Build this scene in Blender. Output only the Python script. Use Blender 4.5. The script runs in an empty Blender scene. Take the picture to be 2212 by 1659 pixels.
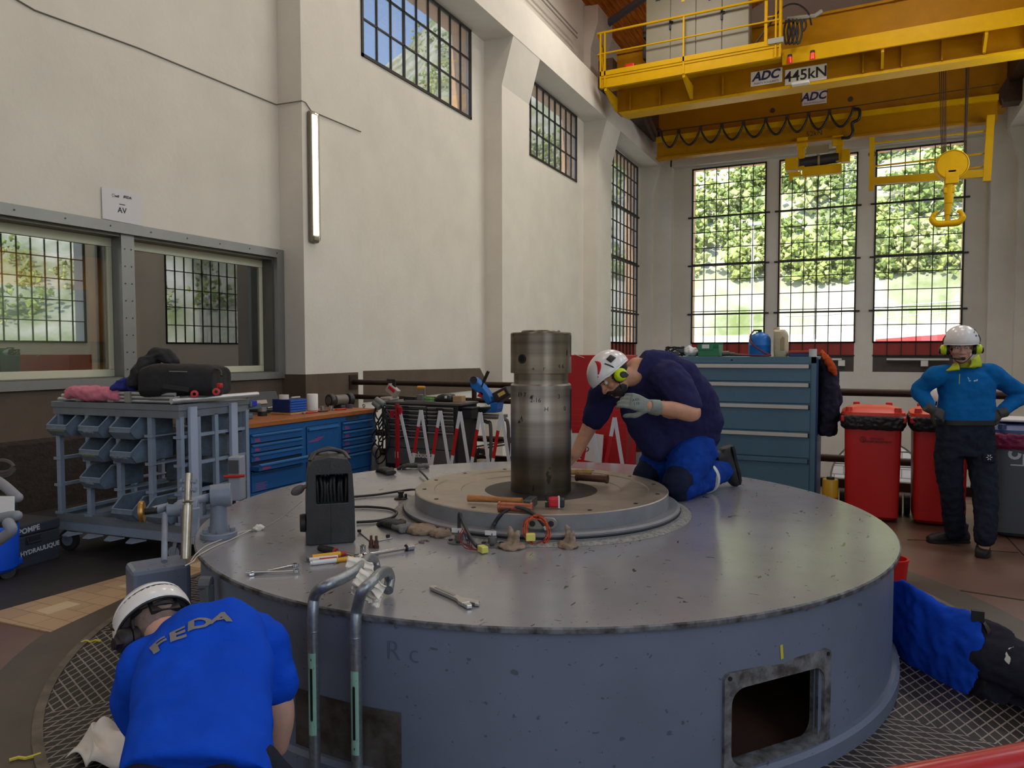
import bpy, bmesh, math, random
from mathutils import Vector, Matrix, Euler, noise
V = Vector
PI = math.pi
random.seed(7)
S = bpy.context.scene
COL = S.collection

# ---------------------------------------------------------------- camera
CAM_YAW, CAM_PITCH, CAM_ROLL, FPX, EYE = 0.444300851, -0.044978049, -0.001782437, 1600.0, 1.58
cy_, sy_ = math.cos(CAM_YAW), math.sin(CAM_YAW)
FWD = V((-sy_*math.cos(CAM_PITCH), cy_*math.cos(CAM_PITCH), math.sin(CAM_PITCH)))
_r = V((cy_, sy_, 0)); _u = _r.cross(FWD)
RGT = _r*math.cos(CAM_ROLL) + _u*math.sin(CAM_ROLL)
UPV = -_r*math.sin(CAM_ROLL) + _u*math.cos(CAM_ROLL)
cam_data = bpy.data.cameras.new('camera'); cam = bpy.data.objects.new('camera', cam_data); COL.objects.link(cam)
cam_data.sensor_width = 36.0; cam_data.lens = 36.0*FPX/2212.0; cam_data.clip_end = 800
cam.matrix_world = Matrix(((RGT.x, UPV.x, -FWD.x, 0), (RGT.y, UPV.y, -FWD.y, 0), (RGT.z, UPV.z, -FWD.z, EYE), (0, 0, 0, 1)))
S.camera = cam

# survey helpers: where the sight line of a picture point meets a level, a wall or a cross plane of the hall
def ray(px, py): return RGT*((px-1106)/FPX) - UPV*((py-829.5)/FPX) + FWD
def AZ(px, py, z): d = ray(px, py); return V((0, 0, EYE)) + d*((z-EYE)/d.z)
def AX(px, py, x): d = ray(px, py); return V((0, 0, EYE)) + d*(x/d.x)
def AY(px, py, y): d = ray(px, py); return V((0, 0, EYE)) + d*(y/d.y)
def AD(px, py, t): return V((0, 0, EYE)) + ray(px, py)*t       # at depth t along the axis

# ---------------------------------------------------------------- colour handling, world, sun, exposure
S.view_settings.view_transform = 'Standard'; S.view_settings.look = 'None'
S.view_settings.exposure = 0.0; S.view_settings.gamma = 1.0; S.view_settings.use_curve_mapping = False
cyc = S.cycles
cyc.max_bounces = 7; cyc.diffuse_bounces = 4; cyc.glossy_bounces = 3; cyc.transmission_bounces = 3; cyc.transparent_max_bounces = 10
cyc.caustics_reflective = False; cyc.caustics_refractive = False; cyc.sample_clamp_indirect = 4.0
cyc.use_denoising = True
W = bpy.data.worlds.new('world'); S.world = W; W.use_nodes = True
wn = W.node_tree.nodes; wl = W.node_tree.links; wn.clear()
sky = wn.new('ShaderNodeTexSky'); sky.sky_type = 'NISHITA'; sky.sun_disc = False
sky.sun_elevation = math.radians(52); sky.sun_rotation = math.radians(205); sky.altitude = 900
bg = wn.new('ShaderNodeBackground'); bg.inputs['Strength'].default_value = 0.62
wo = wn.new('ShaderNodeOutputWorld'); wl.new(sky.outputs[0], bg.inputs[0]); wl.new(bg.outputs[0], wo.inputs[0])
sd = bpy.data.lights.new('sun', 'SUN'); sd.energy = 7.0; sd.angle = 0.01; sd.color = (1.0, 0.95, 0.86)
sun = bpy.data.objects.new('sun', sd); COL.objects.link(sun)
sun.rotation_euler = V((0.06, 0.74, -0.67)).to_track_quat('-Z', 'Y').to_euler()
def area(name, loc, aim, sx, sy, watts, col):
    d = bpy.data.lights.new(name, 'AREA'); d.shape = 'RECTANGLE'; d.size = sx; d.size_y = sy; d.energy = watts; d.color = col
    o = bpy.data.objects.new(name, d); COL.objects.link(o); o.location = loc
    o.rotation_euler = V(aim).to_track_quat('-Z', 'Y').to_euler(); return o
area('cool_fill', (-1.5, -5.3, 3.2), (0, 1, -0.05), 8.5, 5.6, 100, (0.80, 0.89, 1.0))  # added fill behind the camera; the back wall is solid
area('cool_fill', (4.2, -1.2, 3.4), (-0.9, 0.45, -0.12), 4.0, 4.6, 130, (0.80, 0.89, 1.0))  # added low fill to lift the near side of the cover
for y, w in ((2.0, 60), (8.0, 120), (14.0, 180), (20.5, 230)): area('window_daylight', (4.3, y, 6.7), (-1, 0, -0.16), 3.4, 2.5, w, (0.88, 0.94, 1.0))
for y, w in ((2.5, 50), (9.0, 100), (16.0, 185)):
    for x in (-4.2, 1.2): area('overhead_fill', (x, y, 11.2), (0, 0, -1), 1.6, 1.6, w, (1.0, 0.95, 0.86))  # added warm fill under the roof, no fittings there

# ---------------------------------------------------------------- materials
def lin(c):
    if isinstance(c, str):
        c = tuple(int(c[i:i+2], 16)/255 for i in (0, 2, 4))
    else:
        c = tuple(x/255 for x in c)
    return tuple(x/12.92 if x <= 0.04045 else ((x+0.055)/1.055)**2.4 for x in c) + (1.0,)
MATS = {}
def mat(name, col, rough=0.5, metal=0.0, vary=0.0, scale=8.0, bump=0.0, bscale=60.0, col2=None, coat=0.0, emit=None, estr=0.0, spec=None, stretch=None):
    """procedural principled material: base colour broken up by noise, optional bump"""
    if name in MATS: return MATS[name]
    m = bpy.data.materials.new(name); m.use_nodes = True; MATS[name] = m
    nt = m.node_tree; n = nt.nodes; l = nt.links
    b = n['Principled BSDF']; c = lin(col)
    b.inputs['Base Color'].default_value = c; b.inputs['Roughness'].default_value = rough; b.inputs['Metallic'].default_value = metal
    if coat: b.inputs['Coat Weight'].default_value = coat; b.inputs['Coat Roughness'].default_value = 0.12
    if spec is not None: b.inputs['Specular IOR Level'].default_value = spec
    tc = None
    def coord():
        t = n.new('ShaderNodeTexCoord'); mp = n.new('ShaderNodeMapping'); l.new(t.outputs['Object'], mp.inputs[0])
        if stretch: mp.inputs['Scale'].default_value = stretch
        return mp.outputs[0]
    if vary or col2:
        tc = coord()
        t = n.new('ShaderNodeTexNoise'); t.inputs['Scale'].default_value = scale; t.inputs['Detail'].default_value = 6; t.inputs['Roughness'].default_value = 0.62
        l.new(tc, t.inputs['Vector'])
        r = n.new('ShaderNodeValToRGB'); l.new(t.outputs[0], r.inputs[0])
        c2 = lin(col2) if col2 else tuple(x*(1-vary) for x in c[:3])+(1,)
        c1 = c if col2 else tuple(min(1, x*(1+vary*0.6)) for x in c[:3])+(1,)
        r.color_ramp.elements[0].position = 0.36; r.color_ramp.elements[0].color = c2
        r.color_ramp.elements[1].position = 0.64; r.color_ramp.elements[1].color = c1
        l.new(r.outputs[0], b.inputs['Base Color'])
    if bump:
        tc = tc or coord()
        t2 = n.new('ShaderNodeTexNoise'); t2.inputs['Scale'].default_value = bscale; t2.inputs['Detail'].default_value = 5
        l.new(tc, t2.inputs['Vector'])
        bp = n.new('ShaderNodeBump'); bp.inputs['Strength'].default_value = bump; bp.inputs['Distance'].default_value = 0.01
        l.new(t2.outputs[0], bp.inputs['Height']); l.new(bp.outputs[0], b.inputs['Normal'])
    if emit: b.inputs['Emission Color'].default_value = lin(emit); b.inputs['Emission Strength'].default_value = estr
    return m
def glass_mat(name, tint=(255, 255, 255), gloss=1.0, rough=0.0, haze=0.0):
    if name in MATS: return MATS[name]
    m = bpy.data.materials.new(name); m.use_nodes = True; MATS[name] = m
    n = m.node_tree.nodes; l = m.node_tree.links; n.clear()
    tr = n.new('ShaderNodeBsdfTransparent'); tr.inputs[0].default_value = lin(tint)
    gl = n.new('ShaderNodeBsdfGlossy'); gl.inputs['Roughness'].default_value = rough
    fr = n.new('ShaderNodeFresnel'); fr.inputs[0].default_value = 1.5
    mu = n.new('ShaderNodeMath'); mu.operation = 'MULTIPLY'; mu.inputs[1].default_value = gloss; mu.use_clamp = True
    mx = n.new('ShaderNodeMixShader'); out = n.new('ShaderNodeOutputMaterial')
    l.new(fr.outputs[0], mu.inputs[0]); l.new(mu.outputs[0], mx.inputs[0]); l.new(tr.outputs[0], mx.inputs[1]); l.new(gl.outputs[0], mx.inputs[2])
    if haze:
        df = n.new('ShaderNodeBsdfDiffuse'); df.inputs[0].default_value = (.85, .85, .85, 1)
        m2 = n.new('ShaderNodeMixShader'); m2.inputs[0].default_value = haze
        l.new(mx.outputs[0], m2.inputs[1]); l.new(df.outputs[0], m2.inputs[2]); l.new(m2.outputs[0], out.inputs[0])
    else:
        l.new(mx.outputs[0], out.inputs[0])
    return m

# ---------------------------------------------------------------- mesh builder
def rotz(a): return Matrix.Rotation(a, 3, 'Z')
def frame(d, up=None):
    d = V(d).normalized(); up = V(up) if up is not None else (V((0, 0, 1)) if abs(d.z) < 0.95 else V((1, 0, 0)))
    x = up.cross(d).normalized(); y = d.cross(x)
    return Matrix((x, y, d)).transposed()
class MB:
    def __init__(s): s.v = []; s.f = []; s.m = []
    def add(s, vs, fs, m=0):
        o = len(s.v); s.v += [tuple(p) for p in vs]; s.f += [tuple(i+o for i in f) for f in fs]; s.m += [m]*len(fs); return s
    def box(s, c, d, R=None, m=0, taper=1.0):
        c = V(c); hx, hy, hz = d[0]/2, d[1]/2, d[2]/2; vs = []
        for z, t in ((-hz, 1.0), (hz, taper)):
            for x, y in ((-hx, -hy), (hx, -hy), (hx, hy), (-hx, hy)):
                p = V((x*t, y*t, z)); vs.append(c + (R @ p if R else p))
        return s.add(vs, [(3, 2, 1, 0), (4, 5, 6, 7), (0, 1, 5, 4), (1, 2, 6, 5), (2, 3, 7, 6), (3, 0, 4, 7)], m)
    def b2(s, x0, x1, y0, y1, z0, z1, m=0): return s.box(((x0+x1)/2, (y0+y1)/2, (z0+z1)/2), (abs(x1-x0), abs(y1-y0), abs(z1-z0)), None, m)
    def bar(s, p0, p1, w, h, up=None, m=0):
        p0 = V(p0); p1 = V(p1); return s.box((p0+p1)/2, (w, h, (p1-p0).length), frame(p1-p0, up), m)
    def cyl(s, p0, p1, r0, r1=None, n=16, m=0, caps=True):
        p0 = V(p0); p1 = V(p1); r1 = r0 if r1 is None else r1; R = frame(p1-p0); vs = []
        for p, r in ((p0, r0), (p1, r1)):
            vs += [p + R @ V((math.cos(2*PI*i/n)*r, math.sin(2*PI*i/n)*r, 0)) for i in range(n)]
        fs = [(i, (i+1) % n, n+(i+1) % n, n+i) for i in range(n)]
        if caps: fs += [tuple(range(n-1, -1, -1)), tuple(range(n, 2*n))]
        return s.add(vs, fs, m)
    def tube(s, pts, r, n=8, m=0, caps=True, flat=1.0):
        pts = [V(p) for p in pts]; k = len(pts); rs = r if isinstance(r, (list, tuple)) else [r]*k
        T = [(pts[min(i+1, k-1)]-pts[max(i-1, 0)]).normalized() for i in range(k)]
        R = frame(T[0]); vs = []
        x = R.col[0].copy()
        for i in range(k):
            x = (x - T[i]*x.dot(T[i]))
            x = x.normalized() if x.length > 1e-6 else frame(T[i]).col[0]
            y = T[i].cross(x)
            vs += [pts[i] + (x*math.cos(2*PI*j/n) + y*math.sin(2*PI*j/n)*flat)*rs[i] for j in range(n)]
        fs = [(i*n+j, i*n+(j+1) % n, (i+1)*n+(j+1) % n, (i+1)*n+j) for i in range(k-1) for j in range(n)]
        if caps: fs += [tuple(range(n-1, -1, -1)), tuple(range((k-1)*n, k*n))]
        return s.add(vs, fs, m)
    def lathe(s, prof, c=(0, 0, 0), n=32, R=None, m=0, closed=False):
        c = V(c); vs = []
        for r, z in prof:
            for i in range(n):
                p = V((r*math.cos(2*PI*i/n), r*math.sin(2*PI*i/n), z)); vs.append(c + (R @ p if R else p))
        k = len(prof); fs = []
        for i in range(k if closed else k-1):
            a, b = i*n, ((i+1) % k)*n
            fs += [(a+j, a+(j+1) % n, b+(j+1) % n, b+j) for j in range(n)]
        if not closed:
            if prof[0][0] > 1e-5: fs.append(tuple(range(n-1, -1, -1)))
            if prof[-1][0] > 1e-5: fs.append(tuple(range((k-1)*n, k*n)))
        return s.add(vs, fs, m)
    def prism(s, poly, vec, m=0):
        vec = V(vec); k = len(poly); poly = [V(p) for p in poly]
        return s.add(poly + [p+vec for p in poly], [tuple(range(k-1, -1, -1)), tuple(range(k, 2*k))] + [(i, (i+1) % k, k+(i+1) % k, k+i) for i in range(k)], m)
    def ball(s, c, r, n=16, R=None, m=0, z0=-1.0, z1=1.0):
        c = V(c); r = V(r) if not isinstance(r, (int, float)) else V((r, r, r)); k = n//2; vs = []; a0, a1 = math.asin(z0), math.asin(z1)
        for i in range(k+1):
            a = a0 + (a1-a0)*i/k
            for j in range(n):
                p = V((r.x*math.cos(a)*math.cos(2*PI*j/n), r.y*math.cos(a)*math.sin(2*PI*j/n), r.z*math.sin(a))); vs.append(c + (R @ p if R else p))
        fs = [(i*n+j, i*n+(j+1) % n, (i+1)*n+(j+1) % n, (i+1)*n+j) for i in range(k) for j in range(n)]
        fs += [tuple(range(n-1, -1, -1)), tuple(range(k*n, (k+1)*n))]
        return s.add(vs, fs, m)
    def grid(s, fn, nu, nv, m=0, closed_u=False):
        vs = [fn(i/nu, j/nv) for j in range(nv+1) for i in range(nu + (0 if closed_u else 1))]
        w = nu if closed_u else nu+1
        return s.add(vs, [(j*w+i, j*w+(i+1) % w, (j+1)*w+(i+1) % w, (j+1)*w+i) for j in range(nv) for i in range(nu)], m)
    def text(s, body, size, mtx, m=0, depth=0.002, bold=0.0):
        cu = bpy.data.curves.new('t', 'FONT'); cu.body = body; cu.size = size; cu.align_x = 'CENTER'; cu.align_y = 'CENTER'; cu.extrude = depth; cu.offset = bold; cu.resolution_u = 3
        o = bpy.data.objects.new('t', cu); COL.objects.link(o)
        dg = bpy.context.evaluated_depsgraph_get(); dg.update(); me = o.evaluated_get(dg).to_mesh()
        vs = [mtx @ v.co for v in me.vertices]; fs = [tuple(p.vertices) for p in me.polygons]
        s.add(vs, fs, m); o.evaluated_get(dg).to_mesh_clear(); bpy.data.objects.remove(o); bpy.data.curves.remove(cu); return s
    def build(s, name, mats, parent=None, smooth=None, bevel=0.0, local=False, seg=2):
        me = bpy.data.meshes.new(name); me.from_pydata(s.v, [], s.f)
        mats = mats if isinstance(mats, (list, tuple)) else [mats]
        for x in mats: me.materials.append(x)
        me.polygons.foreach_set('material_index', s.m)
        bm = bmesh.new(); bm.from_mesh(me)
        bmesh.ops.remove_doubles(bm, verts=bm.verts, dist=1e-5)
        bmesh.ops.recalc_face_normals(bm, faces=bm.faces)
        if smooth:
            for f in bm.faces: f.smooth = True
            for e in bm.edges:
                if len(e.link_faces) == 2 and e.calc_face_angle(0) > math.radians(smooth): e.smooth = False
        bm.to_mesh(me); bm.free(); me.update()
        o = bpy.data.objects.new(name, me); COL.objects.link(o)
        if bevel:
            b = o.modifiers.new('bevel', 'BEVEL'); b.width = bevel; b.segments = seg; b.limit_method = 'ANGLE'; b.angle_limit = math.radians(40)
            if smooth: b.harden_normals = False
        if parent is not None:
            o.parent = parent
            if not local: o.matrix_parent_inverse = Matrix.LocRotScale(parent.location, parent.rotation_euler, parent.scale).inverted() if parent.type == 'EMPTY' else Matrix.Identity(4)
        return o
def tag(o, label, cat, group=None, kind=None):
    if label: o['label'] = label
    if cat: o['category'] = cat
    if group: o['group'] = group
    if kind: o['kind'] = kind
    return o
def thing(name, label, cat, loc=(0, 0, 0), group=None, rz=0.0):
    o = bpy.data.objects.new(name, None); COL.objects.link(o); o.empty_display_size = 0.1
    o.location = loc; o.rotation_euler = (0, 0, rz); return tag(o, label, cat, group)
def struct(o): o['kind'] = 'structure'; return o
def kids(o): return [c for c in bpy.data.objects if c.parent == o]
def dup(o, loc=None, rz=None, label=None, group=None, parent=None):
    c = o.copy(); COL.objects.link(c)
    if parent is not None: c.parent = parent
    for k in kids(o): dup(k, parent=c)
    if loc is not None: c.location = loc
    if rz is not None: c.rotation_euler = (0, 0, rz)
    if label: c['label'] = label
    if group: c['group'] = group
    return c
def cat_curve(pts, n=8):
    """smooth curve through points"""
    pts = [V(p) for p in pts]; P = [pts[0]*2-pts[1]] + pts + [pts[-1]*2-pts[-2]]; out = []
    for i in range(1, len(P)-2):
        for k in range(n):
            t = k/n; a, b, c, d = P[i-1], P[i], P[i+1], P[i+2]
            out.append(((b*2) + (c-a)*t + (a*2-b*5+c*4-d)*t*t + (b*3-a-c*3+d)*t*t*t)*0.5)
    out.append(pts[-1]); return out
def M4(loc, R): return Matrix.Translation(V(loc)) @ R.to_4x4()
# ================================================================ THE SETTING
XL, XR = -7.42, 4.42            # recessed wall planes
def mx(x): return -3.0 - x      # mirror about the hall axis
M_wall = mat('painted_plaster', (222, 216, 205), 0.75, vary=0.05, scale=1.2, bump=0.25, bscale=18, spec=0.25)
M_wallg = mat('grey_plaster', (205, 200, 192), 0.8, vary=0.08, scale=2.0, bump=0.4, bscale=30, spec=0.2)
M_dado = mat('brown_dado', (92, 76, 62), 0.7, vary=0.15, scale=2.5, bump=0.3, bscale=25)
M_rough = mat('rough_dark_plinth', (48, 38, 31), 0.85, vary=0.4, scale=14, bump=1.0, bscale=35)
M_floor = mat('brown_linoleum', (112, 84, 70), 0.42, vary=0.12, scale=2.2, bump=0.05, bscale=40)
M_mat = mat('dark_floor_coating', (50, 47, 48), 0.6, vary=0.25, scale=5, bump=0.15, bscale=60)
M_apron = mat('apron_coating', (84, 74, 64), 0.5, vary=0.12, scale=4)
M_conc = mat('concrete', (120, 116, 110), 0.85, vary=0.15, scale=3, bump=0.3)
M_black_iron = mat('window_iron', (38, 32, 26), 0.6, vary=0.2, scale=20)
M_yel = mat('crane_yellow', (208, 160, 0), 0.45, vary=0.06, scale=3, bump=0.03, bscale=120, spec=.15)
M_galv = mat('galvanised_steel', (150, 158, 164), 0.38, metal=0.75, vary=0.2, scale=60, bump=0.05, bscale=90)

# floor ----------------------------------------------------------
b = MB(); b.b2(-7.85, 4.85, -6.4, 9.35, -0.35, 0); struct(b.build('floor', M_floor))
b = MB(); b.b2(-7.85, 4.85, 9.35, 27.5, -4.1, -3.8); struct(b.build('floor.001', M_conc))
b = MB(); b.b2(-7.0, 4.0, 9.2, 9.35, -3.8, -0.34); struct(b.build('wall_pit', M_wall))
b = MB(); b.prism([(-7.42, 2.62, 0), (-4.73, 2.62, 0), (-4.66, 3.7, 0), (-4.5, 9.2, 0), (-7.42, 9.2, 0)], (0, 0, 0.004)); struct(b.build('trim_1', M_mat))
# tan tile strip with inlaid lighter tiles
def tile_mat():
    m = mat('tan_tiles', (186, 158, 124), 0.5); n = m.node_tree.nodes; l = m.node_tree.links; bs = n['Principled BSDF']
    t = n.new('ShaderNodeTexCoord'); br = n.new('ShaderNodeTexBrick'); l.new(t.outputs['Object'], br.inputs[0])
    br.offset = 0.5; br.inputs['Scale'].default_value = 1; br.inputs['Brick Width'].default_value = 0.21; br.inputs['Row Height'].default_value = 0.13
    br.inputs['Mortar Size'].default_value = 0.003; br.inputs['Color1'].default_value = lin((190, 160, 124)); br.inputs['Color2'].default_value = lin((176, 148, 114)); br.inputs['Mortar'].default_value = lin((140, 114, 84))
    l.new(br.outputs[0], bs.inputs['Base Color']); return m
b = MB(); b.prism([(-4.73, 2.55, 0), (-4.10, 2.58, 0), (-4.30, 3.36, 0), (-4.06, 4.6, 0), (-4.0, 9.0, 0), (-4.5, 9.0, 0), (-4.66, 3.7, 0)], (0, 0, 0.007)); struct(b.build('trim_2', tile_mat()))
M_tile2 = mat('pale_tile', (206, 186, 150), 0.5, vary=0.05)
b = MB()
for x, y in ((-4.45, 2.85), (-4.42, 3.38), (-4.40, 3.92), (-4.3, 4.5)): b.box((x, y, 0.0075), (0.13, 0.2, 0.003), rotz(-0.03))
struct(b.build('trim_3', M_tile2))
CX, CY, DR, DZ = -1.706, 3.977, 1.877, 0.65     # the round generator cover: centre, radius, height
b = MB()
b.lathe([(2.53, 0.001), (2.80, 0.001), (2.80, 0.006), (2.53, 0.006)], (CX, CY, 0), 96, closed=True); struct(b.build('trim_4', M_apron, smooth=30))
# expanded metal grating ring
def grating_mat():
    m = mat('expanded_metal', (70, 66, 66), 0.5, metal=0.3); n = m.node_tree.nodes; l = m.node_tree.links; bs = n['Principled BSDF']
    def M(op, a, b=None):
        x = n.new('ShaderNodeMath'); x.operation = op
        for i, q in enumerate((a, b)):
            if q is None: continue
            if isinstance(q, (int, float)): x.inputs[i].default_value = q
            else: l.new(q, x.inputs[i])
        return x.outputs[0]
    uv = n.new('ShaderNodeUVMap'); sp = n.new('ShaderNodeSeparateXYZ'); l.new(uv.outputs[0], sp.inputs[0])
    u = M('MULTIPLY', sp.outputs[0], 1/0.052); v = M('MULTIPLY', sp.outputs[1], 1/0.026)
    def d(x): return M('ABSOLUTE', M('SUBTRACT', M('FRACT', x), 0.5))
    k = M('MAXIMUM', d(M('ADD', M('MULTIPLY', u, 0.5), M('MULTIPLY', v, 0.5))), d(M('SUBTRACT', M('MULTIPLY', u, 0.5), M('MULTIPLY', v, 0.5))))
    r = n.new('ShaderNodeValToRGB'); l.new(k, r.inputs[0])
    r.color_ramp.elements[0].position = 0.40; r.color_ramp.elements[0].color = lin((46, 42, 42)); r.color_ramp.elements[1].position = 0.445; r.color_ramp.elements[1].color = lin((150, 142, 136))
    l.new(r.outputs[0], bs.inputs['Base Color'])
    bp = n.new('ShaderNodeBump'); bp.inputs['Strength'].default_value = 0.9; bp.inputs['Distance'].default_value = 0.006; l.new(r.outputs[0], bp.inputs['Height']); l.new(bp.outputs[0], bs.inputs['Normal'])
    return m
def build_grating():
    me = bpy.data.meshes.new('floor_grating'); vs = []; fs = []; uvs = []
    NS, SUB, r0, r1 = 16, 6, 1.86, 2.50
    for s in range(NS):
        a0 = 2*PI*s/NS + 0.15; am = a0 + PI/NS
        for k in range(SUB):
            t0 = a0 + 2*PI/NS*k/SUB; t1 = a0 + 2*PI/NS*(k+1)/SUB; o = len(vs)
            for r, t in ((r0, t0), (r1, t0), (r1, t1), (r0, t1)):
                x, y = r*math.cos(t), r*math.sin(t); vs.append((x, y, 0)); q = am + (PI/2 if s % 2 else 0.25)
                uvs.append((x*math.cos(q)+y*math.sin(q), -x*math.sin(q)+y*math.cos(q)))
            fs.append((o, o+1, o+2, o+3))
    me.from_pydata(vs, [], fs); ul = me.uv_layers.new(name='UVMap')
    for i, q in enumerate(uvs): ul.data[i].uv = q
    me.materials.append(grating_mat()); o = bpy.data.objects.new('trim_5', me); COL.objects.link(o); o.location = (CX, CY, 0.010); return struct(o)
build_grating()
b = MB(); b.lathe([(2.495, 0.001), (2.535, 0.001), (2.535, 0.016), (2.495, 0.016)], (CX, CY, 0), 96, closed=True)
struct(b.build('trim_6', mat('grating_rim', (116, 108, 96), 0.55, metal=0.3, vary=0.35, scale=9), smooth=30))
b = MB()
for p0, p1, w in (((2035, 1270), (2212, 1297), 0.018), ((1960, 1166), (2010, 1168), 0.008), ((2110, 1188), (2200, 1194), 0.008), ((2165, 1150), (2212, 1200), 0.008)):
    a, c = AZ(*p0, 0), AZ(*p1, 0); b.bar((a.x, a.y, 0.001), (c.x, c.y, 0.001), w, 0.004, (0, 0, 1))
struct(b.build('trim_7', mat('floor_joint', (40, 32, 28), 0.7)))

# side walls with pilasters, crane beam and window openings -----------------
PIL = ((-4.3, -3.0), (1.85, 3.15), (8.04, 9.345), (14.23, 15.634), (20.42, 21.72), (26.35, 27.5))
def side_wall(name, f, openings):
    b = MB(); o = f(XL); out = f(-7.85)
    def w(y0, y1, z0, z1): b.b2(min(o, out), max(o, out), y0, y1, z0, z1)
    y = -6.4
    for y0, y1, z0, z1 in openings:
        w(y, y0, -3.8, 11.5); w(y0, y1, -3.8, z0); w(y0, y1, z1, 11.5); y = y1
    w(y, 27.5, -3.8, 11.5)
    for y0, y1 in PIL:
        b.prism([(f(-7.43), y0, -3.8), (f(-7.0), y0, -3.8), (f(-7.0), y0, 7.17), (f(-6.865), y0, 7.66), (f(-6.725), y0, 8.145), (f(-6.76), y0, 8.3), (f(-7.43), y0, 8.3)], (0, y1-y0, 0))
        b.b2(f(-7.43), f(-7.22), y0, y1, 9.0, 11.4)
        b.prism([(f(-7.43), y0-.003, 10.2), (f(-7.215), y0-.003, 10.2), (f(-7.0), y0-.003, 10.9), (f(-7.0), y0-.003, 11.38), (f(-7.43), y0-.003, 11.38)], (0, y1-y0+.006, 0))
    b.b2(f(-7.43), f(-6.72), -6.4, 26.7, 8.14, 9.02)
    return struct(b.build(name, M_wall))
side_wall('wall_left', lambda x: x, [(3.55, 7.92, 1.27, 2.94), (9.97, 13.61, 6.36, 8.13), (16.26, 19.8, 6.33, 8.13), (22.4, 26.0, 0.865, 8.08)])
side_wall('wall_right', mx, [(-2.6, 1.4, 1.84, 8.08), (3.5, 7.7, 1.84, 8.08), (9.97, 13.61, 1.84, 8.08), (16.26, 19.8, 1.84, 8.08), (22.4, 26.0, 1.84, 8.08)])
b = MB(); b.b2(-7.85, 4.85, -6.8, -6.4, -0.3, 14.6); struct(b.build('wall_back', M_wall))
# end wall
WINX = ((-5.67, -3.175), (-2.72, -0.327), (0.235, 2.71))
b = MB(); y0, y1 = 27.03, 27.46; xs = [-7.5] + [x for w in WINX for x in w] + [4.5]
for i in range(0, 8, 2): b.b2(xs[i], xs[i+1], y0, y1, 0.865, 8.06)
b.b2(-7.5, 4.5, y0, y1, 8.06, 14.6)
b.b2(-7.5, -6.35, 26.65, y0+.01, -3.8, 9.02); b.b2(3.35, 4.5, 26.65, y0+.01, -3.8, 9.02); b.b2(-6.4, 3.4, 26.65, y0+.01, 8.12, 9.02)
# lower storey with two arched openings
def arch_panel(xa, xb, cx, r, zs, z1, z0):
    arc = [(cx + r*math.cos(PI*k/20), y0, zs + r*1.0*math.sin(PI*k/20)) for k in range(21)]
    b.prism([(xa, y0, z0), (xa, y0, z1), (xb, y0, z1), (xb, y0, z0), (cx+r, y0, z0)] + arc + [(cx-r, y0, z0)], (0, y1-y0, 0))
arch_panel(-7.5, -2.6, -4.4, 1.2, -2.7, 0.865, -3.8); arch_panel(-2.6, 4.5, 0.42, 1.42, -2.75, 0.865, -3.8)
struct(b.build('wall_end', M_wall))
# control room niche behind the inner window
M_tan = mat('ochre_wall', (206, 160, 88), 0.7, vary=0.06)
b = MB(); b.b2(-11.4, -11.2, 2.4, 8.8, 0, 3.2); b.b2(-11.4, -7.85, 8.6, 8.8, 0, 3.2); b.b2(-11.4, -7.85, 2.2, 2.4, 0, 3.2); struct(b.build('wall_inner', M_tan))
b = MB(); b.b2(-11.4, -7.85, 2.2, 8.8, -0.1, 0.0); struct(b.build('floor.002', M_mat))
b = MB(); b.b2(-11.4, -7.85, 2.2, 8.8, 3.2, 3.35); struct(b.build('ceiling.001', M_wallg))
area('office_light', (-9.6, 5.6, 3.12), (0, 0, -1), 1.2, 2.4, 110, (1.0, 0.80, 0.5))
b = MB(); b.b2(-11.19, -10.6, 6.1, 7.4, 0, 2.5)
tag(b.build('office_cabinet', mat('blue_grey_lacquer', (92, 108, 118), 0.5), bevel=0.01), 'tall blue-grey cabinet inside the office behind the glass', 'cabinet')
for nm, y, z, h, w, lab in (('wall_panel', 5.0, 1.35, 0.30, 0.6, 'framed grey panel low on the ochre office wall, behind the pane nearer the camera'), ('wall_panel.001', 8.0, 1.4, 0.34, 0.7, 'framed grey panel on the ochre office wall beside the tall blue-grey cabinet')):
    b = MB(); b.b2(-11.2, -11.16, y-w/2, y+w/2, z, z+h); o = b.build(nm, mat('panel_frame', (90, 70, 40), 0.5), bevel=0.005); tag(o, lab, 'panel')
    b = MB(); b.b2(-11.165, -11.15, y-w/2+.06, y+w/2-.06, z+.05, z+h-.05); b.build('panel_face', mat('panel_face', (120, 112, 90), 0.4), o)
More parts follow.
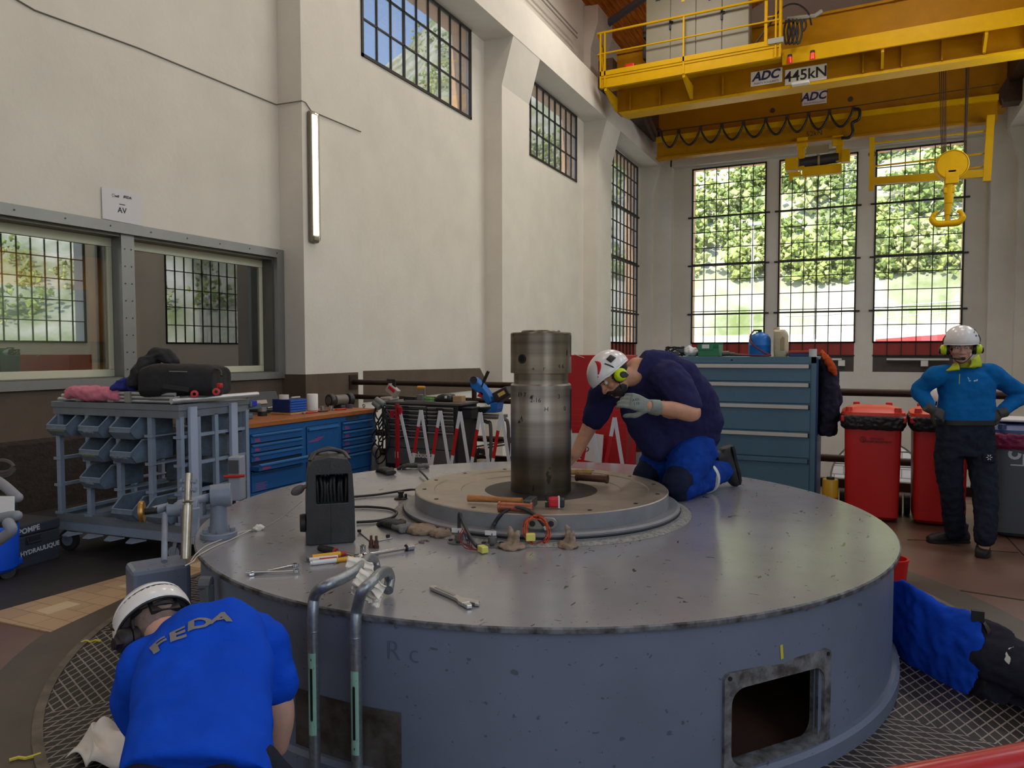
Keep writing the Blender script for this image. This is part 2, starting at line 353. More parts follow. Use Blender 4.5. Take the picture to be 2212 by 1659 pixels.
# ceiling
def plank_mat():
    m = mat('pine_planks', (178, 96, 26), 0.6); n = m.node_tree.nodes; l = m.node_tree.links; bs = n['Principled BSDF']
    t = n.new('ShaderNodeTexCoord'); w = n.new('ShaderNodeTexWave'); w.bands_direction = 'X'; w.wave_profile = 'SAW'; w.inputs['Scale'].default_value = 2.3; w.inputs['Distortion'].default_value = 0
    l.new(t.outputs['Object'], w.inputs[0])
    mp = n.new('ShaderNodeMapping'); mp.inputs['Scale'].default_value = (9, 0.7, 9); l.new(t.outputs['Object'], mp.inputs[0])
    no = n.new('ShaderNodeTexNoise'); no.inputs['Scale'].default_value = 2.0; no.inputs['Detail'].default_value = 5; l.new(mp.outputs[0], no.inputs['Vector'])
    r = n.new('ShaderNodeValToRGB'); l.new(no.outputs[0], r.inputs[0]); r.color_ramp.elements[0].position = .3; r.color_ramp.elements[0].color = lin((176, 84, 14)); r.color_ramp.elements[1].position = .75; r.color_ramp.elements[1].color = lin((246, 150, 46))
    r2 = n.new('ShaderNodeValToRGB'); l.new(w.outputs[0], r2.inputs[0]); r2.color_ramp.elements[0].position = 0.0; r2.color_ramp.elements[0].color = (.25, .25, .25, 1); r2.color_ramp.elements[1].position = 0.12; r2.color_ramp.elements[1].color = (1, 1, 1, 1)
    mm = n.new('ShaderNodeMixRGB'); mm.blend_type = 'MULTIPLY'; mm.inputs[0].default_value = 1; l.new(r.outputs[0], mm.inputs[1]); l.new(r2.outputs[0], mm.inputs[2]); l.new(mm.outputs[0], bs.inputs['Base Color']); return m
b = MB(); b.prism([(-7.9, -6.8, 11.36), (-1.5, -6.8, 14.3), (4.9, -6.8, 11.36), (4.9, -6.8, 11.6), (-1.5, -6.8, 14.55), (-7.9, -6.8, 11.6)], (0, 34.3, 0)); struct(b.build('ceiling', plank_mat()))
M_purl = mat('truss_grey', (112, 116, 128), 0.5, metal=0.3)
for i, y in enumerate((21.4,)):
    b = MB(); b.bar((-7.2, y, 11.15), (-1.5, y, 13.9), 0.14, 0.2, (0, 1, 0)); b.bar((4.2, y, 11.15), (-1.5, y, 13.9), 0.14, 0.2, (0, 1, 0))
    o = struct(b.build('beam_roof_truss', M_purl))
# dado, plinth
b = MB(); b.b2(XL-.01, XL+.02, -6, 8.04, 0.70, 1.26); b.b2(-7.43, -6.98, 8.02, 9.20, 0.0, 1.255)
struct(b.build('baseboard_left', M_dado))
b = MB(); b.prism([(XL-.01, -6, 0), (XL+.09, -6, 0), (XL+.09, -6, 0.68), (XL-.01, -6, 0.73)], (0, 14.03, 0)); struct(b.build('baseboard_left.001', M_rough))
b = MB(); b.prism([(XL, 9.36, 0.74), (XL, 9.36, 1.26), (XL, 13.95, 1.21), (XL, 14.22, 0.95), (XL, 14.22, 0.76)], (0.025, 0, 0)); struct(b.build('baseboard_left.002', M_dado))

# windows ---------------------------------------------------------
M_glass = glass_mat('window_glass', gloss=0.8, haze=0.05)
M_redp = mat('red_window_panel', (158, 48, 40), 0.4, vary=0.08, scale=3)
M_sill = mat('dark_window_board', (74, 68, 64), 0.6, vary=0.15, scale=6)
def window(name, P, uw, z0, z1, cols, rows, thick=(), heavy=(), red=None):
    """P(u, d) -> xy point u along the opening, d towards the room"""
    root = bpy.data.objects.new(name, None); COL.objects.link(root); p = P(uw/2, 0); root.location = (p.x, p.y, z0); struct(root)
    def bar(b, u0, za, u1, zb, w, dd):
        a, c = P(u0, 0), P(u1, 0); n = (P(0, 1)-P(0, 0))
        b.bar((a.x, a.y, za), (c.x, c.y, zb), w, dd, (n.x, n.y, 0)) if False else b.box(((a.x+c.x)/2, (a.y+c.y)/2, (za+zb)/2), (abs(c.x-a.x)+(dd if abs(n.x) > .5 else w), abs(c.y-a.y)+(dd if abs(n.y) > .5 else w), abs(zb-za)+w))
    b = MB()
    for u in (0, uw): bar(b, u, z0, u, z1, 0.05, 0.05)
    for z in (z0, z1): bar(b, 0, z, uw, z, 0.05, 0.05)
    b.build('window_frame', M_black_iron, root)
    b = MB()
    for i in range(1, cols): u = uw*i/cols; bar(b, u, z0, u, z1, 0.05 if i in heavy else 0.026, 0.035)
    for i in range(1, rows): z = z0 + (z1-z0)*i/rows; bar(b, 0, z, uw, z, 0.026, 0.035)
    b.build('glazing_bars', M_black_iron, root)
    for z in thick:
        b = MB(); bar(b, -0.12, z, uw+0.12, z, 0.055, 0.1); b.build('cross_bar', M_black_iron, root)
    zg = z0
    if red:
        zr0, zr1, zd0 = red
        b = MB(); a, c = P(0.0, -0.02), P(uw, -0.05); b.b2(a.x, c.x, a.y, c.y, zr0, zr1); b.build('red_panel', M_redp, root)
        b = MB(); bar(b, 0, zr0, uw, zr0, 0.04, 0.05); bar(b, 0, zr1, uw, zr1, 0.04, 0.05)
        for i in range(1, cols): bar(b, uw*i/cols, zr0, uw*i/cols, zr1, 0.026, 0.05)
        b.build('panel_bars', M_black_iron, root)
        b = MB(); a, c = P(0.0, -0.02), P(uw, -0.06); b.b2(a.x, c.x, a.y, c.y, zd0, zr0); b.build('window_board', M_sill, root)
    b = MB(); a, c = P(0, -0.012), P(uw, -0.006); b.b2(a.x, c.x, a.y, c.y, z0, z1); b.build('glass_pane', M_glass, root)
    return root
LW = lambda ya: (lambda u, d: V((XL+0.0+d*1.0, ya+u, 0)))
RW = lambda ya: (lambda u, d: V((XR-d*1.0, ya+u, 0)))
EW = lambda xa: (lambda u, d: V((xa+u, 27.03-d, 0)))
TZ = (6.32, 4.605, 2.87)
window('window_1', LW(9.97), 3.64, 6.36, 8.12, 9, 3, heavy=(3, 6))
window('window_2', LW(16.26), 3.54, 6.33, 8.12, 9, 3, heavy=(5,))
window('window_3', LW(22.4), 3.6, 1.84, 8.07, 9, 11, thick=TZ, red=(1.40, 1.84, 0.865))
for i, (a, c) in enumerate(WINX): window('window_%d' % (i+4), EW(a), c-a, 1.84, 8.03, 6, 11, thick=TZ, red=(1.40, 1.84, 0.865))
for i, (a, c) in enumerate(((-2.6, 1.4), (3.5, 7.7), (9.97, 13.61), (16.26, 19.8), (22.4, 26.0))): window('window_%d' % (i+7), RW(a), c-a, 1.84, 8.06, 10, 11)
M_peach = mat('sunlit_reveal_tint', (244, 196, 150), .8, vary=.05)  # peach colour puts warm sunlight into the outer window reveals
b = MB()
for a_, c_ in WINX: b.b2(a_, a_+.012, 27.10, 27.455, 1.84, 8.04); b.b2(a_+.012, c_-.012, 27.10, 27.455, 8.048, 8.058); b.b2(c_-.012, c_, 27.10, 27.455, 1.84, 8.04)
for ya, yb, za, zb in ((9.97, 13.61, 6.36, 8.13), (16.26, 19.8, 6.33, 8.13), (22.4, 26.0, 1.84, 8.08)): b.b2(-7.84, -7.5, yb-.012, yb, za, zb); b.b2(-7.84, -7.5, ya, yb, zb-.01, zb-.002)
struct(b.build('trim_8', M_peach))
# arched lower window bars
b = MB()
for z in (-1.75, -2.25, -2.75, -3.2): b.b2(-1.0, 1.84, 27.2, 27.24, z-.02, z+.02)
b.lathe([(1.36, -0.03), (1.43, -0.03), (1.43, 0.03), (1.36, 0.03)], (0.42, 27.1, -2.75), 40, R=Matrix.Rotation(PI/2, 3, 'X'), closed=True)
struct(b.build('window_12', mat('pale_iron', (150, 140, 130), 0.5), smooth=30))
# inner office window: aluminium surround, two sashes
M_alu = mat('brushed_aluminium', (142, 142, 140), 0.42, metal=0.55, vary=0.05, scale=4)
M_alud = mat('aluminium_reveal', (104, 100, 92), 0.45, metal=0.5, vary=0.05, scale=4)
M_sash = mat('cream_sash', (208, 206, 180), 0.45)
root = bpy.data.objects.new('window_13', None); COL.objects.link(root); root.location = (XL, 5.7, 1.2); struct(root)
b = MB(); X0, X1 = XL-0.005, XL+0.07
b.b2(X0, X1, 3.4, 8.03, 2.87, 2.985); b.b2(X0, X1, 3.4, 8.03, 1.2, 1.29); b.b2(X0, X1, 7.9, 8.03, 1.29, 2.87); b.b2(X0, X1, 3.4, 3.5, 1.29, 2.87)
b.build('surround', M_alu, root, bevel=0.004)
b = MB(); b.b2(-7.66, X0+.01, 3.5, 7.92, 2.84, 2.88); b.b2(-7.66, X0+.01, 3.5, 7.92, 1.28, 1.30); b.b2(-7.66, X0-.002, 7.88, 7.918, 1.301, 2.839); b.b2(-7.66, X0-.002, 3.502, 3.55, 1.301, 2.839)
b.build('reveal', M_alud, root)
b = MB(); b.b2(-7.66, XL+0.0, 5.59, 5.63, 1.29, 2.86); b.b2(XL-.02, XL+0.02, 5.56, 5.72, 1.28, 2.87); b.build('mullion', M_alu, root)
b = MB()
for k in range(8):
    z = 1.38 + k*0.19
    for y in (5.60, 5.68): b.cyl((XL+.018, y, z), (XL+.024, y, z), 0.008, n=8)
for k in range(9): b.cyl((X1-.002, 3.9+k*0.5, 2.93), (X1+.004, 3.9+k*0.5, 2.93), 0.009, n=8)
b.build('rivet', mat('rivet_dark', (60, 60, 60), 0.4, metal=0.6), root)
for ya, yb in ((3.55, 5.59), (5.63, 7.88)):
    b = MB(); xa, xb = -7.66, -7.60
    b.b2(xa, xb, ya, yb, 2.74, 2.84); b.b2(xa, xb, ya, yb, 1.30, 1.38); b.b2(xa, xb, yb-.06, yb-.001, 1.381, 2.739); b.b2(xa, xb, ya+.001, ya+.06, 1.381, 2.739)
    f = b.build('sash', M_sash, root, bevel=0.004)
    b = MB(); b.b2(-7.63, -7.622, ya+.05, yb-.05, 1.37, 2.75); b.build('glass_pane', glass_mat('office_glass', (225, 232, 225), gloss=7.0), f)
    b = MB(); b.b2(-7.74, -7.69, ya+.06, yb-.06, 2.62, 2.74)
    b.build('blind_box', mat('blind_teal', (70, 92, 96), 0.4, vary=0.1), root, bevel=0.004)

# ---------------------------------------------------------------- outside
def elev(phi):   # skyline angle by azimuth, degrees left of the hall axis
    pts = ((-180, 14), (-60, 22), (-20, 30), (12, 31), (25, 30), (28, 27), (31, 24.5), (34, 21.5), (37, 19.5), (42, 16), (60, 15), (180, 14))
    for (a, e0), (c, e1) in zip(pts, pts[1:]):
        if a <= phi <= c: return e0 + (e1-e0)*(phi-a)/(c-a)
    return 14
def terr(phi, r):
    t = max(0, (r-46)/(170-46)); top = 170*math.tan(math.radians(elev(phi)))
    x, y = -math.sin(math.radians(phi))*r, math.cos(math.radians(phi))*r
    nz = noise.fractal(V((x*.03, y*.03, 0)), 1, 2, 4)*5*min(1, t*4) + noise.fractal(V((x*.12, y*.12, 3)), 1, 2, 3)*1.6*min(1, t*6)
    return V((x, y, (-4.5 if t == 0 else -1.0) + (top+1)*t**0.92 + nz))
M_hill = mat('hillside_rock_and_scrub', (206, 200, 184), 0.95, col2=(120, 134, 76), scale=0.22, bump=0.8, bscale=1.2)
b = MB(); NU = 150
b.grid(lambda u, v: terr(-180+360*u, 46+(170-46)*v), NU, 40); struct(tag(b.build('hillside', M_hill, smooth=80), None, None))
b = MB(); b.box((0, 20, -4.6), (130, 130, 0.1)); struct(b.build('ground_outside', mat('pale_ground', (190, 182, 166), 0.9, vary=0.1, scale=0.5)))
b = MB(); rnd = random.Random(3)
M_leaf = [mat('leaf_a', (176, 190, 104), 0.8, vary=0.5, scale=2.6, bump=1.0, bscale=5.0), mat('leaf_b', (132, 150, 80), 0.8, vary=0.5, scale=2.6, bump=1.0, bscale=5.0), mat('leaf_c', (200, 204, 140), 0.8, vary=0.45, scale=2.6, bump=1.0, bscale=5.0)]
OCT = [V(p).normalized() for p in ((1, 0, 0), (0, 1, 0), (-1, 0, 0), (0, -1, 0), (0, 0, 1), (0, 0, -1), (1, 1, 1), (-1, 1, 1), (-1, -1, 1), (1, -1, 1))]
def leafy(c, s, mi):     # small ragged tuft
    R = Euler((rnd.random()*6, rnd.random()*6, rnd.random()*6)).to_matrix(); o = [R @ p * s*rnd.uniform(.55, 1.3) for p in OCT[:6]]
    b.add([c+q for q in o], [(0, 1, 4), (1, 2, 4), (2, 3, 4), (3, 0, 4), (1, 0, 5), (2, 1, 5), (3, 2, 5), (0, 3, 5)], mi)
for k in range(1300):
    phi = rnd.choice((rnd.uniform(-16, 16), rnd.uniform(-16, 16), rnd.uniform(16, 40), rnd.uniform(-100, -16))); r = 52.5 + 104*rnd.random()**1.9; p = terr(phi, r)
    if r > 62 and noise.noise(p*0.05) < -0.16 + (0.22 if 3 < phi < 14 else 0): continue
    s = rnd.uniform(0.8, 1.9)*(0.5+r/140); mi = rnd.choice((0, 0, 1, 1, 2)); nt_ = int((60 if abs(phi) < 17 else 26)*(1.25 if r < 90 else .8))
    for q in range(nt_):
        d = V((rnd.gauss(0, 1), rnd.gauss(0, 1), rnd.gauss(0, 1))).normalized()*rnd.random()**.4; c = p + V((d.x*s, d.y*s, s*.9+d.z*s*1.1))
        leafy(c, s*rnd.uniform(.10, .22), mi if rnd.random() < .75 else rnd.choice((0, 1, 2)))
tag(b.build('hillside_foliage', M_leaf), 'green scrub and trees covering the sunlit hillside outside the windows', 'foliage', kind='stuff')
# sunlit road wall and railing behind the end windows
b = MB(); b.prism([(-30, 44, -4.5), (30, 44, -4.5), (30, 44, 4.6), (2, 44, 2.9), (-2, 44, 2.45), (-30, 44, 2.45)], (0, 1.0, 0)); struct(b.build('wall_road', mat('white_render', (238, 234, 226), 0.8, vary=0.04)))
b = MB(); b.prism([(0.5, 43.9, 1.75), (0.5, 43.9, 2.15), (14, 43.9, 3.15), (14, 43.9, 2.65)], (0, 0.12, 0)); struct(b.build('wall_road.001', mat('red_band', (190, 60, 60), 0.6)))
rail = thing('guard_rail', 'pale metal railing along the sunlit road wall outside the end windows', 'railing', (0, 44.4, 3.0)); Mr = mat('pale_rail', (190, 188, 186), 0.5, metal=0.2)
def rz_(x): return 2.45 if x < -2 else (2.45+(x+2)*.1125 if x < 2 else 2.9+(x-2)*0.0607)
b = MB()
for q in range(42): x = -4+q*0.5; b.cyl((x, 44.4, rz_(x)), (x, 44.4, rz_(x)+1.05), 0.025, n=6)
b.build('baluster', Mr, rail)
b = MB(); b.tube([(x, 44.4, rz_(x)+1.05) for x in (-4, -2, 2, 17)], 0.045); b.tube([(x, 44.4, rz_(x)+.5) for x in (-4, -2, 2, 17)], 0.03); b.build('top_rail', Mr, rail)
lp = thing('street_lamp', 'slender white street lamp standing outside the first end window', 'lamp', (AY(1624, 700, 42).x, 42, -4.5)); Mw = mat('white_enamel', (236, 236, 232), 0.4)
x = lp.location.x; b = MB(); b.cyl((x, 42, -4.5), (x, 42, 8.3), 0.10, 0.06); b.build('pole', Mw, lp, smooth=40)
b = MB(); b.box((x+.1, 42, 8.4), (0.7, 0.3, 0.16)); b.build('lamp_head', Mw, lp, bevel=0.04)
b = MB(); b.b2(-12, 10, 33, 33.6, -4.5, -0.6)
def stone():
    m = mat('ashlar', (214, 196, 178), 0.85); n = m.node_tree.nodes; l = m.node_tree.links; t = n.new('ShaderNodeTexCoord'); mp = n.new('ShaderNodeMapping'); mp.inputs['Rotation'].default_value = (PI/2, 0, 0); l.new(t.outputs['Object'], mp.inputs[0])
    br = n.new('ShaderNodeTexBrick'); l.new(mp.outputs[0], br.inputs[0]); br.inputs['Scale'].default_value = 1; br.inputs['Brick Width'].default_value = .7; br.inputs['Row Height'].default_value = .35; br.inputs['Mortar Size'].default_value = .02
    br.inputs['Color1'].default_value = lin((222, 204, 186)); br.inputs['Color2'].default_value = lin((206, 184, 166)); br.inputs['Mortar'].default_value = lin((150, 130, 116)); l.new(br.outputs[0], n['Principled BSDF'].inputs['Base Color']); return m
struct(b.build('wall_stone', stone()))
# ================================================================ OVERHEAD CRANE
M_yel_shade = mat('crane_yellow_shaded', (168, 116, 0), 0.5, vary=0.08, scale=2.5, bump=0.05, bscale=60, spec=.12)  # same crane yellow, with the shading of its faces put into the colour
M_blk = mat('black_rubber', (24, 24, 26), 0.55, vary=0.2, scale=30)
M_dirt = mat('dark_crane_iron', (66, 44, 26), 0.6, vary=0.3, scale=10)
M_signw = mat('sign_white', (226, 224, 214), 0.5)
M_navy = mat('sign_navy', (34, 42, 92), 0.5)
M_dk = mat('ink_black', (26, 26, 30), 0.55)
crane = thing('overhead_crane', 'yellow overhead travelling crane spanning the hall below the wooden roof', 'crane', (-1.5, 22.3, 9.0))
GY, RY, IY = 20.0, 24.6, 24.0
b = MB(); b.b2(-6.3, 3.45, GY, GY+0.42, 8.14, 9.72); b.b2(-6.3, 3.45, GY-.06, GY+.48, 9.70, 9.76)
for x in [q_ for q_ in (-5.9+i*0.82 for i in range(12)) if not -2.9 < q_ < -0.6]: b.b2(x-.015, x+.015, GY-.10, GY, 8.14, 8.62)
b.build('front_girder', M_yel_shade, crane)
b = MB(); b.prism([(-6.12, GY-.05, 8.06), (3.5, GY-.05, 8.06), (3.5, GY-.05, 8.13), (-6.25, GY-.05, 8.13)], (0, .50, 0)); b.build('bottom_flange', M_yel, crane)
b = MB(); b.b2(-6.45, -1.95, 18.95, GY, 8.74, 8.80); b.b2(-6.45, -1.95, 18.93, 18.97, 8.80, 8.92); b.b2(-6.45, -1.95, 18.97, 19.07, 8.50, 8.74); b.b2(-1.95, 3.5, 19.55, GY, 8.70, 8.78); b.b2(-1.95, 3.5, 19.5, 19.56, 8.5, 8.86)
b.build('walkway_deck', M_yel, crane)
b = MB()
for x in (-6.3, -4.24, 0.25, 2.3):
    y = 18.98 if x < -1.9 else 19.55
    b = MB(); b.prism([(x-.03, y, 8.52), (x-.03, GY, 8.52), (x-.03, GY, 8.16), (x-.03, GY-.12, 8.16), (x-.03, y, 8.42)], (.06, 0, 0)); b.build('walkway_bracket', M_yel, crane)
b = MB()
zt, zm = 9.92, 9.38
for x in (-6.42, -6.3, -4.24, -2.05, -1.95): b.bar((x, 18.95, 8.5), (x, 18.95, zt), 0.04, 0.04)
b.tube([(-6.5, 18.95, zt), (-1.95, 18.95, zt)], 0.032); b.tube([(-6.5, 18.95, zm), (-1.95, 18.95, zm)], 0.022)
b.tube([(-6.5, 18.95, zt), (-6.75, 20.2, zt+.02)], 0.03); b.tube([(-6.5, 18.95, zm), (-6.75, 20.2, zm)], 0.022); b.bar((-6.75, 20.2, 8.7), (-6.75, 20.2, zt), .05, .05); b.bar((-6.5, 19.6, 8.7), (-6.62, 19.6, zt-.1), .05, .05)
b.build('guard_rail', M_yel, crane)
b = MB()
for x in (-2.28, -1.95): b.bar((x, 19.0, 8.8), (x, 19.0, 11.6), 0.07, 0.07)
for z in (9.5, 10.4, 11.2): b.bar((-2.28, 19.0, z), (-1.95, 19.0, z), .03, .03)
b.tube([(-1.95, 19.0, 9.95), (-1.8, 19.3, 10.05), (3.2, 19.6, 10.12)], 0.035)
b.bar((0.5, 19.9, 9.7), (0.5, 19.9, 10.1), .04, .04); b.bar((2.2, 19.9, 9.7), (2.2, 19.9, 10.6), .06, .06)
b.build('ladder_frame', M_yel, crane)
b = MB(); b.b2(-6.3, 3.45, RY, RY+.9, 8.32, 9.85); b.build('rear_girder', M_yel_shade, crane)
for x, z in ((-2.72, 9.02), (-0.52, 9.05)):
    b = MB(); b.cyl((x, RY-.004, z), (x, RY-.02, z), 0.075, n=16); b.build('plug_hole', M_dirt, crane)
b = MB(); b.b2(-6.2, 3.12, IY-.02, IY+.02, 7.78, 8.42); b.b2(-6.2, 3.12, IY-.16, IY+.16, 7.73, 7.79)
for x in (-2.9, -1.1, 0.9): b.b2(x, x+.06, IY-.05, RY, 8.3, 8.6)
b.build('runway_beam', M_yel_shade, crane)
b = MB(); b.b2(-6.2, 3.12, IY-.17, IY-.02, 8.28, 8.44); b.b2(-6.2, 3.12, IY, RY+.1, 8.42, 8.46); b.build('runway_ledge', M_yel, crane)
b = MB(); b.b2(-6.7, -6.3, 19.6, 25.4, 8.75, 9.5); b.build('end_truck', M_dirt, crane); b = MB(); b.b2(3.4, 3.75, 19.6, 25.4, 8.75, 9.5); b.prism([(3.15, RY-.3, 8.5), (3.75, RY-.3, 9.5), (3.75, RY-.3, 8.2), (3.3, RY-.3, 8.2)], (0, .5, 0)); b.build('end_truck', M_dirt, crane)
b = MB(); b.tube([(-6.25, 22.6, 9.1), (-6.3, 23.0, 9.05), (-6.28, 23.4, 8.75), (-6.2, 23.8, 8.5)], 0.11, n=6); b.bar((-6.3, 22.5, 8.95), (-6.25, 23.9, 8.42), .1, .2); b.ball((-6.15, 23.9, 8.6), .14, 10); b.build('end_stop', M_dirt, crane, smooth=40)
# load signs
def face(x, y, z, tilt=0.0): return Matrix.Translation((x, y, z)) @ Matrix.Rotation(PI/2, 4, 'X')
def sign(name, x0, x1, y, z0, z1, lines, parent):
    b = MB(); b.b2(x0, x1, y-.012, y, z0, z1); s = b.build(name, M_signw, parent)
    for t, sz, zz, m, bold, shear in lines:
        b = MB(); mm = face((x0+x1)/2, y-.013, zz); 
        if shear: mm = mm @ Matrix(((1, shear, 0, 0), (0, 1, 0, 0), (0, 0, 1, 0), (0, 0, 0, 1)))
        b.text(t, sz, mm, bold=bold); b.build('lettering', m, s)
    return s
a, c = AY(1622, 178, GY), AY(1690, 165, GY); sign('maker_sign', a.x, c.x, GY-.01, c.z-.19, c.z+.17, [('ADC', .30, c.z+.03, M_navy, .012, .25), ('PONTS ROULANTS', .07, c.z-.14, M_navy, 0, 0)], crane)
a, c = AY(1696, 168, GY), AY(1786, 160, GY); sign('load_sign', a.x, c.x, GY-.01, c.z-.19, c.z+.19, [('445kN', .36, c.z, M_dk, .006, 0)], crane)
a, c = AY(1733, 218, RY), AY(1786, 210, RY); sign('maker_sign', a.x, c.x, RY-.01, a.z-.16, a.z+.24, [('ADC', .33, a.z+.08, M_navy, .012, .25), ('PONTS ROULANTS', .07, a.z-.105, M_navy, 0, 0)], crane)
a = AY(1759, 288, IY-.18); b = MB(); b.text('52kN', .20, face(a.x, IY-.16, a.z)); b.build('lettering', M_dk, crane)
b = MB(); b.b2(-1.75, -1.35, GY-.24, GY-.05, 8.07, 8.13); b.build('maker_plate', M_signw, crane)
# warning lamps
M_redl = mat('red_lamp', (206, 26, 20), 0.3, emit=(230, 60, 40), estr=0.3)
for px, py in ((1706, 132), (1755, 124)):
    a = AY(px, py, 19.5); b = MB(); b.cyl(a+V((0, 0, .04)), a+V((0, 0, .10)), .05, n=12); b.build('lamp_base', M_blk, crane)
    b = MB(); b.cyl(a+V((0, 0, -.11)), a+V((0, 0, .04)), .065, .05, n=12); b.build('warning_lamp', M_redl, crane, smooth=40)
b = MB(); a = AY(1672, 148, 18.9); b.b2(a.x-.15, a.x+.2, 18.9, 19.0, 8.82, 8.95); b.build('junction_box', mat('grey_box', (150, 150, 140), 0.5), crane, bevel=.01)
# festoon cable on the runway beam
def loops(xs, y, z, drop, n=9):
    pts = []
    for xa, xb in zip(xs, xs[1:]):
        for k in range(n): t = k/n; pts.append(V((xa+(xb-xa)*t, y, z - drop*4*t*(1-t))))
    pts.append(V((xs[-1], y, z))); return pts
fx = [AY(p, 320 if i < 2 else 300, IY-.25).x for i, p in enumerate((1428, 1466, 1513, 1559, 1606, 1654, 1700, 1746, 1791, 1842))]
b = MB(); b.tube(loops(fx, IY-.26, 8.50, .46), .035, n=6)
x = fx[-1]; b.tube(cat_curve([(x, IY-.26, 8.5), (x+.16, IY-.26, 8.45), (x+.15, IY-.26, 8.2), (x-.02, IY-.26, 8.1), (x, IY-.26, 7.85), (x-.1, IY-.26, 7.7), (x-.3, IY-.26, 7.72)]), .045, n=6)
b.build('festoon_cable', M_blk, crane, smooth=60)
b = MB(); b.tube([(-6.2, IY-.26, 8.58), (fx[-1]+.1, IY-.26, 8.58)], .018, n=6); b.tube([(fx[-1], IY-.26, 8.58), (3.1, IY-.26, 8.66)], .012, n=6)
for x in fx: b.b2(x-.05, x+.05, IY-.29, IY-.22, 8.47, 8.56)
b.build('cable_carrier', M_dirt, crane)
# electric hoist under the runway beam
def bx(m, x0, y0, x1, y1, d0, d1):  # box seen between two picture corners
    a, c = AY(x0, y0, IY), AY(x1, y1, IY); m.b2(a.x, c.x, d0, d1, c.z, a.z)
b = MB(); bx(b, 1722, 300, 1745, 320, 23.85, 24.15); bx(b, 1798, 296, 1822, 316, 23.85, 24.15); bx(b, 1724, 318, 1738, 366, 23.9, 24.1); bx(b, 1806, 312, 1820, 350, 23.9, 24.1)
bx(b, 1733, 362, 1818, 374, 23.9, 24.15); bx(b, 1697, 345, 1724, 368, 23.8, 24.2); bx(b, 1818, 325, 1836, 350, 23.85, 24.15); bx(b, 1704, 374, 1730, 381, 23.9, 24.1); bx(b, 1705, 381, 1712, 390, 23.9, 24.0); bx(b, 1738, 374, 1743, 388, 23.9, 24.0)
b.build('hoist_frame', M_yel, crane, bevel=.02)
b = MB(); a, c = AY(1727, 353, IY), AY(1812, 340, IY); b.cyl(a, c, .15, n=18); mid = (a+c)/2; b.build('rope_drum', mat('drum_black', (44, 42, 38), 0.5, vary=.3, scale=40), crane, smooth=40)
b = MB(); b.cyl(a, a+V((-.1, 0, 0)), .17, n=16); b.cyl(mid-V((.03, 0, 0)), mid+V((.03, 0, 0)), .165, n=18); bx(b, 1742, 318, 1790, 330, 23.95, 24.1); b.tube([AY(1740, 333, IY), AY(1806, 322, IY)], .03); b.build('hoist_motor', mat('hoist_grey', (140, 126, 90), .5), crane, smooth=40)
b = MB(); p = AY(1766, 380, IY)
for dx in (-.02, .03): b.cyl((p.x+dx, IY, 7.5), (p.x+dx, IY, 1.9), .008, n=5)
b.build('hoist_rope', M_dirt, crane)
# maintenance frame hanging from the beam
def q(px, py): return AY(px, py, 23.6)
b = MB(); b.bar(q(1884, 297), q(1882, 412), .13, .13, (0, 1, 0)); b.bar(q(2140, 250), q(2131, 392), .18, .18, (0, 1, 0)); b.bar(q(1884, 392), q(2138, 374), .2, .16, (0, 1, 0))
for (xa, ya), (xb, yb) in (((1884, 310), (2140, 282)), ((1884, 360), (2140, 330)), ((1890, 395), (2138, 358))): b.tube([q(xa, ya), q(xb, yb)], .025, n=6)
b.build('hanging_frame', M_yel, crane)
b = MB(); c0 = q(1884, 333); b.lathe([(.07, -.03), (.1, 0), (.07, .03)], c0, 12, R=Matrix.Rotation(PI/2, 3, 'X'), closed=True); b.build('cable_ring', M_blk, crane)
# upper cable bundle on the ladder frame
b = MB()
for k, (px, w) in enumerate(((1698, 9), (1706, 10), (1715, 9), (1724, 8), (1735, 6))):
    h = 50 if k < 4 else 22
    b.tube(cat_curve([AY(px, 48, 19.3), AY(px-w/2, 48+h*.5, 19.3), AY(px, 50+h, 19.3), AY(px+w, 48+h*.6, 19.3), AY(px+w*.6, 46, 19.3)], 5), .025, n=5)
b.tube(cat_curve([AY(1624, 108, 19.0), AY(1660, 60, 19.0), AY(1690, 22, 19.1), AY(1720, 14, 19.3), AY(1745, 32, 19.3), AY(1753, 60, 19.4)], 6), .022, n=5)
b.build('cable_bundle', M_blk, crane, smooth=60)
b = MB(); b.tube([AY(1700, 46, 19.35), AY(1760, 40, 19.35), AY(1775, 30, 19.4)], .05, n=6); b.build('cable_arm', mat('grey_arm', (140, 138, 128), .5), crane)
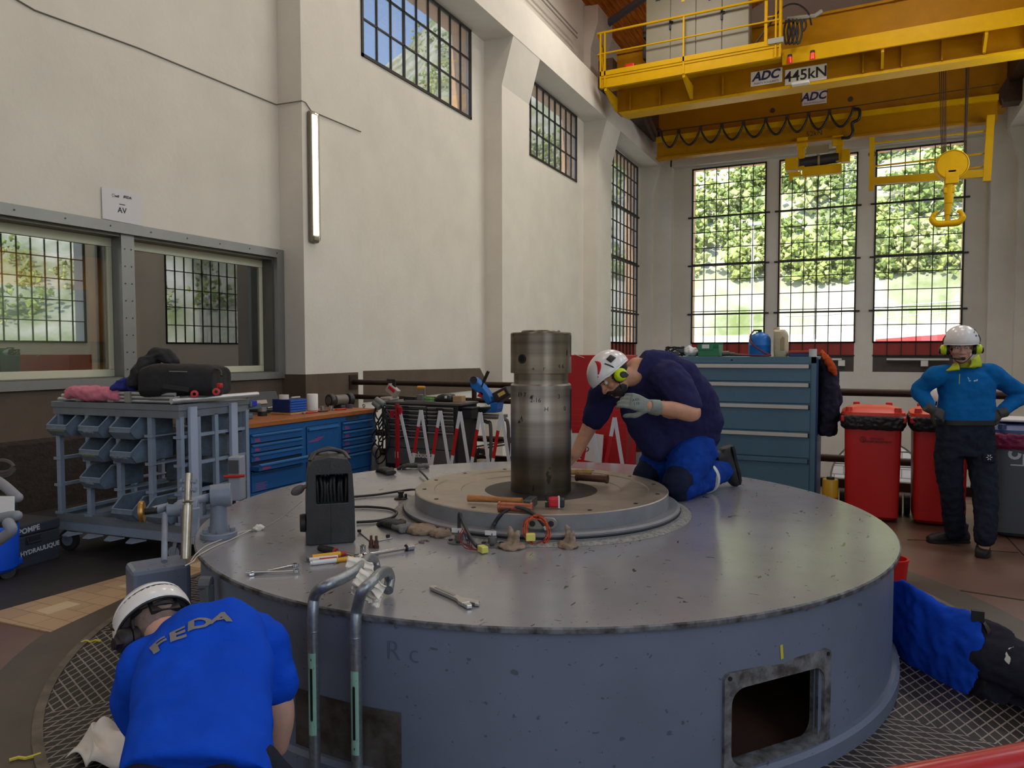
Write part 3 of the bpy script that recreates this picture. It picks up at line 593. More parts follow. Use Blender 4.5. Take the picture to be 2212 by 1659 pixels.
# electrical cabinet standing on the walkway
cab = thing('electrical_cabinet', 'grey four-door electrical cabinet standing on the yellow crane walkway', 'cabinet', (-3.95, 19.4, 8.8))
M_cab = mat('cabinet_grey', (132, 126, 106), 0.5, vary=.04, scale=2)
x0, x1 = AY(1395, 150, 19.1).x, AY(1617, 112, 19.1).x
b = MB(); b.b2(x0, x1, 19.12, 19.62, 8.8, 10.9); b.build('body', M_cab, cab, bevel=.01)
for i in range(4):
    xa, xb = x0+(x1-x0)*i/4, x0+(x1-x0)*(i+1)/4
    b = MB(); b.b2(xa+.008, xb-.008, 19.085, 19.118, 8.86, 10.88); d = b.build('door', M_cab, cab, bevel=.006)
    if i in (1, 3):
        b = MB(); b.b2(xa-.03, xa+.02, 19.05, 19.085, 9.72, 10.02); b.b2(xa, xa+.07, 19.045, 19.08, 9.86, 9.92); b.build('door_handle', M_blk, d, bevel=.008)
    b = MB()
    if i == 0: b.b2(xa+.25, xa+.37, 19.08, 19.086, 10.5, 10.53); b.build('name_plate', M_dk, d)
    if i == 1: b.prism([(xa+.26, 19.08, 10.36), (xa+.36, 19.08, 10.36), (xa+.31, 19.08, 10.45)], (0, .006, 0)); b.build('hazard_mark', mat('hazard_yellow', (226, 190, 40), .5), d); b = MB(); b.b2(xa+.03, xa+.16, 19.08, 19.086, 10.56, 10.66); b.build('blue_plate', mat('plate_blue', (70, 130, 180), .5), d)
    if i == 2:
        for k in range(6):
            for zz in (10.42, 10.52): b.cyl((xa+.2+k*.055, 19.07, zz), (xa+.2+k*.055, 19.086, zz), .016, n=8)
        b.cyl((xa+.33, 19.07, 10.28), (xa+.33, 19.086, 10.28), .03, n=10); b.build('push_button', M_dk, d)
o = MB(); o.b2(x0-.12, x0, 19.2, 19.5, 9.15, 9.5); o.b2(x0-.12, x0, 19.2, 19.5, 9.7, 10.1); o.build('cooling_unit', M_blk, cab, bevel=.03)
b = MB(); a = AY(1362, 140, 19.3); b.b2(a.x-.13, a.x+.13, 19.2, 19.4, 8.8, 9.12); e = b.build('alarm_housing', mat('signal_red', (214, 40, 18), .45), bevel=.04); tag(e, 'red alarm housing on the crane walkway beside the grey electrical cabinet', 'alarm')
for k_ in kids(crane):
    vs_ = k_.data.vertices
    if min(v.co.y for v in vs_) < 20.5:
        for v in vs_: v.co.z += .0125*(v.co.x+6.0)
    for kk in kids(k_):
        if min(v.co.y for v in kk.data.vertices) < 20.5:
            for v in kk.data.vertices: v.co.z += .0125*(v.co.x+6.0)
# main hook block
HY = 22.0
hook = thing('hook_block', 'yellow hook block with double ramshorn hook hanging on steel ropes', 'hook', AY(2048, 480, HY))
c0 = AY(2056, 358, HY); rr = 32*(c0-V((0, 0, EYE))).dot(FWD)/1600
b = MB(); b.cyl(c0+V((0, -.14, 0)), c0+V((0, .14, 0)), rr, n=36); b.box(c0+V((0, 0, -.3)), (.3, .3, .35)); b.build('sheave_block', M_yel, hook, smooth=40, bevel=.02)
b = MB(); b.lathe([(rr*.9, -.01), (rr*.92, .01)], c0+V((0, -.145, 0)), 32, R=Matrix.Rotation(PI/2, 3, 'X'), closed=True); b.box(c0+V((0, -.145, -.16)), (.16, .01, .05)); b.build('cover_plate', M_yel_shade, hook)
zb = AY(2050, 490, HY).z; xh = c0.x-.07
b = MB(); b.cyl((xh+.03, HY, c0.z-.3), (xh+.02, HY, c0.z-.95), .13, .10, n=14); b.cyl((xh+.02, HY, c0.z-.9), (xh, HY, zb+.30), .09, .07, n=14); b.box((xh+.02, HY, c0.z-.62), (.24, .2, .14)); b.build('swivel_shank', M_yel, hook, smooth=40, bevel=.01)
b = MB(); b.tube(cat_curve([(xh, HY, zb+.35), (xh, HY, zb+.2), (xh, HY, zb+.08)]), .055, 12)
for s in (-1, 1):
    b.tube(cat_curve([(xh, HY, zb+.09), (xh+s*.12, HY, zb+.085), (xh+s*.26, HY, zb+.11), (xh+s*.335, HY, zb+.22), (xh+s*.30, HY, zb+.33), (xh+s*.22, HY, zb+.40)], 6), [.085]*12+[.078]*8+[.062]*6+[.045]*4+[.03], n=12)
b.build('ramshorn_hook', M_yel, hook, smooth=70)
b = MB()
for s in (-1, 1): b.tube([(xh+s*.05, HY, zb+.50), (xh+s*.16, HY, zb+.36), (xh+s*.28, HY, zb+.25)], .012, n=6)
b.build('safety_latch', mat('latch_steel', (190, 186, 170), .4, metal=.6), hook)
b = MB()
for px in (2021, 2026, 2031, 2036): p = AY(px+2, 300, HY); b.cyl((p.x, HY, 9.3), (c0.x-.22+(px-2021)*.006, HY, c0.z+.1), .012, n=5)
for px in (2083, 2086, 2090): p = AY(px, 300, HY); b.cyl((p.x, HY, 9.3), (c0.x+.26+(px-2083)*.006, HY, c0.z), .012, n=5)
b.build('steel_rope', M_dirt, hook)
# ================================================================ GENERATOR COVER AND SHAFT
def paint_top(name, base, dark, rough, spec=0.5, scr=1.0):
    m = mat(name, base, rough); n = m.node_tree.nodes; l = m.node_tree.links; bs = n['Principled BSDF']; bs.inputs['Specular IOR Level'].default_value = spec
    if rough < .3: bs.inputs['Coat Weight'].default_value = .45; bs.inputs['Coat Roughness'].default_value = .16
    t = n.new('ShaderNodeTexCoord')
    def noise_(scale, det, stretch=None, rot=0.0):
        mp = n.new('ShaderNodeMapping'); l.new(t.outputs['Object'], mp.inputs[0])
        if stretch: mp.inputs['Scale'].default_value = stretch
        mp.inputs['Rotation'].default_value = (0, 0, rot)
        q = n.new('ShaderNodeTexNoise'); q.inputs['Scale'].default_value = scale; q.inputs['Detail'].default_value = det; q.inputs['Roughness'].default_value = .6; l.new(mp.outputs[0], q.inputs['Vector']); return q.outputs[0]
    def ramp(x, p0, p1, c0, c1):
        r = n.new('ShaderNodeValToRGB'); l.new(x, r.inputs[0]); r.color_ramp.elements[0].position = p0; r.color_ramp.elements[0].color = c0; r.color_ramp.elements[1].position = p1; r.color_ramp.elements[1].color = c1; return r.outputs[0]
    big = ramp(noise_(1.6, 4), .35, .7, lin(tuple(x*.90 for x in base)), lin(base))
    col = big
    for sc, st, rot, p in ((30, (1, .35, 1), .5, .70), (26, (.4, 1, 1), .2, .715), (9, (1, .3, 1), 1.1, .735), (70, None, 0, .72)):
        k = ramp(noise_(sc, 2, st, rot), p, p+.012, (0, 0, 0, 1), (scr, scr, scr, 1))
        mm = n.new('ShaderNodeMixRGB'); l.new(k, mm.inputs[0]); l.new(col, mm.inputs[1]); mm.inputs[2].default_value = lin(dark); col = mm.outputs[0]
    l.new(col, bs.inputs['Base Color'])
    bp = n.new('ShaderNodeBump'); bp.inputs['Strength'].default_value = .35; bp.inputs['Distance'].default_value = .003; l.new(noise_(14, 3, (1, .4, 1), .4), bp.inputs['Height']); l.new(bp.outputs[0], bs.inputs['Normal'])
    return m
M_top = paint_top('worn_grey_paint_top', (150, 150, 155), (70, 68, 66), 0.22)
M_side = paint_top('grey_blue_paint', (118, 128, 148), (74, 78, 88), 0.42, 0.35, 0.7)
M_lip = mat('lid_edge_paint', (124, 128, 134), .5, vary=.4, scale=16, col2=(52, 48, 46))
drum = thing('generator_cover', 'large round grey steel generator cover with open hatch, filling the middle of the floor', 'generator', (CX, CY, 0))
RW_ = 1.85
def CYL(s_ang, z, r): a = math.radians(s_ang); return V((CX+r*math.cos(a), CY+r*math.sin(a), z))
HA0, HA1, HZ0, HZ1 = -45.6, -31.4, 0.095, 0.385      # clear opening of the hatch
b = MB(); N = 180; zs = [0, HZ0-.01, HZ1+.01, 0.632]
for i in range(N):
    a0 = -180+360*i/N; a1 = a0+360/N
    for j in range(3):
        if j == 1 and a0 >= HA0-1.2 and a1 <= HA1+1.2 and a0 > HA0-2.1: continue
        b.add([CYL(a0, zs[j], RW_), CYL(a1, zs[j], RW_), CYL(a1, zs[j+1], RW_), CYL(a0, zs[j+1], RW_)], [(0, 1, 2, 3)])
        b.add([CYL(a0, zs[j], RW_-.02), CYL(a1, zs[j], RW_-.02), CYL(a1, zs[j+1], RW_-.02), CYL(a0, zs[j+1], RW_-.02)], [(3, 2, 1, 0)])
b.build('shell', M_side, drum, smooth=30)
b = MB(); b.lathe([(.60, .628), (DR, .628), (DR+.002, .634), (DR+.002, .645), (DR-.004, .65), (.60, .65)], (CX, CY, 0), 160, closed=True); lid = b.build('lid_plate', [M_top, M_lip], drum, smooth=25)
for p in lid.data.polygons:
    if abs(p.normal.z) < .9: p.material_index = 1
b = MB(); b.lathe([(RW_-.03, .0), (RW_+.035, .0), (RW_+.035, .07), (RW_+.02, .085), (RW_-.03, .085)], (CX, CY, 0), 160, closed=True); b.build('base_flange', M_side, drum, smooth=30)
def rrect(a0, a1, z0, z1, rad, n=8):   # rounded rectangle in (angle, height)
    ra = math.degrees(rad/RW_); pts = []
    for ca, cz, q in ((a1-ra, z1-rad, 0), (a0+ra, z1-rad, 1), (a0+ra, z0+rad, 2), (a1-ra, z0+rad, 3)):
        for k in range(n+1): t = (q + k/n)*PI/2; pts.append((ca+ra*math.cos(t), cz+rad*math.sin(t)))
    return pts
o_ = rrect(-46.5, -30.2, .045, .442, .025); i_ = rrect(HA0, HA1, HZ0, HZ1, .06); k = len(o_)
b = MB(); vs = [CYL(a, z, RW_+.014) for a, z in o_] + [CYL(a, z, RW_+.014) for a, z in i_] + [CYL(a, z, RW_-.005) for a, z in o_] + [CYL(a, z, RW_-.05) for a, z in i_]
fs = []
for j in range(k): n_ = (j+1) % k; fs += [(j, n_, k+n_, k+j), (j, 2*k+j, 2*k+n_, n_), (k+j, k+n_, 3*k+n_, 3*k+j)]
b.add(vs, fs); hf = b.build('hatch_frame', mat('chipped_frame_paint', (128, 130, 134), .5, vary=.35, scale=18, col2=(66, 62, 58)), drum)
b = MB()
for a, z in ((-45.9, .425), (-30.9, .425), (-30.9, .065), (-45.9, .065)): c_ = CYL(a, z, RW_+.013); b.cyl(c_, CYL(a, z, RW_+.018), .008, n=8)
b.build('screw_hole', M_dk, hf)
b = MB(); b.lathe([(.9, .02), (.9, .60)], (CX, CY, 0), 48); b.build('inner_stator', mat('dark_stator', (40, 34, 30), .8), drum)
# worn lower panel, chalk marks
b = MB()
b.grid(lambda u, v: CYL(-97+14.8*u, .305*v, RW_+.004), 24, 1)
b.build('patch_plate', mat('stained_plate', (96, 92, 88), .6, vary=.4, scale=9, col2=(58, 46, 38)), drum)
def on_shell(a, z, rot=0.0): 
    t = math.radians(a); n_ = V((math.cos(t), math.sin(t), 0)); x = V((-math.sin(t), math.cos(t), 0)); z_ = V((0, 0, 1))
    R = Matrix((x, z_, n_)).transposed() @ Matrix.Rotation(rot, 3, 'Z'); return M4(CYL(a, z, RW_+.002), R)
b = MB(); b.text('R c', .10, on_shell(-82.0, .52), depth=.0005, bold=-.002); b.build('chalk_mark', mat('pencil_blue', (88, 96, 118), .7), drum)
b = MB(); b.text('1', .07, on_shell(-38.4, .475, .1), depth=.0005, bold=.003); b.build('chalk_mark', mat('paint_yellow', (214, 200, 70), .6), drum)
# bearing ring
ring = thing('bearing_cover', 'round stepped steel bearing cover ring bolted on top of the generator, around the shaft', 'bearing cover', (CX, CY, DZ))
M_bare = mat('bare_machined_steel', (158, 148, 132), .38, metal=.35, vary=.14, scale=7, bump=.05, bscale=50)
M_ringp = mat('ring_grey_paint', (128, 130, 134), .4, vary=.12, scale=10)
b = MB(); b.lathe([(.60, .65), (.825, .65), (.80, .665), (.80, .693), (.785, .70), (.60, .70)], (CX, CY, 0), 128, closed=True); b.build('base_ring', M_ringp, ring, smooth=25)
b = MB(); b.lathe([(.803, .672), (.806, .678), (.803, .684)], (CX, CY, 0), 128, closed=True); b.build('seal_cord', M_blk, ring, smooth=40)
b = MB(); b.lathe([(.33, .70), (.735, .70), (.735, .775), (.730, .78), (.625, .78), (.62, .774), (.47, .772), (.465, .766), (.33, .764)], (CX, CY, 0), 128, closed=True)
rg = b.build('upper_ring', [M_ringp, M_bare], ring, smooth=25)
for p in rg.data.polygons:
    if p.normal.z > .5: p.material_index = 1
b = MB(); b.lathe([(.33, .764), (.327, .50)], (CX, CY, 0), 96); b.lathe([(.327, .50), (.15, .50)], (CX, CY, 0), 64); b.build('bore', mat('dark_bore', (30, 27, 24), .6), ring, smooth=30)
b = MB()
for i in range(14): a = 2*PI*i/14+.1; c_ = (CX+.68*math.cos(a), CY+.68*math.sin(a), .781); b.cyl(c_, (c_[0], c_[1], .7825), .012, n=8)
b.build('bolt_hole', M_dk, ring)
a_l = math.degrees(math.atan2(AZ(1170, 1130, .74).y-CY, AZ(1170, 1130, .74).x-CX))
def on_ring(a, z, r=.735): t = math.radians(a); n_ = V((math.cos(t), math.sin(t), 0)); return M4((CX+r*n_.x, CY+r*n_.y, z), Matrix((V((-n_.y, n_.x, 0)), V((0, 0, 1)), n_)).transposed())
mm = on_ring(a_l, .738); b = MB(); hexa = []
for k in range(20): t = 2*PI*k/20; hexa.append(mm @ V((.032*math.cos(t) + (.045 if math.cos(t) > 0 else -.045), .030*math.sin(t)*(1), .0)))
b.prism(hexa, mm.to_3x3() @ V((0, 0, .018))); bl = b.build('lug_plate', mat('lug_steel', (140, 136, 128), .4, metal=.4), ring, bevel=.004)
b = MB()
for s in (-1, 1): b.cyl(mm @ V((s*.045, 0, .0185)), mm @ V((s*.045, 0, .0200)), .015, n=12)
b.build('lug_hole', M_dk, bl)
# putty / cable seals band
b = MB(); b.lathe([(.80, .651), (.862, .651), (.84, .660), (.80, .664)], (CX, CY, 0), 128, closed=True); b.build('sealant_bead', mat('grey_sealant', (150, 150, 146), .8, vary=.4, scale=60, bump=1, bscale=120), ring, smooth=40)
# shaft
shaft = thing('generator_shaft', 'upright polished steel shaft rising from the middle of the bearing cover', 'shaft', (CX, CY, DZ))
def shaft_mat():
    m = mat('turned_steel', (150, 146, 140), .30, metal=.80); n = m.node_tree.nodes; l = m.node_tree.links; bs = n['Principled BSDF']; t = n.new('ShaderNodeTexCoord')
    def N_(scale, st): mp = n.new('ShaderNodeMapping'); l.new(t.outputs['Object'], mp.inputs[0]); mp.inputs['Scale'].default_value = st; q = n.new('ShaderNodeTexNoise'); q.inputs['Scale'].default_value = scale; q.inputs['Detail'].default_value = 6; l.new(mp.outputs[0], q.inputs['Vector']); return q.outputs[0]
    def ramp(x, els):
        r = n.new('ShaderNodeValToRGB'); l.new(x, r.inputs[0]); cr = r.color_ramp
        while len(cr.elements) < len(els): cr.elements.new(.5)
        for e, (p, c) in zip(cr.elements, els): e.position = p; e.color = lin(c)
        return r.outputs[0]
    bands = ramp(N_(1.0, (.15, .15, 9)), [(.32, (150, 146, 142)), (.5, (196, 193, 188)), (.7, (226, 224, 220))])
    # staining by height: bare grip zone, dark oil zone, polished foot
    sp = n.new('ShaderNodeSeparateXYZ'); l.new(t.outputs['Object'], sp.inputs[0]); mr = n.new('ShaderNodeMapRange'); l.new(sp.outputs[2], mr.inputs[0]); mr.inputs[1].default_value = .65; mr.inputs[2].default_value = 1.70
    zone = ramp(mr.outputs[0], [(0, (236, 226, 206)), (.06, (190, 176, 152)), (.10, (128, 118, 104)), (.30, (104, 96, 86)), (.36, (150, 144, 140)), (.42, (214, 208, 200)), (.69, (226, 220, 212)), (.73, (150, 140, 126)), (.77, (176, 166, 150)), (1, (160, 150, 138))])
    mm = n.new('ShaderNodeMixRGB'); mm.blend_type = 'MULTIPLY'; mm.inputs[0].default_value = 1; l.new(bands, mm.inputs[1]); l.new(zone, mm.inputs[2])
    st = ramp(N_(16, (1, 1, .5)), [(.66, (0, 0, 0)), (.69, (255, 255, 255))]); m2 = n.new('ShaderNodeMixRGB'); l.new(st, m2.inputs[0]); l.new(mm.outputs[0], m2.inputs[1]); m2.inputs[2].default_value = lin((50, 46, 42)); l.new(m2.outputs[0], bs.inputs['Base Color'])
    rr_ = n.new('ShaderNodeMapRange'); l.new(N_(5, (1, 1, 2)), rr_.inputs[0]); rr_.inputs[3].default_value = .2; rr_.inputs[4].default_value = .46; l.new(rr_.outputs[0], bs.inputs['Roughness'])
    return m
M_shaft = shaft_mat()
b = MB(); b.lathe([(.20, .50), (.20, .665), (.186, .68), (.184, .725), (.177, .73), (.177, 1.380), (.170, 1.389), (.158, 1.389)], (CX, CY, 0), 96); b.build('shaft_body', M_shaft, shaft, smooth=25)
b = MB(); b.lathe([(.158, 1.385), (.158, 1.455)], (CX, CY, 0), 96); b.build('neck', M_shaft, shaft, smooth=25)
b = MB(); b.lathe([(.158, 1.451), (.177, 1.451), (.177, 1.678), (.172, 1.684), (.115, 1.684), (.115, 1.690), (.108, 1.697), (0.001, 1.697)], (CX, CY, 0), 96); hd = b.build('shaft_head', M_shaft, shaft, smooth=25)
av = math.degrees(math.atan2(-CY, -CX))     # towards the camera
def on_shaft(da, z, r=.177): t = math.radians(av+da); n_ = V((math.cos(t), math.sin(t), 0)); return M4((CX+r*n_.x, CY+r*n_.y, z), Matrix((V((-n_.y, n_.x, 0)), V((0, 0, 1)), n_)).transposed())
mm = on_shaft(-37, 1.533); b = MB(); b.lathe([(.019, -.004), (.027, -.002), (.027, .003), (.019, .002)], (0, 0, 0), 24, closed=True); b.lathe([(.0001, .0005), (.02, .0005)], (0, 0, 0), 24)
for i, v_ in enumerate(b.v): b.v[i] = tuple(mm @ V(v_))
b.build('tapped_hole', M_dk, hd, smooth=30)
for z0, z1 in ((1.545, 1.67), (1.12, 1.36)):
    b = MB(); pts = []
    for k in range(9): t = PI*k/8; pts.append((.014*math.cos(t), z1-.014+.014*math.sin(t)))
    for k in range(9): t = PI+PI*k/8; pts.append((.014*math.cos(t), z0+.014+.014*math.sin(t)))
    m0 = on_shaft(76, 0, .1755); b.prism([m0 @ V((x, z, 0)) for x, z in pts], m0.to_3x3() @ V((0, 0, .0025))); b.build('keyway', M_dk, shaft)
b = MB()
for da, z, s in ((-14, 1.475, '+'), (6, 1.48, 'r'), (40, 1.49, '4 6'), (-38, 1.33, '19 7'), (-10, 1.30, '2-16'), (35, 1.32, '3'), (50, 1.25, '0'), (10, 1.25, 'H')): b.text(s, .035, on_shaft(da, z, .1773), depth=.0004)
b.build('stamped_mark', M_dk, shaft)
# ================================================================ PEOPLE
def curve_r(pts, rads, n=5):
    k = cat_curve(pts, n); out = []
    for i in range(len(pts)-1): out += [rads[i] + (rads[i+1]-rads[i])*j/n for j in range(n)]
    return k, out + [rads[-1]]
def limb(b, pts, rads, n=14, ends=True):
    P_, R_ = curve_r(pts, rads); b.tube(P_, R_, n)
    if ends: b.ball(P_[0], R_[0]*.98, 12); b.ball(P_[-1], R_[-1]*.98, 12)
def loft(b, secs, n=28, e=2.5):
    vs = []
    for c, ax, ay in secs:
        for i in range(n):
            t = 2*PI*i/n; u, v = math.cos(t), math.sin(t)
            vs.append(V(c) + V(ax)*math.copysign(abs(u)**(2/e), u) + V(ay)*math.copysign(abs(v)**(2/e), v))
    k = len(secs); b.add(vs, [(j*n+i, j*n+(i+1) % n, (j+1)*n+(i+1) % n, (j+1)*n+i) for j in range(k-1) for i in range(n)] + [tuple(range(n-1, -1, -1)), tuple(range((k-1)*n, k*n))])
def organic(b, name, m, parent=None, vox=.008, sm=6, wrinkle=0.0, wscale=.09, local=False):
    o = b.build(name, m, parent, local=local)
    r = o.modifiers.new('remesh', 'REMESH'); r.mode = 'VOXEL'; r.voxel_size = vox; r.use_smooth_shade = True
    s = o.modifiers.new('smooth', 'SMOOTH'); s.factor = .5; s.iterations = sm
    if wrinkle:
        t = bpy.data.textures.new(name+'_folds', 'CLOUDS'); t.noise_scale = wscale; t.noise_depth = 1
        d = o.modifiers.new('folds', 'DISPLACE'); d.texture = t; d.strength = wrinkle; d.mid_level = .5; d.texture_coords = 'LOCAL'
        s2 = o.modifiers.new('smooth2', 'SMOOTH'); s2.factor = .5; s2.iterations = 2
    return o
def hand(b, w, d, up, side=1, curl=.5, s=1.0, curls=None, thumb=.5):
    """palm, four unequal bent fingers and a thumb; up = back of the hand, side = +1 when the thumb lies along d x up"""
    d = V(d).normalized(); up = V(up); up = (up - d*up.dot(d)).normalized(); x = d.cross(up)*side; w = V(w)
    L = .095*s; loft(b, [(w - d*.02*s, x*.028*s, up*.020*s), (w + d*.02*s, x*.034*s, up*.019*s), (w + d*.06*s, x*.042*s, up*.017*s), (w + d*L, x*.041*s, up*.014*s)], 16)
    for i, (off, ln, r) in enumerate(((.031, .074, .0098), (.011, .083, .0102), (-.010, .077, .0098), (-.030, .060, .0086))):
        p = w + d*(L-.006*s) + x*off*s; a = (curls[i] if curls else curl*(1+.12*i)); pts = [p - d*.02*s, p]; ang = 0.0
        for f in (.45, .32, .23): ang += a; dr = d*math.cos(ang) - up*math.sin(ang) + x*off*1.2; pts.append(pts[-1] + dr.normalized()*ln*f*s)
        b.tube(cat_curve(pts, 3), [r*s]*(3*4) + [r*.86*s], 10); b.ball(pts[-1], r*.9*s, 10)
    p0 = w + d*.018*s + x*.026*s; dr = (d*.62 + x*.62 - up*thumb).normalized(); p1 = p0 + dr*.045*s; dr2 = (d*.9 + x*.15 - up*thumb*1.3).normalized(); p2 = p1 + dr2*.034*s; p3 = p2 + (dr2*.9 - up*.25).normalized()*.026*s
    b.tube(cat_curve([p0 - dr*.015*s, p0, p1, p2, p3], 3), [.016*s]*4+[.0135*s]*4+[.0115*s]*4+[.0095*s], 10); b.ball(p3, .0098*s, 10)
class Head:
    def __init__(h, c, F, U, s=1.0):
        h.c = V(c); h.F = V(F).normalized(); U = V(U); h.U = (U - h.F*U.dot(h.F)).normalized(); h.X = h.F.cross(h.U); h.s = s
        h.R = Matrix((h.X, h.F, h.U)).transposed()
    def P(h, x, y, z): return h.c + (h.X*x + h.F*y + h.U*z)*h.s
    def skull(h, b, neck=None):
        s = h.s; B = lambda p, r, n=16: b.ball(h.P(*p), tuple(q*s for q in r) if isinstance(r, tuple) else r*s, n, h.R)
        B((0, -.012, .03), (.075, .096, .092), 20); B((0, .022, -.045), (.059, .070, .078), 18); B((0, .066, -.098), (.026, .022, .020)); B((0, .03, -.085), (.048, .055, .035))
        for t in (-1, 1): B((t*.040, .062, -.028), (.026, .024, .024)); B((t*.079, -.008, -.012), (.010, .020, .032)); B((t*.019, .104, -.036), (.010, .012, .009), 10)
        b.tube([h.P(0, .088, .012), h.P(0, .100, -.012), h.P(0, .116, -.034)], [.009*s, .011*s, .013*s], 10); B((0, .114, -.036), (.013, .012, .011), 10)
        b.tube([h.P(-.045, .076, .020), h.P(-.02, .090, .023), h.P(.02, .090, .023), h.P(.045, .076, .020)], .010*s, 8)
        b.tube([h.P(-.023, .084, -.064), h.P(0, .093, -.062), h.P(.023, .084, -.064)], .0062*s, 8); b.tube([h.P(-.02, .083, -.074), h.P(0, .090, -.075), h.P(.02, .083, -.074)], .0072*s, 8)
        if neck is not None: limb(b, [h.P(0, -.03, -.03), (h.P(0, -.035, -.09)*.6+V(neck)*.4), neck], [.058*s, .060*s, .066*s])
    def face(h, par, hair):
        s = h.s; Me = mat('eye_white', (214, 206, 198), .3); Mi = mat('iris_dark', (40, 30, 24), .2)
        for t in (-1, 1):
            b = MB(); b.ball(h.P(t*.031, .0745, .002), .0125*s, 12); e = b.build('eye', Me, par, smooth=60); b = MB(); b.ball(h.P(t*.031, .0835, .001), .0052*s, 10); b.build('iris', Mi, e, smooth=60)
            b = MB(); b.tube([h.P(t*.048, .0835, .018), h.P(t*.033, .0965, .0245), h.P(t*.015, .098, .021)], [.0030*s, .0046*s, .0042*s], 8); b.build('eyebrow', hair, par, smooth=60)
        b = MB(); b.tube([h.P(-.022, .0885, -.069), h.P(0, .0975, -.0688), h.P(.022, .0885, -.069)], .0022*s, 6); b.build('mouth', mat('lip_line', (96, 44, 40), .5), par, smooth=60)
    def sh(h, a, e, k=1.0):   # point on the helmet shell: azimuth a from the front, elevation e
        ce = math.cos(e); return h.P(.116*k*math.sin(a)*ce, -.004 + (.140 if math.cos(a) > 0 else .132)*k*math.cos(a)*ce, .040 + .118*k*math.sin(e))
    def helmet(h, par, shell=None, stripe=False, rim=None):
        Mh = shell or mat('white_helmet_shell', (232, 230, 226), .28, coat=.3)
        def e0(a): return math.radians(-6 - 10*(1-math.cos(a))/2 + (0 if math.cos(a) < .5 else 3))
        b = MB(); b.grid(lambda u, v: h.sh(2*PI*u, e0(2*PI*u) + (PI/2*.995-e0(2*PI*u))*v, 1 + .012*math.sin(min(1, v*3)*PI) if v < .34 else 1), 48, 16, closed_u=True)
        o = b.build('helmet', Mh, par, smooth=60); m = o.modifiers.new('thick', 'SOLIDIFY'); m.thickness = .006*h.s; m.offset = 0
        b = MB(); b.tube([h.sh(2*PI*k/40, e0(2*PI*k/40), 1.005) for k in range(41)], .005*h.s, 8); b.build('helmet_rim', rim or Mh, o, smooth=60)
        return o
    def patch(h, par, name, m, fn, nu=10, nv=4, k=1.03, thick=.004):
        b = MB(); b.grid(lambda u, v: h.sh(*fn(u, v), k), nu, nv); o = b.build(name, m, par, smooth=60); q = o.modifiers.new('thick', 'SOLIDIFY'); q.thickness = thick; q.offset = 0; return o
    def muffs(h, par, m, sides=(-1, 1), dx=.0):
        for t in sides:
            b = MB(); c = h.P(t*(.100+dx), .002, -.022); R = frame(h.X*t, h.U); prof = [(.001, .030), (.024, .029), (.036, .020), (.040, .006), (.040, -.008), (.034, -.014), (.001, -.014)]
            b.lathe([(r*h.s, z*h.s) for r, z in prof], c, 24, R=R); o = b.build('ear_muff', m, par, smooth=40)
            b = MB(); b.lathe([(.001, .042), (.018, .041), (.020, .028), (.001, .026)], c + h.U*(-.008), 16, R=R); b.box(c + h.X*t*.03 - h.U*.02 - h.F*.012, (.02, .018, .03), h.R); b.build('muff_cap', M_blk, o, smooth=40)
            b = MB(); b.lathe([(.042*h.s, -.012), (.042*h.s, -.030), (.03*h.s, -.030)], c, 20, R=R); b.build('muff_cushion', M_blk, o, smooth=40)
            b = MB(); b.tube(cat_curve([h.sh(t*1.35, .42, 1.03), h.sh(t*1.45, .12, 1.06), c + h.U*.045 + h.X*t*.012, c + h.U*.01 + h.X*t*.024]), .0045, 6); b.build('muff_arm', M_blk, o, smooth=60)
    def strap(h, par, low=True):
        b = MB(); b.tube(cat_curve([h.P(-.085, .03, .02), h.P(-.072, .035, -.06), h.P(0, .055, -.122), h.P(.072, .035, -.06), h.P(.085, .03, .02)]), .006, 6, flat=.4)
        for t in (-1, 1): b.tube([h.P(t*.088, -.06, .0), h.P(t*.074, .02, -.055)], .005, 6)
        b.build('chin_strap', M_blk, par, smooth=60)
M_skin = mat('skin_tan', (196, 142, 112), .5, vary=.10, scale=18, bump=.06, bscale=90)
M_skin2 = mat('skin_fair', (206, 160, 138), .5, vary=.08, scale=16, bump=.06, bscale=90)
M_hairdk = mat('dark_hair', (34, 26, 22), .7, vary=.3, scale=60)
M_lime = mat('lime_yellow_muff', (206, 232, 20), .35)
M_red_s = mat('helmet_red', (200, 24, 36), .35)
M_boot = mat('black_boot', (36, 33, 32), .6, vary=.25, scale=30, bump=.2, bscale=80)
M_sole = mat('boot_sole', (22, 22, 22), .7)
M_refl = mat('reflective_tape', (206, 208, 200), .4)
def cloth(name, col, v=.10): return mat(name, col, .88, vary=v, scale=7, bump=.35, bscale=28, spec=.12)
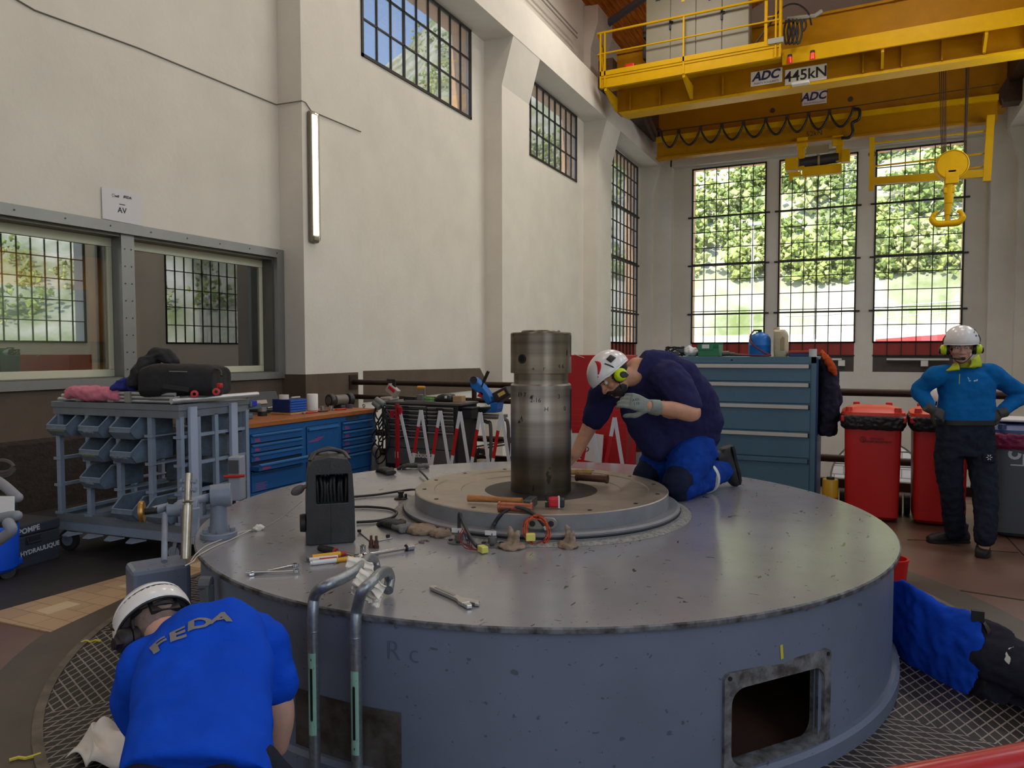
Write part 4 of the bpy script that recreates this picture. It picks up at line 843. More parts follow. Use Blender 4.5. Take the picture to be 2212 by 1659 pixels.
def boot(par, heel, toe, up=(0, 0, 1), w=.048, h=.10, name='boot'):
    heel, toe, up = V(heel), V(toe), V(up).normalized(); d = (toe-heel).normalized(); x = d.cross(up).normalized(); L = (toe-heel).length; b = MB()
    loft(b, [(heel + up*.045 - d*.005, x*w*.72, up*.04), (heel + d*.04 + up*.075, x*w*.86, up*h*.75), (heel + d*L*.35 + up*.07, x*w*.92, up*.065), (heel + d*L*.6 + up*.048, x*w*1.05, up*.042), (heel + d*L*.85 + up*.040, x*w*1.0, up*.036), (heel + d*L*.99 + up*.030, x*w*.62, up*.022)], 20)
    b.tube([heel + d*.05 + up*.07, heel + d*.045 + up*(h+.06)], [w*.85, w*.95], 16)
    o = organic(b, name, M_boot, par, vox=.007, sm=4)
    b = MB(); pts = []
    for t, k in ((.0, .75), (.12, .88), (.4, .80), (.65, 1.05), (.88, .95), (1.0, .55)): pts.append((heel + d*(L*t-.004), k))
    b.prism([p + x*w*k for p, k in pts] + [p - x*w*k for p, k in reversed(pts)], up*.022); b.build('sole', M_sole, o, bevel=.004); return o

# ---- kneeling man on the cover -----------------------------------------
man = thing('person', 'person in navy t-shirt and white helmet kneeling on the generator cover beside the shaft', 'person', (-1.0, 4.75, DZ))
b = MB(); sF = V((-.75, -.66, 0)).normalized()
Ls, Rs = AD(1447, 822, 4.48), AD(1312, 846, 4.78); nb = AD(1376, 794, 4.60); pel = AD(1478, 962, 4.92); che = AD(1410, 868, 4.70)
hd_ = Head(AD(1324, 812, 4.52), (RGT*-.70 - UPV*.68 - FWD*.28), (RGT*-.66 + UPV*.72 + FWD*.05), 1.02)
hd_.skull(b, nb)
lat = (Ls-Rs).normalized()
Le, Lw = AD(1497, 893, 4.30), AD(1402, 878, 4.20); Re, Rw = AD(1272, 925, 4.82), AD(1241, 985, 4.72)
loft(b, [(pel, lat*.15, FWD*.10), (che, lat*.17, UPV*.11), (nb, lat*.08, UPV*.06)])
limb(b, [Ls, (Ls+Le)/2, Le, (Le+Lw)/2 + V((0, 0, .004)), Lw], [.062, .056, .048, .047, .034]); limb(b, [Rs, Re, Rw], [.06, .05, .036]); hand(b, Rw, (RGT*-.6 - UPV*.6 + FWD*.1), (RGT*-.2 + UPV*.6 - FWD*.5), 1, .35)
body = organic(b, 'body', M_skin, man, vox=.007, sm=4)
hd_.face(body, M_hairdk)
b = MB(); b.ball(hd_.P(0, .034, -.078), (.062, .060, .048), 16, hd_.R); b.ball(hd_.P(0, .086, -.060), (.032, .020, .013), 12, hd_.R); organic(b, 'beard', M_hairdk, body, vox=.006, sm=3)
b = MB(); b.ball(hd_.P(0, -.02, .022), (.0785, .098, .092), 18, hd_.R, z1=.3); b.build('hair', M_hairdk, body, smooth=60)
M_navy_t = cloth('navy_cotton', (44, 44, 84)); M_wblue = cloth('work_blue_cloth', (22, 62, 150), .2); M_wdark = cloth('dark_knee_cloth', (34, 40, 62))
# t-shirt: torso and two short sleeves
b = MB(); ax = lat
up1 = UPV*.95 + RGT*.3
loft(b, [(AD(1465, 978, 4.94), RGT*.235 + UPV*.02, FWD*.19), (AD(1466, 955, 4.92), RGT*.262 + UPV*.02, FWD*.20), (AD(1467, 915, 4.86), RGT*.288 + UPV*.018, FWD*.20), (AD(1449, 864, 4.80), RGT*.288 + UPV*.055, FWD*.19),
         (AD(1420, 824, 4.73), RGT*.235 + UPV*.108, FWD*.17), (AD(1394, 802, 4.66), RGT*.150 + UPV*.128, FWD*.14), (AD(1374, 794, 4.60), RGT*.055 + UPV*.108, FWD*.092)], 32, 2.3)
limb(b, [AD(1425, 822, 4.62), Ls, Ls*.45 + Le*.55 + V((0, 0, .01)), Ls*.25+Le*.75], [.13, .118, .098, .090]); limb(b, [AD(1375, 830, 4.74), Rs, Rs*.55 + Re*.45, Rs*.28+Re*.72], [.12, .105, .088, .082])
limb(b, [AD(1360, 850, 4.72), AD(1385, 915, 4.74), AD(1420, 965, 4.82)], [.08, .10, .10])
organic(b, 'shirt', M_navy_t, body, vox=.009, sm=6, wrinkle=.022, wscale=.07)
b = MB(); pts = [nb + (hd_.R @ V((.074*math.cos(t), .074*math.sin(t), -.0)))*1.0 for t in [2*PI*k/24 for k in range(25)]]; b.tube(pts, .0045, 6); b.build('necklace', mat('gold_chain', (196, 150, 70), .3, metal=.9), body, smooth=60)
# trousers: seat, thighs, folded shins
b = MB(); Lh, Rh = AD(1502, 975, 4.80), AD(1440, 970, 5.02); Lk, Rk = AD(1470, 1052, 4.62), AD(1402, 1032, 5.00); La, Ra = AD(1560, 1016, 5.02), AD(1500, 1012, 5.35)
loft(b, [(AD(1472, 945, 4.92), RGT*.21, FWD*.16), (AD(1474, 985, 4.92), RGT*.235, FWD*.18)])
limb(b, [Lh, (Lh+Lk)/2 + V((0, -.01, .02)), Lk], [.145, .135, .100]); limb(b, [Rh, (Rh+Rk)/2, Rk], [.14, .13, .10]); limb(b, [Lk, Lk*.5+La*.5 + V((0, 0, -.0)), La], [.095, .098, .075]); limb(b, [Rk, (Rk+Ra)/2, Ra], [.095, .09, .075])
tr = organic(b, 'trousers', M_wblue, body, vox=.009, sm=5, wrinkle=.026, wscale=.06)
b = MB(); limb(b, [Lh*.45+Lk*.55, Lk + V((-.012, -.03, .02)), Lk + V((0, -.03, -.025))], [.112, .100, .070]); limb(b, [Rh*.45+Rk*.55, Rk + V((-.01, -.03, .015))], [.11, .098]); organic(b, 'knee_patch', M_wdark, tr, vox=.009, sm=6, wrinkle=.016, wscale=.06)
b = MB(); c_ = Lk*.45+La*.55; d_ = (La-Lk).normalized(); b.lathe([(.106, -.016), (.108, 0), (.106, .016)], c_, 24, R=frame(d_)); b.build('reflective_band', M_refl, tr, smooth=60)
boot(body, AD(1580, 962, 5.02), AD(1597, 1046, 5.06), up=(RGT*-.85 - FWD*.2 - UPV*.3), w=.052, h=.08)
boot(body, AD(1530, 965, 5.42), AD(1545, 1035, 5.42), up=(RGT*-.85 - FWD*.2 - UPV*.3), w=.052, h=.08)
he = hd_.helmet(body); M_dkb = mat('helmet_clip_black', (30, 30, 33), .4)
for t in (-1, 1):
    hd_.patch(he, 'red_stripe', M_red_s, lambda u, v, t=t: (t*(-.62 - .38*math.sin(PI*u)*1.0 - .25*u + (v-.5)*.26*math.sin(PI*min(1, u*1.15+.02))), .10 + 1.05*u), 14, 3, 1.018)
    hd_.patch(he, 'headlamp_clip', M_dkb, lambda u, v, t=t: (t*(-1.55 - .35*v), .22 + .30*u), 5, 5, 1.03, .012)
hd_.muffs(he, M_lime); hd_.strap(he)
M_glove = mat('grey_coated_glove', (128, 136, 128), .6, vary=.12, scale=25, bump=.2, bscale=90)
b = MB(); hand(b, Lw, AD(1352, 862, 4.18)-Lw, (RGT*-.10 + UPV*.35 - FWD*.93), -1, .5, 1.2, curls=(.45, .55, .65, .75), thumb=.6); b.tube([Lw + (Le-Lw).normalized()*.065, Lw + (Le-Lw).normalized()*.02, Lw], [.048, .044, .041], 16)
gl = organic(b, 'glove', M_glove, body, vox=.0055, sm=3)
b = MB(); b.text('A4X\n110', .022, M4(AD(1374, 868, 4.125), Matrix((RGT, UPV, -FWD)).transposed() @ Matrix.Rotation(.15, 3, 'Z')), depth=.0006); b.build('glove_print', M_dk, gl)

# ---- standing man ---------------------------------------------------------
man2 = thing('person', 'person in blue polo with lime collar standing hands on hips by the bins', 'person', (0.72, 6.75, 0))
D0 = 5.85; b = MB(); A = lambda x, y, dt=0.0: AD(x, y, D0+dt)
h2 = Head(A(2076, 748, -.02), (RGT*-.42 - FWD*.90 - UPV*.22), (UPV*1.0 - FWD*.12 - RGT*.05), 1.03); nk = A(2086, 795, .05); h2.skull(b, nk)
la, ra = A(2022, 812, .02), A(2142, 808, .0); loft(b, [(A(2084, 960, .05), RGT*.13, FWD*.08), (A(2084, 840, .05), RGT*.17, FWD*.11), (A(2086, 800, .05), RGT*.10, FWD*.07)])
le, lw = A(1985, 844, .12), A(2012, 884, -.02); re, rw = A(2207, 852, .1), A(2160, 893, -.02)
limb(b, [la, le, lw], [.05, .045, .035]); limb(b, [ra, re, rw], [.05, .045, .035]); limb(b, [A(2054, 965, .05), A(2058, 1070, .06), A(2067, 1155, .15)], [.07, .05, .04]); limb(b, [A(2114, 965, .03), A(2126, 1070, -.10), A(2126, 1180, -.2)], [.07, .05, .04])
bd2 = organic(b, 'body', M_skin2, man2, vox=.007, sm=4); h2.face(bd2, M_hairdk)
b = MB(); b.ball(h2.P(0, -.025, .012), (.079, .090, .085), 18, h2.R, z1=.3); b.build('hair', M_hairdk, bd2, smooth=60)
M_polo = cloth('blue_polo', (18, 104, 172)); M_drk = cloth('dark_work_trousers', (38, 42, 54), .2)
b = MB(); loft(b, [(A(2086, 915, .05), RGT*.212, FWD*.135), (A(2086, 895, .05), RGT*.218, FWD*.14), (A(2088, 862, .05), RGT*.205, FWD*.14), (A(2087, 830, .05), RGT*.212, FWD*.14), (A(2086, 810, .05), RGT*.20, FWD*.125), (A(2087, 796, .06), RGT*.12, FWD*.09)], 32, 2.4)
limb(b, [A(2050, 808, .05), la, (la+le)/2, le, (le+lw)/2, lw*.85+le*.15], [.078, .082, .070, .066, .056, .050]); limb(b, [A(2120, 806, .05), ra, (ra+re)/2, re, (re+rw)/2, rw*.85+re*.15], [.078, .082, .070, .066, .056, .050])
po = organic(b, 'polo_shirt', M_polo, bd2, vox=.009, sm=6, wrinkle=.016, wscale=.06)
M_col = cloth('lime_collar', (190, 200, 52), .06); ctr = A(2086, 792, .04)
for s_, (p1, p2, p3, p4) in ((-1, ((2066, 783, -.05), (2058, 786, .02), (2043, 800, -.06), (2072, 797, -.13))), (1, ((2096, 780, -.05), (2112, 768, .06), (2118, 793, -.02), (2092, 794, -.12)))):
    b = MB(); q_ = [A(*p) for p in (p1, p2, p3, p4)]; b.grid(lambda u, v: (q_[0]*(1-u)+q_[1]*u)*(1-v) + (q_[3]*(1-u)+q_[2]*u)*v - FWD*.012*math.sin(PI*v), 6, 5); c_ = b.build('collar', M_col, po, smooth=60); m_ = c_.modifiers.new('t', 'SOLIDIFY'); m_.thickness = .012
b = MB(); b.lathe([(.074, -.012), (.080, .012), (.072, .03)], A(2087, 788, .04), 24, R=frame(UPV - FWD*.25)); b.build('collar_band', M_col, po, smooth=60)
b = MB(); b.bar(A(2073, 808, -.145), A(2072, 829, -.155), .006, .004); b.build('placket_piping', M_col, po)
b = MB(); tm = M4(A(2108, 818, -.135), Matrix((RGT, UPV, -FWD)).transposed()); b.text('edf', .030, tm @ Matrix.Translation((.022, 0, 0)), depth=.001, bold=.0006)
for k in range(6): t = PI/3*k; b.box(tm @ V((-.028+.013*math.cos(t), .003+.013*math.sin(t), 0)), (.010, .004, .003), tm.to_3x3() @ Matrix.Rotation(t, 3, 'Z'))
lg = b.build('chest_logo', mat('white_print', (226, 230, 232), .6), po); sw = lg.modifiers.new('wrap', 'SHRINKWRAP'); sw.target = po; sw.wrap_method = 'NEAREST_SURFACEPOINT'; sw.wrap_mode = 'ABOVE_SURFACE'; sw.offset = .007
b = MB(); loft(b, [(A(2085, 912, .05), RGT*.205, FWD*.13), (A(2085, 935, .05), RGT*.215, FWD*.14), (A(2084, 965, .05), RGT*.21, FWD*.135), (A(2084, 985, .04), RGT*.195, FWD*.125)], 32, 2.4)
limb(b, [A(2052, 960, .05), A(2050, 1010, .05), A(2056, 1070, .06), A(2060, 1120, .12), A(2065, 1150, .15)], [.112, .100, .086, .078, .076], 18); limb(b, [A(2116, 960, .03), A(2122, 1010, -.02), A(2128, 1070, -.10), A(2129, 1120, -.15), A(2128, 1162, -.2)], [.112, .102, .090, .082, .078], 18)
t2 = organic(b, 'trousers', M_drk, bd2, vox=.009, sm=5, wrinkle=.028, wscale=.055)
b = MB(); b.lathe([(.001, -.022), (.001, .022)], A(2085, 914, .05), 8); b = MB(); loft(b, [(A(2085, 917, .05), RGT*.216, FWD*.142), (A(2085, 907, .05), RGT*.216, FWD*.142)], 32, 2.4); b.build('belt', M_blk, t2, smooth=50)
b = MB(); b.box(A(2136, 990, -.10), (.10, .035, .07), Matrix((RGT, FWD, UPV)).transposed()); pk = b.build('pocket_flap', M_drk, t2, bevel=.012)
b = MB(); tm = M4(A(2137, 988, -.135), Matrix((RGT, UPV, -FWD)).transposed())
for k in range(6): t = PI/3*k; b.box(tm @ V((.016*math.cos(t), .016*math.sin(t), 0)), (.013, .005, .004), tm.to_3x3() @ Matrix.Rotation(t, 3, 'Z'))
b.build('pocket_logo', mat('white_print', (226, 230, 232), .6), pk)
f0 = AZ(2090, 1172, 0); boot(bd2, (f0.x, f0.y, .0), AZ(2003, 1172, 0), name='boot'); f1 = AZ(2128, 1190, 0); boot(bd2, (f1.x, f1.y, 0), f1 + V((-.06, -.27, 0)))
M_gdk = mat('dark_glove', (74, 72, 66), .7, vary=.15, scale=25)
for w_, d_, up_, s_ in ((lw, A(2034, 896, -.02)-lw, (RGT*-.45 + UPV*.45 - FWD*.7), 1), (rw, A(2132, 902, -.02)-rw, (RGT*.45 + UPV*.45 - FWD*.7), -1)):
    b = MB(); hand(b, w_, d_, up_, s_, .45, 1.08); b.tube([w_ - d_.normalized()*.05, w_ + d_.normalized()*.02], [.042, .038], 14); organic(b, 'glove', M_gdk, bd2, vox=.0055, sm=3)
hh = h2.helmet(bd2); h2.muffs(hh, M_lime, dx=.008); h2.strap(hh)
for a_, e_ in ((-.95, .38), (-1.35, .30)): h2.patch(hh, 'vent_opening', mat('vent_navy', (40, 52, 76), .5), lambda u, v, a_=a_, e_=e_: (a_ + .20*(u-.5), e_ + .22*(v-.5)), 3, 3, 1.012)
for k in range(4): h2.patch(hh, 'vent_slot', M_dkb, lambda u, v, k=k: (-.9 - .16*k + .09*(u-.5), .66 + .05*k + .09*(v-.5)), 2, 2, 1.012)
h2.patch(hh, 'headlamp_clip', M_dkb, lambda u, v: (-1.85 - .3*v, .25 + .5*u), 4, 4, 1.03, .014)
b = MB(); b.tube(cat_curve([h2.P(.095, .01, -.055), h2.P(.075, .065, -.075), h2.P(.03, .108, -.078), h2.P(.0, .112, -.076)]), .0055, 8); b.ball(h2.P(-.006, .112, -.076), (.016, .012, .012), 10, h2.R); b.build('microphone_boom', M_blk, hh, smooth=60)

# ---- man kneeling low at the near edge, seen from behind -------------------
man3 = thing('person', 'person in bright blue t-shirt bending down with back to the viewer beside the cover', 'person', (AD(430, 1690, 1.95).x, AD(430, 1690, 1.95).y, 0))
B3 = lambda x, y, t: AD(x, y, t)
fh = V((FWD.x, FWD.y, 0)).normalized()
U3 = (RGT*-.62 + UPV*.42 + FWD*.66); h3 = Head(B3(338, 1362, 2.46), (RGT*-.35 - UPV*.85 + FWD*.25), U3, 1.0)
b = MB(); n3 = B3(392, 1385, 2.36); h3.skull(b, n3)
p3 = B3(430, 1690, 1.95); Ls3, Rs3 = B3(318, 1446, 2.33), B3(560, 1395, 2.42)
Re3, Rw3 = B3(602, 1530, 2.40), B3(598, 1612, 2.42); Le3, Lw3 = B3(305, 1590, 2.42), B3(345, 1640, 2.6)
loft(b, [(p3, RGT*.14, FWD*.09), (B3(435, 1520, 2.2), RGT*.16, UPV*.10), (B3(425, 1405, 2.38), RGT*.10, UPV*.08)]); limb(b, [Rs3, Re3, Rw3], [.058, .050, .038]); limb(b, [Ls3, Le3, Lw3], [.055, .048, .036])
kn = p3 + fh*.30; 
for s in (-1, 1):
    k0 = V((kn.x, kn.y, .09)) + RGT*.13*s; limb(b, [p3 + RGT*.1*s, k0, k0 - fh*.36 + V((0, 0, .0))], [.08, .06, .05])
hand(b, Rw3, (UPV*-.75 + RGT*-.35 + FWD*.3), (RGT*.8 - FWD*.5), 1, .35); hand(b, Lw3, (UPV*-.6 + FWD*.6), (RGT*-.7 - FWD*.5), -1, .4)
bd3 = organic(b, 'body', M_skin2, man3, vox=.007, sm=4)
M_feda = cloth('bright_blue_cotton', (16, 76, 205), .10)
b = MB(); dn = (UPV*.72 - FWD*.68)     # back normal, roughly
loft(b, [(B3(430, 1690, 1.93), RGT*.205, UPV*.12 - FWD*.09), (B3(436, 1600, 2.06), RGT*.20, UPV*.13 - FWD*.09), (B3(438, 1520, 2.17), RGT*.205, UPV*.13 - FWD*.07), (B3(438, 1445, 2.28), RGT*.215 + UPV*.03, UPV*.14 - FWD*.05), (B3(444, 1385, 2.37), RGT*.185 + UPV*.045, UPV*.13), (B3(434, 1362, 2.44), RGT*.10 + UPV*.03, UPV*.085)], 32, 2.3)
limb(b, [B3(520, 1395, 2.38), Rs3, B3(582, 1455, 2.41), B3(597, 1478, 2.40)], [.105, .098, .080, .074]); limb(b, [B3(340, 1440, 2.34), Ls3, B3(300, 1510, 2.38), B3(308, 1550, 2.42)], [.105, .092, .080, .075])
st3 = organic(b, 'shirt', M_feda, bd3, vox=.009, sm=6, wrinkle=.018, wscale=.085)
b = MB(); loft(b, [(B3(430, 1650, 1.97), RGT*.17, UPV*.09 - FWD*.06), (p3 - V((0, 0, .05)), RGT*.19, FWD*.14)])
for s in (-1, 1): k0 = V((kn.x, kn.y, .11)) + RGT*.14*s; limb(b, [p3 + RGT*.1*s, k0, k0 - fh*.36 + V((0, 0, -.01))], [.12, .10, .08])
organic(b, 'trousers', M_drk, bd3, vox=.01, sm=4)
for s in (-1, 1): f_ = V((kn.x, kn.y, .02)) + RGT*.14*s - fh*.46; boot(bd3, f_ + V((0, 0, .12)) - fh*.03, f_ + V((0, 0, -.01)), up=fh, w=.05, h=.06)
for ch, x, y, t, rot in (('F', 344, 1400, 2.20, .5), ('E', 384, 1376, 2.22, .36), ('D', 432, 1357, 2.25, .28), ('A', 478, 1341, 2.27, .12)):
    b = MB(); tm = M4(B3(x, y, t), Matrix((RGT, (UPV*.75 + FWD*.66), (UPV*.66 - FWD*.75))).transposed() @ Matrix.Rotation(rot, 3, 'Z')); b.text(ch, .098, tm, depth=.0, bold=.004); o = b.build('back_lettering', mat('grey_print', (126, 124, 122), .8), st3)
    s_ = o.modifiers.new('sub', 'SUBSURF'); s_.subdivision_type = 'SIMPLE'; s_.levels = 2; s_.render_levels = 2
    sw = o.modifiers.new('wrap', 'SHRINKWRAP'); sw.target = st3; sw.wrap_method = 'PROJECT'; sw.use_project_z = True; sw.use_negative_direction = True; sw.use_positive_direction = True; sw.wrap_mode = 'ABOVE_SURFACE'; sw.offset = .004
h4 = h3.helmet(bd3, rim=M_dkb); h3.patch(h4, 'white_ridge', mat('white_helmet_shell', (232, 230, 226), .28), lambda u, v: (PI*.25 + PI*1.5*u, .32 + .10*v), 30, 2, 1.03)
for t in (-1, 1): h3.patch(h4, 'red_stripe', M_red_s, lambda u, v, t=t: (t*(.7 + .4*v), .15 + .7*u), 8, 3, 1.02)
h3.patch(h4, 'helmet_band', M_dkb, lambda u, v: (PI*.2 + PI*1.6*u, .20 + .07*v), 30, 2, 1.015); h3.strap(h4)
b = MB(); b.box(h3.P(0, -.10, .0), (.09, .014, .05), h3.R); b.tube(cat_curve([h3.P(-.08, -.05, .03), h3.P(0, -.115, .0), h3.P(.08, -.05, .03)]), .010, 6); b.build('neck_cradle', M_blk, h4, smooth=50)
h3.muffs(h4, M_blk)
b = MB(); b.ball(h3.P(0, -.02, .02), (.0775, .098, .092), 18, h3.R, z1=.5); b.build('hair', mat('grey_brown_hair', (120, 100, 88), .7, vary=.2, scale=50), bd3, smooth=60)

# ---- man lying on his side at the far hatch ---------------------------------
man4 = thing('person', 'person in blue t-shirt and dark trousers lying on the grating behind the cover', 'person', (.45, 3.95, 0))
b = MB(); L4 = lambda x, y, t: AD(x, y, t)
loft(b, [(L4(1916, 1322, 3.92), UPV*.10, FWD*.06), (L4(2085, 1415, 3.48), UPV*.10, FWD*.08)]); limb(b, [L4(2110, 1425, 3.44), L4(2230, 1455, 3.24), L4(2400, 1525, 3.06)], [.075, .06, .045]); limb(b, [L4(2110, 1440, 3.46), L4(2210, 1505, 3.34), L4(2390, 1600, 3.12)], [.075, .06, .045])
limb(b, [L4(1918, 1300, 4.02), L4(1902, 1290, 4.22), L4(1888, 1320, 4.4)], [.05, .045, .038])
h5 = Head(L4(1898, 1290, 4.25), (RGT*-.9 + FWD*.1), (RGT*-.4 + UPV*.5 + FWD*.3)); h5.skull(b, L4(1915, 1318, 3.98)); hand(b, L4(1888, 1320, 4.4), (UPV*-.6 + RGT*-.6), (FWD*-.7), 1, .3)
bd4 = organic(b, 'body', M_skin2, man4, vox=.008, sm=4)
M_b4 = cloth('royal_blue_cotton', (22, 74, 196), .12)
b = MB(); loft(b, [(L4(1912, 1318, 3.90), UPV*.165, FWD*.10), (L4(1952, 1340, 3.76), UPV*.205 + RGT*.01, FWD*.13), (L4(2020, 1385, 3.60), UPV*.185 + RGT*.03, FWD*.15), (L4(2062, 1405, 3.50), UPV*.19 + RGT*.04, FWD*.155), (L4(2078, 1414, 3.47), UPV*.205 + RGT*.05, FWD*.16)], 30, 2.2)
s4 = organic(b, 'shirt', M_b4, bd4, vox=.009, sm=5, wrinkle=.03, wscale=.075)
b = MB(); M_t4 = cloth('dark_navy_trousers', (44, 44, 56), .12)
loft(b, [(L4(2070, 1410, 3.5), UPV*.16 + RGT*.04, FWD*.13), (L4(2110, 1424, 3.44), UPV*.185 + RGT*.04, FWD*.145), (L4(2160, 1440, 3.36), UPV*.18 + RGT*.04, FWD*.14)], 28, 2.2)
limb(b, [L4(2150, 1425, 3.38), L4(2230, 1455, 3.24), L4(2300, 1485, 3.12), L4(2420, 1530, 3.05)], [.13, .12, .10, .085]); limb(b, [L4(2140, 1470, 3.44), L4(2210, 1505, 3.34), L4(2300, 1560, 3.22), L4(2410, 1610, 3.1)], [.12, .105, .10, .085])
t4 = organic(b, 'trousers', M_t4, bd4, vox=.009, sm=5, wrinkle=.02, wscale=.06)
def onface(o_, name, m_, pts, tgt):
    b = MB(); q_ = [L4(x, y, t) for x, y, t in pts]; b.grid(lambda u, v: (q_[0]*(1-u)+q_[1]*u)*(1-v) + (q_[3]*(1-u)+q_[2]*u)*v, 8, 8); w = b.build(name, m_, o_, smooth=60)
    sw = w.modifiers.new('wrap', 'SHRINKWRAP'); sw.target = tgt; sw.wrap_method = 'NEAREST_SURFACEPOINT'; sw.wrap_mode = 'ABOVE_SURFACE'; sw.offset = .005; return w
onface(t4, 'reflective_patch', M_refl, [(2152, 1388, 3.2), (2160, 1388, 3.2), (2174, 1412, 3.2), (2162, 1432, 3.2)], t4)
onface(t4, 'reflective_patch', M_refl, [(2157, 1362, 3.2), (2178, 1350, 3.2), (2182, 1360, 3.2), (2168, 1368, 3.2)], t4)
b = MB(); loft(b, [(L4(2088, 1416, 3.47), UPV*.178 + RGT*.045, FWD*.146), (L4(2097, 1420, 3.46), UPV*.182 + RGT*.045, FWD*.15)], 28, 2.2); b.box(L4(2112, 1330, 3.42), (.05, .03, .05)); b.build('belt', M_blk, t4, smooth=50)
for x_, y_, t_ in ((2425, 1530, 3.05), (2415, 1612, 3.1)): p_ = L4(x_, y_, t_); boot(bd4, p_, p_ + (RGT*.1 - FWD*.22 - UPV*.02), up=RGT*-1.0, w=.05, h=.06)
# ================================================================ THINGS ON THE COVER
def T(px, py, z=DZ): return AZ(px, py, z)
M_chrome = mat('chrome', (206, 208, 212), .16, metal=1.0)
M_steel = mat('tool_steel', (178, 178, 176), .28, metal=.9, vary=.12, scale=40)
M_plast = mat('black_plastic', (44, 44, 46), .42, vary=.18, scale=9, bump=.08, bscale=70)
M_wood = mat('hickory_handle', (176, 116, 60), .5, vary=.3, scale=12, stretch=(1, 1, 6))
M_copper = mat('copper_bar', (166, 98, 74), .42, metal=.55, vary=.2, scale=30)
M_rag = mat('paper_rag', (226, 220, 208), .9, vary=.05, bump=.3, bscale=40)
M_tape = mat('masking_tape', (146, 126, 106), .8, vary=.18, scale=20, bump=.6, bscale=60)
def onto(o, p, rz=0.0): o.location = p; o.rotation_euler = (0, 0, rz); return o
def ang(p, q): return math.atan2(q.y-p.y, q.x-p.x)
# cable reel box
pA, pB = T(662, 1180), T(768, 1172); w_ = (pB-pA).length; reel = thing('cable_reel', 'black plastic cable reel box with a square window standing on the generator cover', 'cable reel', pA, rz=ang(pA, pB))
def RB(m): return m
Wd, Dp, Ht = w_, .22, .422
def prof(y0, y1, inset=0.0, zb=.0):    # rounded tapering front outline
    pts = [(inset+.0, zb+.012), (inset+.012, zb), (Wd-inset-.012, zb), (Wd-inset, zb+.012), (Wd-inset-.004, Ht*.55), (Wd-inset-.018, Ht*.90-inset), (Wd*.86-inset, Ht*.965-inset), (Wd*.5, Ht-inset), (Wd*.14+inset, Ht*.965-inset), (inset+.018, Ht*.90-inset), (inset+.004, Ht*.55)]
    return pts
b = MB()
wx0, wx1, wz0, wz1 = Wd*.21, Wd*.86, Ht*.47, Ht*.80
# side shells made as frames around the window
P_ = prof(0, 0); 
def ringface(y0, y1):
    o = P_; n = len(o); inn = []
    for (x, z) in o:
        inn.append((min(max(x, wx0), wx1), min(max(z, wz0), wz1)))
    vs = [(x, y0, z) for x, z in o] + [(x, y0, z) for x, z in inn] + [(x, y1, z) for x, z in o] + [(x, y1, z) for x, z in inn]; fs = []
    for i in range(n): j = (i+1) % n; fs += [(i, j, n+j, n+i), (2*n+i, 3*n+i, 3*n+j, 2*n+j), (i, 2*n+i, 2*n+j, j), (n+i, n+j, 3*n+j, 3*n+i)]
    b.add(vs, fs)
P_ = [(x, z) for x, z in prof(0, 0)]
# add window corners so the opening is square
P_ = [P_[0], P_[1], (wx0, 0), (wx1, 0), P_[2], P_[3], (Wd-.002, wz0), (Wd-.010, wz1), P_[5], P_[6], (wx1, Ht*.975), P_[7], (wx0, Ht*.975), P_[8], P_[9], (.010, wz1), (.002, wz0)]
ringface(0, Dp)
b.build('case', M_plast, reel, bevel=.006, local=True)
b = MB(); b.b2(Wd*.5-.0015, Wd*.5+.0015, -.0015, 0, .0, wz0); b.b2(Wd*.5-.0015, Wd*.5+.0015, -.0015, 0, wz1, Ht*.97); b.build('seam', M_dk, reel, local=True)
for k in range(9):
    x = wx0+.008+(wx1-wx0-.016)*k/8; b = MB(); b.tube(cat_curve([(x, .05, wz0-.004), (x+random.uniform(-.006, .008), .042, (wz0+wz1)/2), (x+random.uniform(-.005, .005), .06, wz1-.03+.012*math.sin(k*1.7)), (x, .15, wz1-.035), (x, .17, wz0)], 5), .0085, 8); b.build('cable_turn', M_blk, reel, smooth=60, local=True)
b = MB(); b.tube(cat_curve([(Wd*.1, .04, Ht*.955), (Wd*.22, .09, Ht*1.03), (Wd*.5, .11, Ht*1.055), (Wd*.78, .09, Ht*1.03), (Wd*.9, .04, Ht*.955)]), .012, 10, flat=.6); b.tube(cat_curve([(Wd*.1, Dp-.02, Ht*.955), (Wd*.5, Dp-.05, Ht*1.05), (Wd*.9, Dp-.02, Ht*.955)]), .010, 10); b.build('carry_handle', M_plast, reel, smooth=60, local=True)
b = MB(); b.cyl((-.028, .06, .10), (0, .06, .10), .042, .045, 18); b.build('side_knob', M_blk, reel, smooth=40, bevel=.004, local=True)
b = MB(); b.ball((-.035, .05, .262), (.036, .012, .024), 16, Euler((.3, -.5, 0)).to_matrix()); b.tube([(-.01, .05, .275), (.01, .05, .28)], .01, 8); b.build('crank_paddle', mat('grey_paddle', (84, 82, 82), .5), reel, smooth=60, local=True)
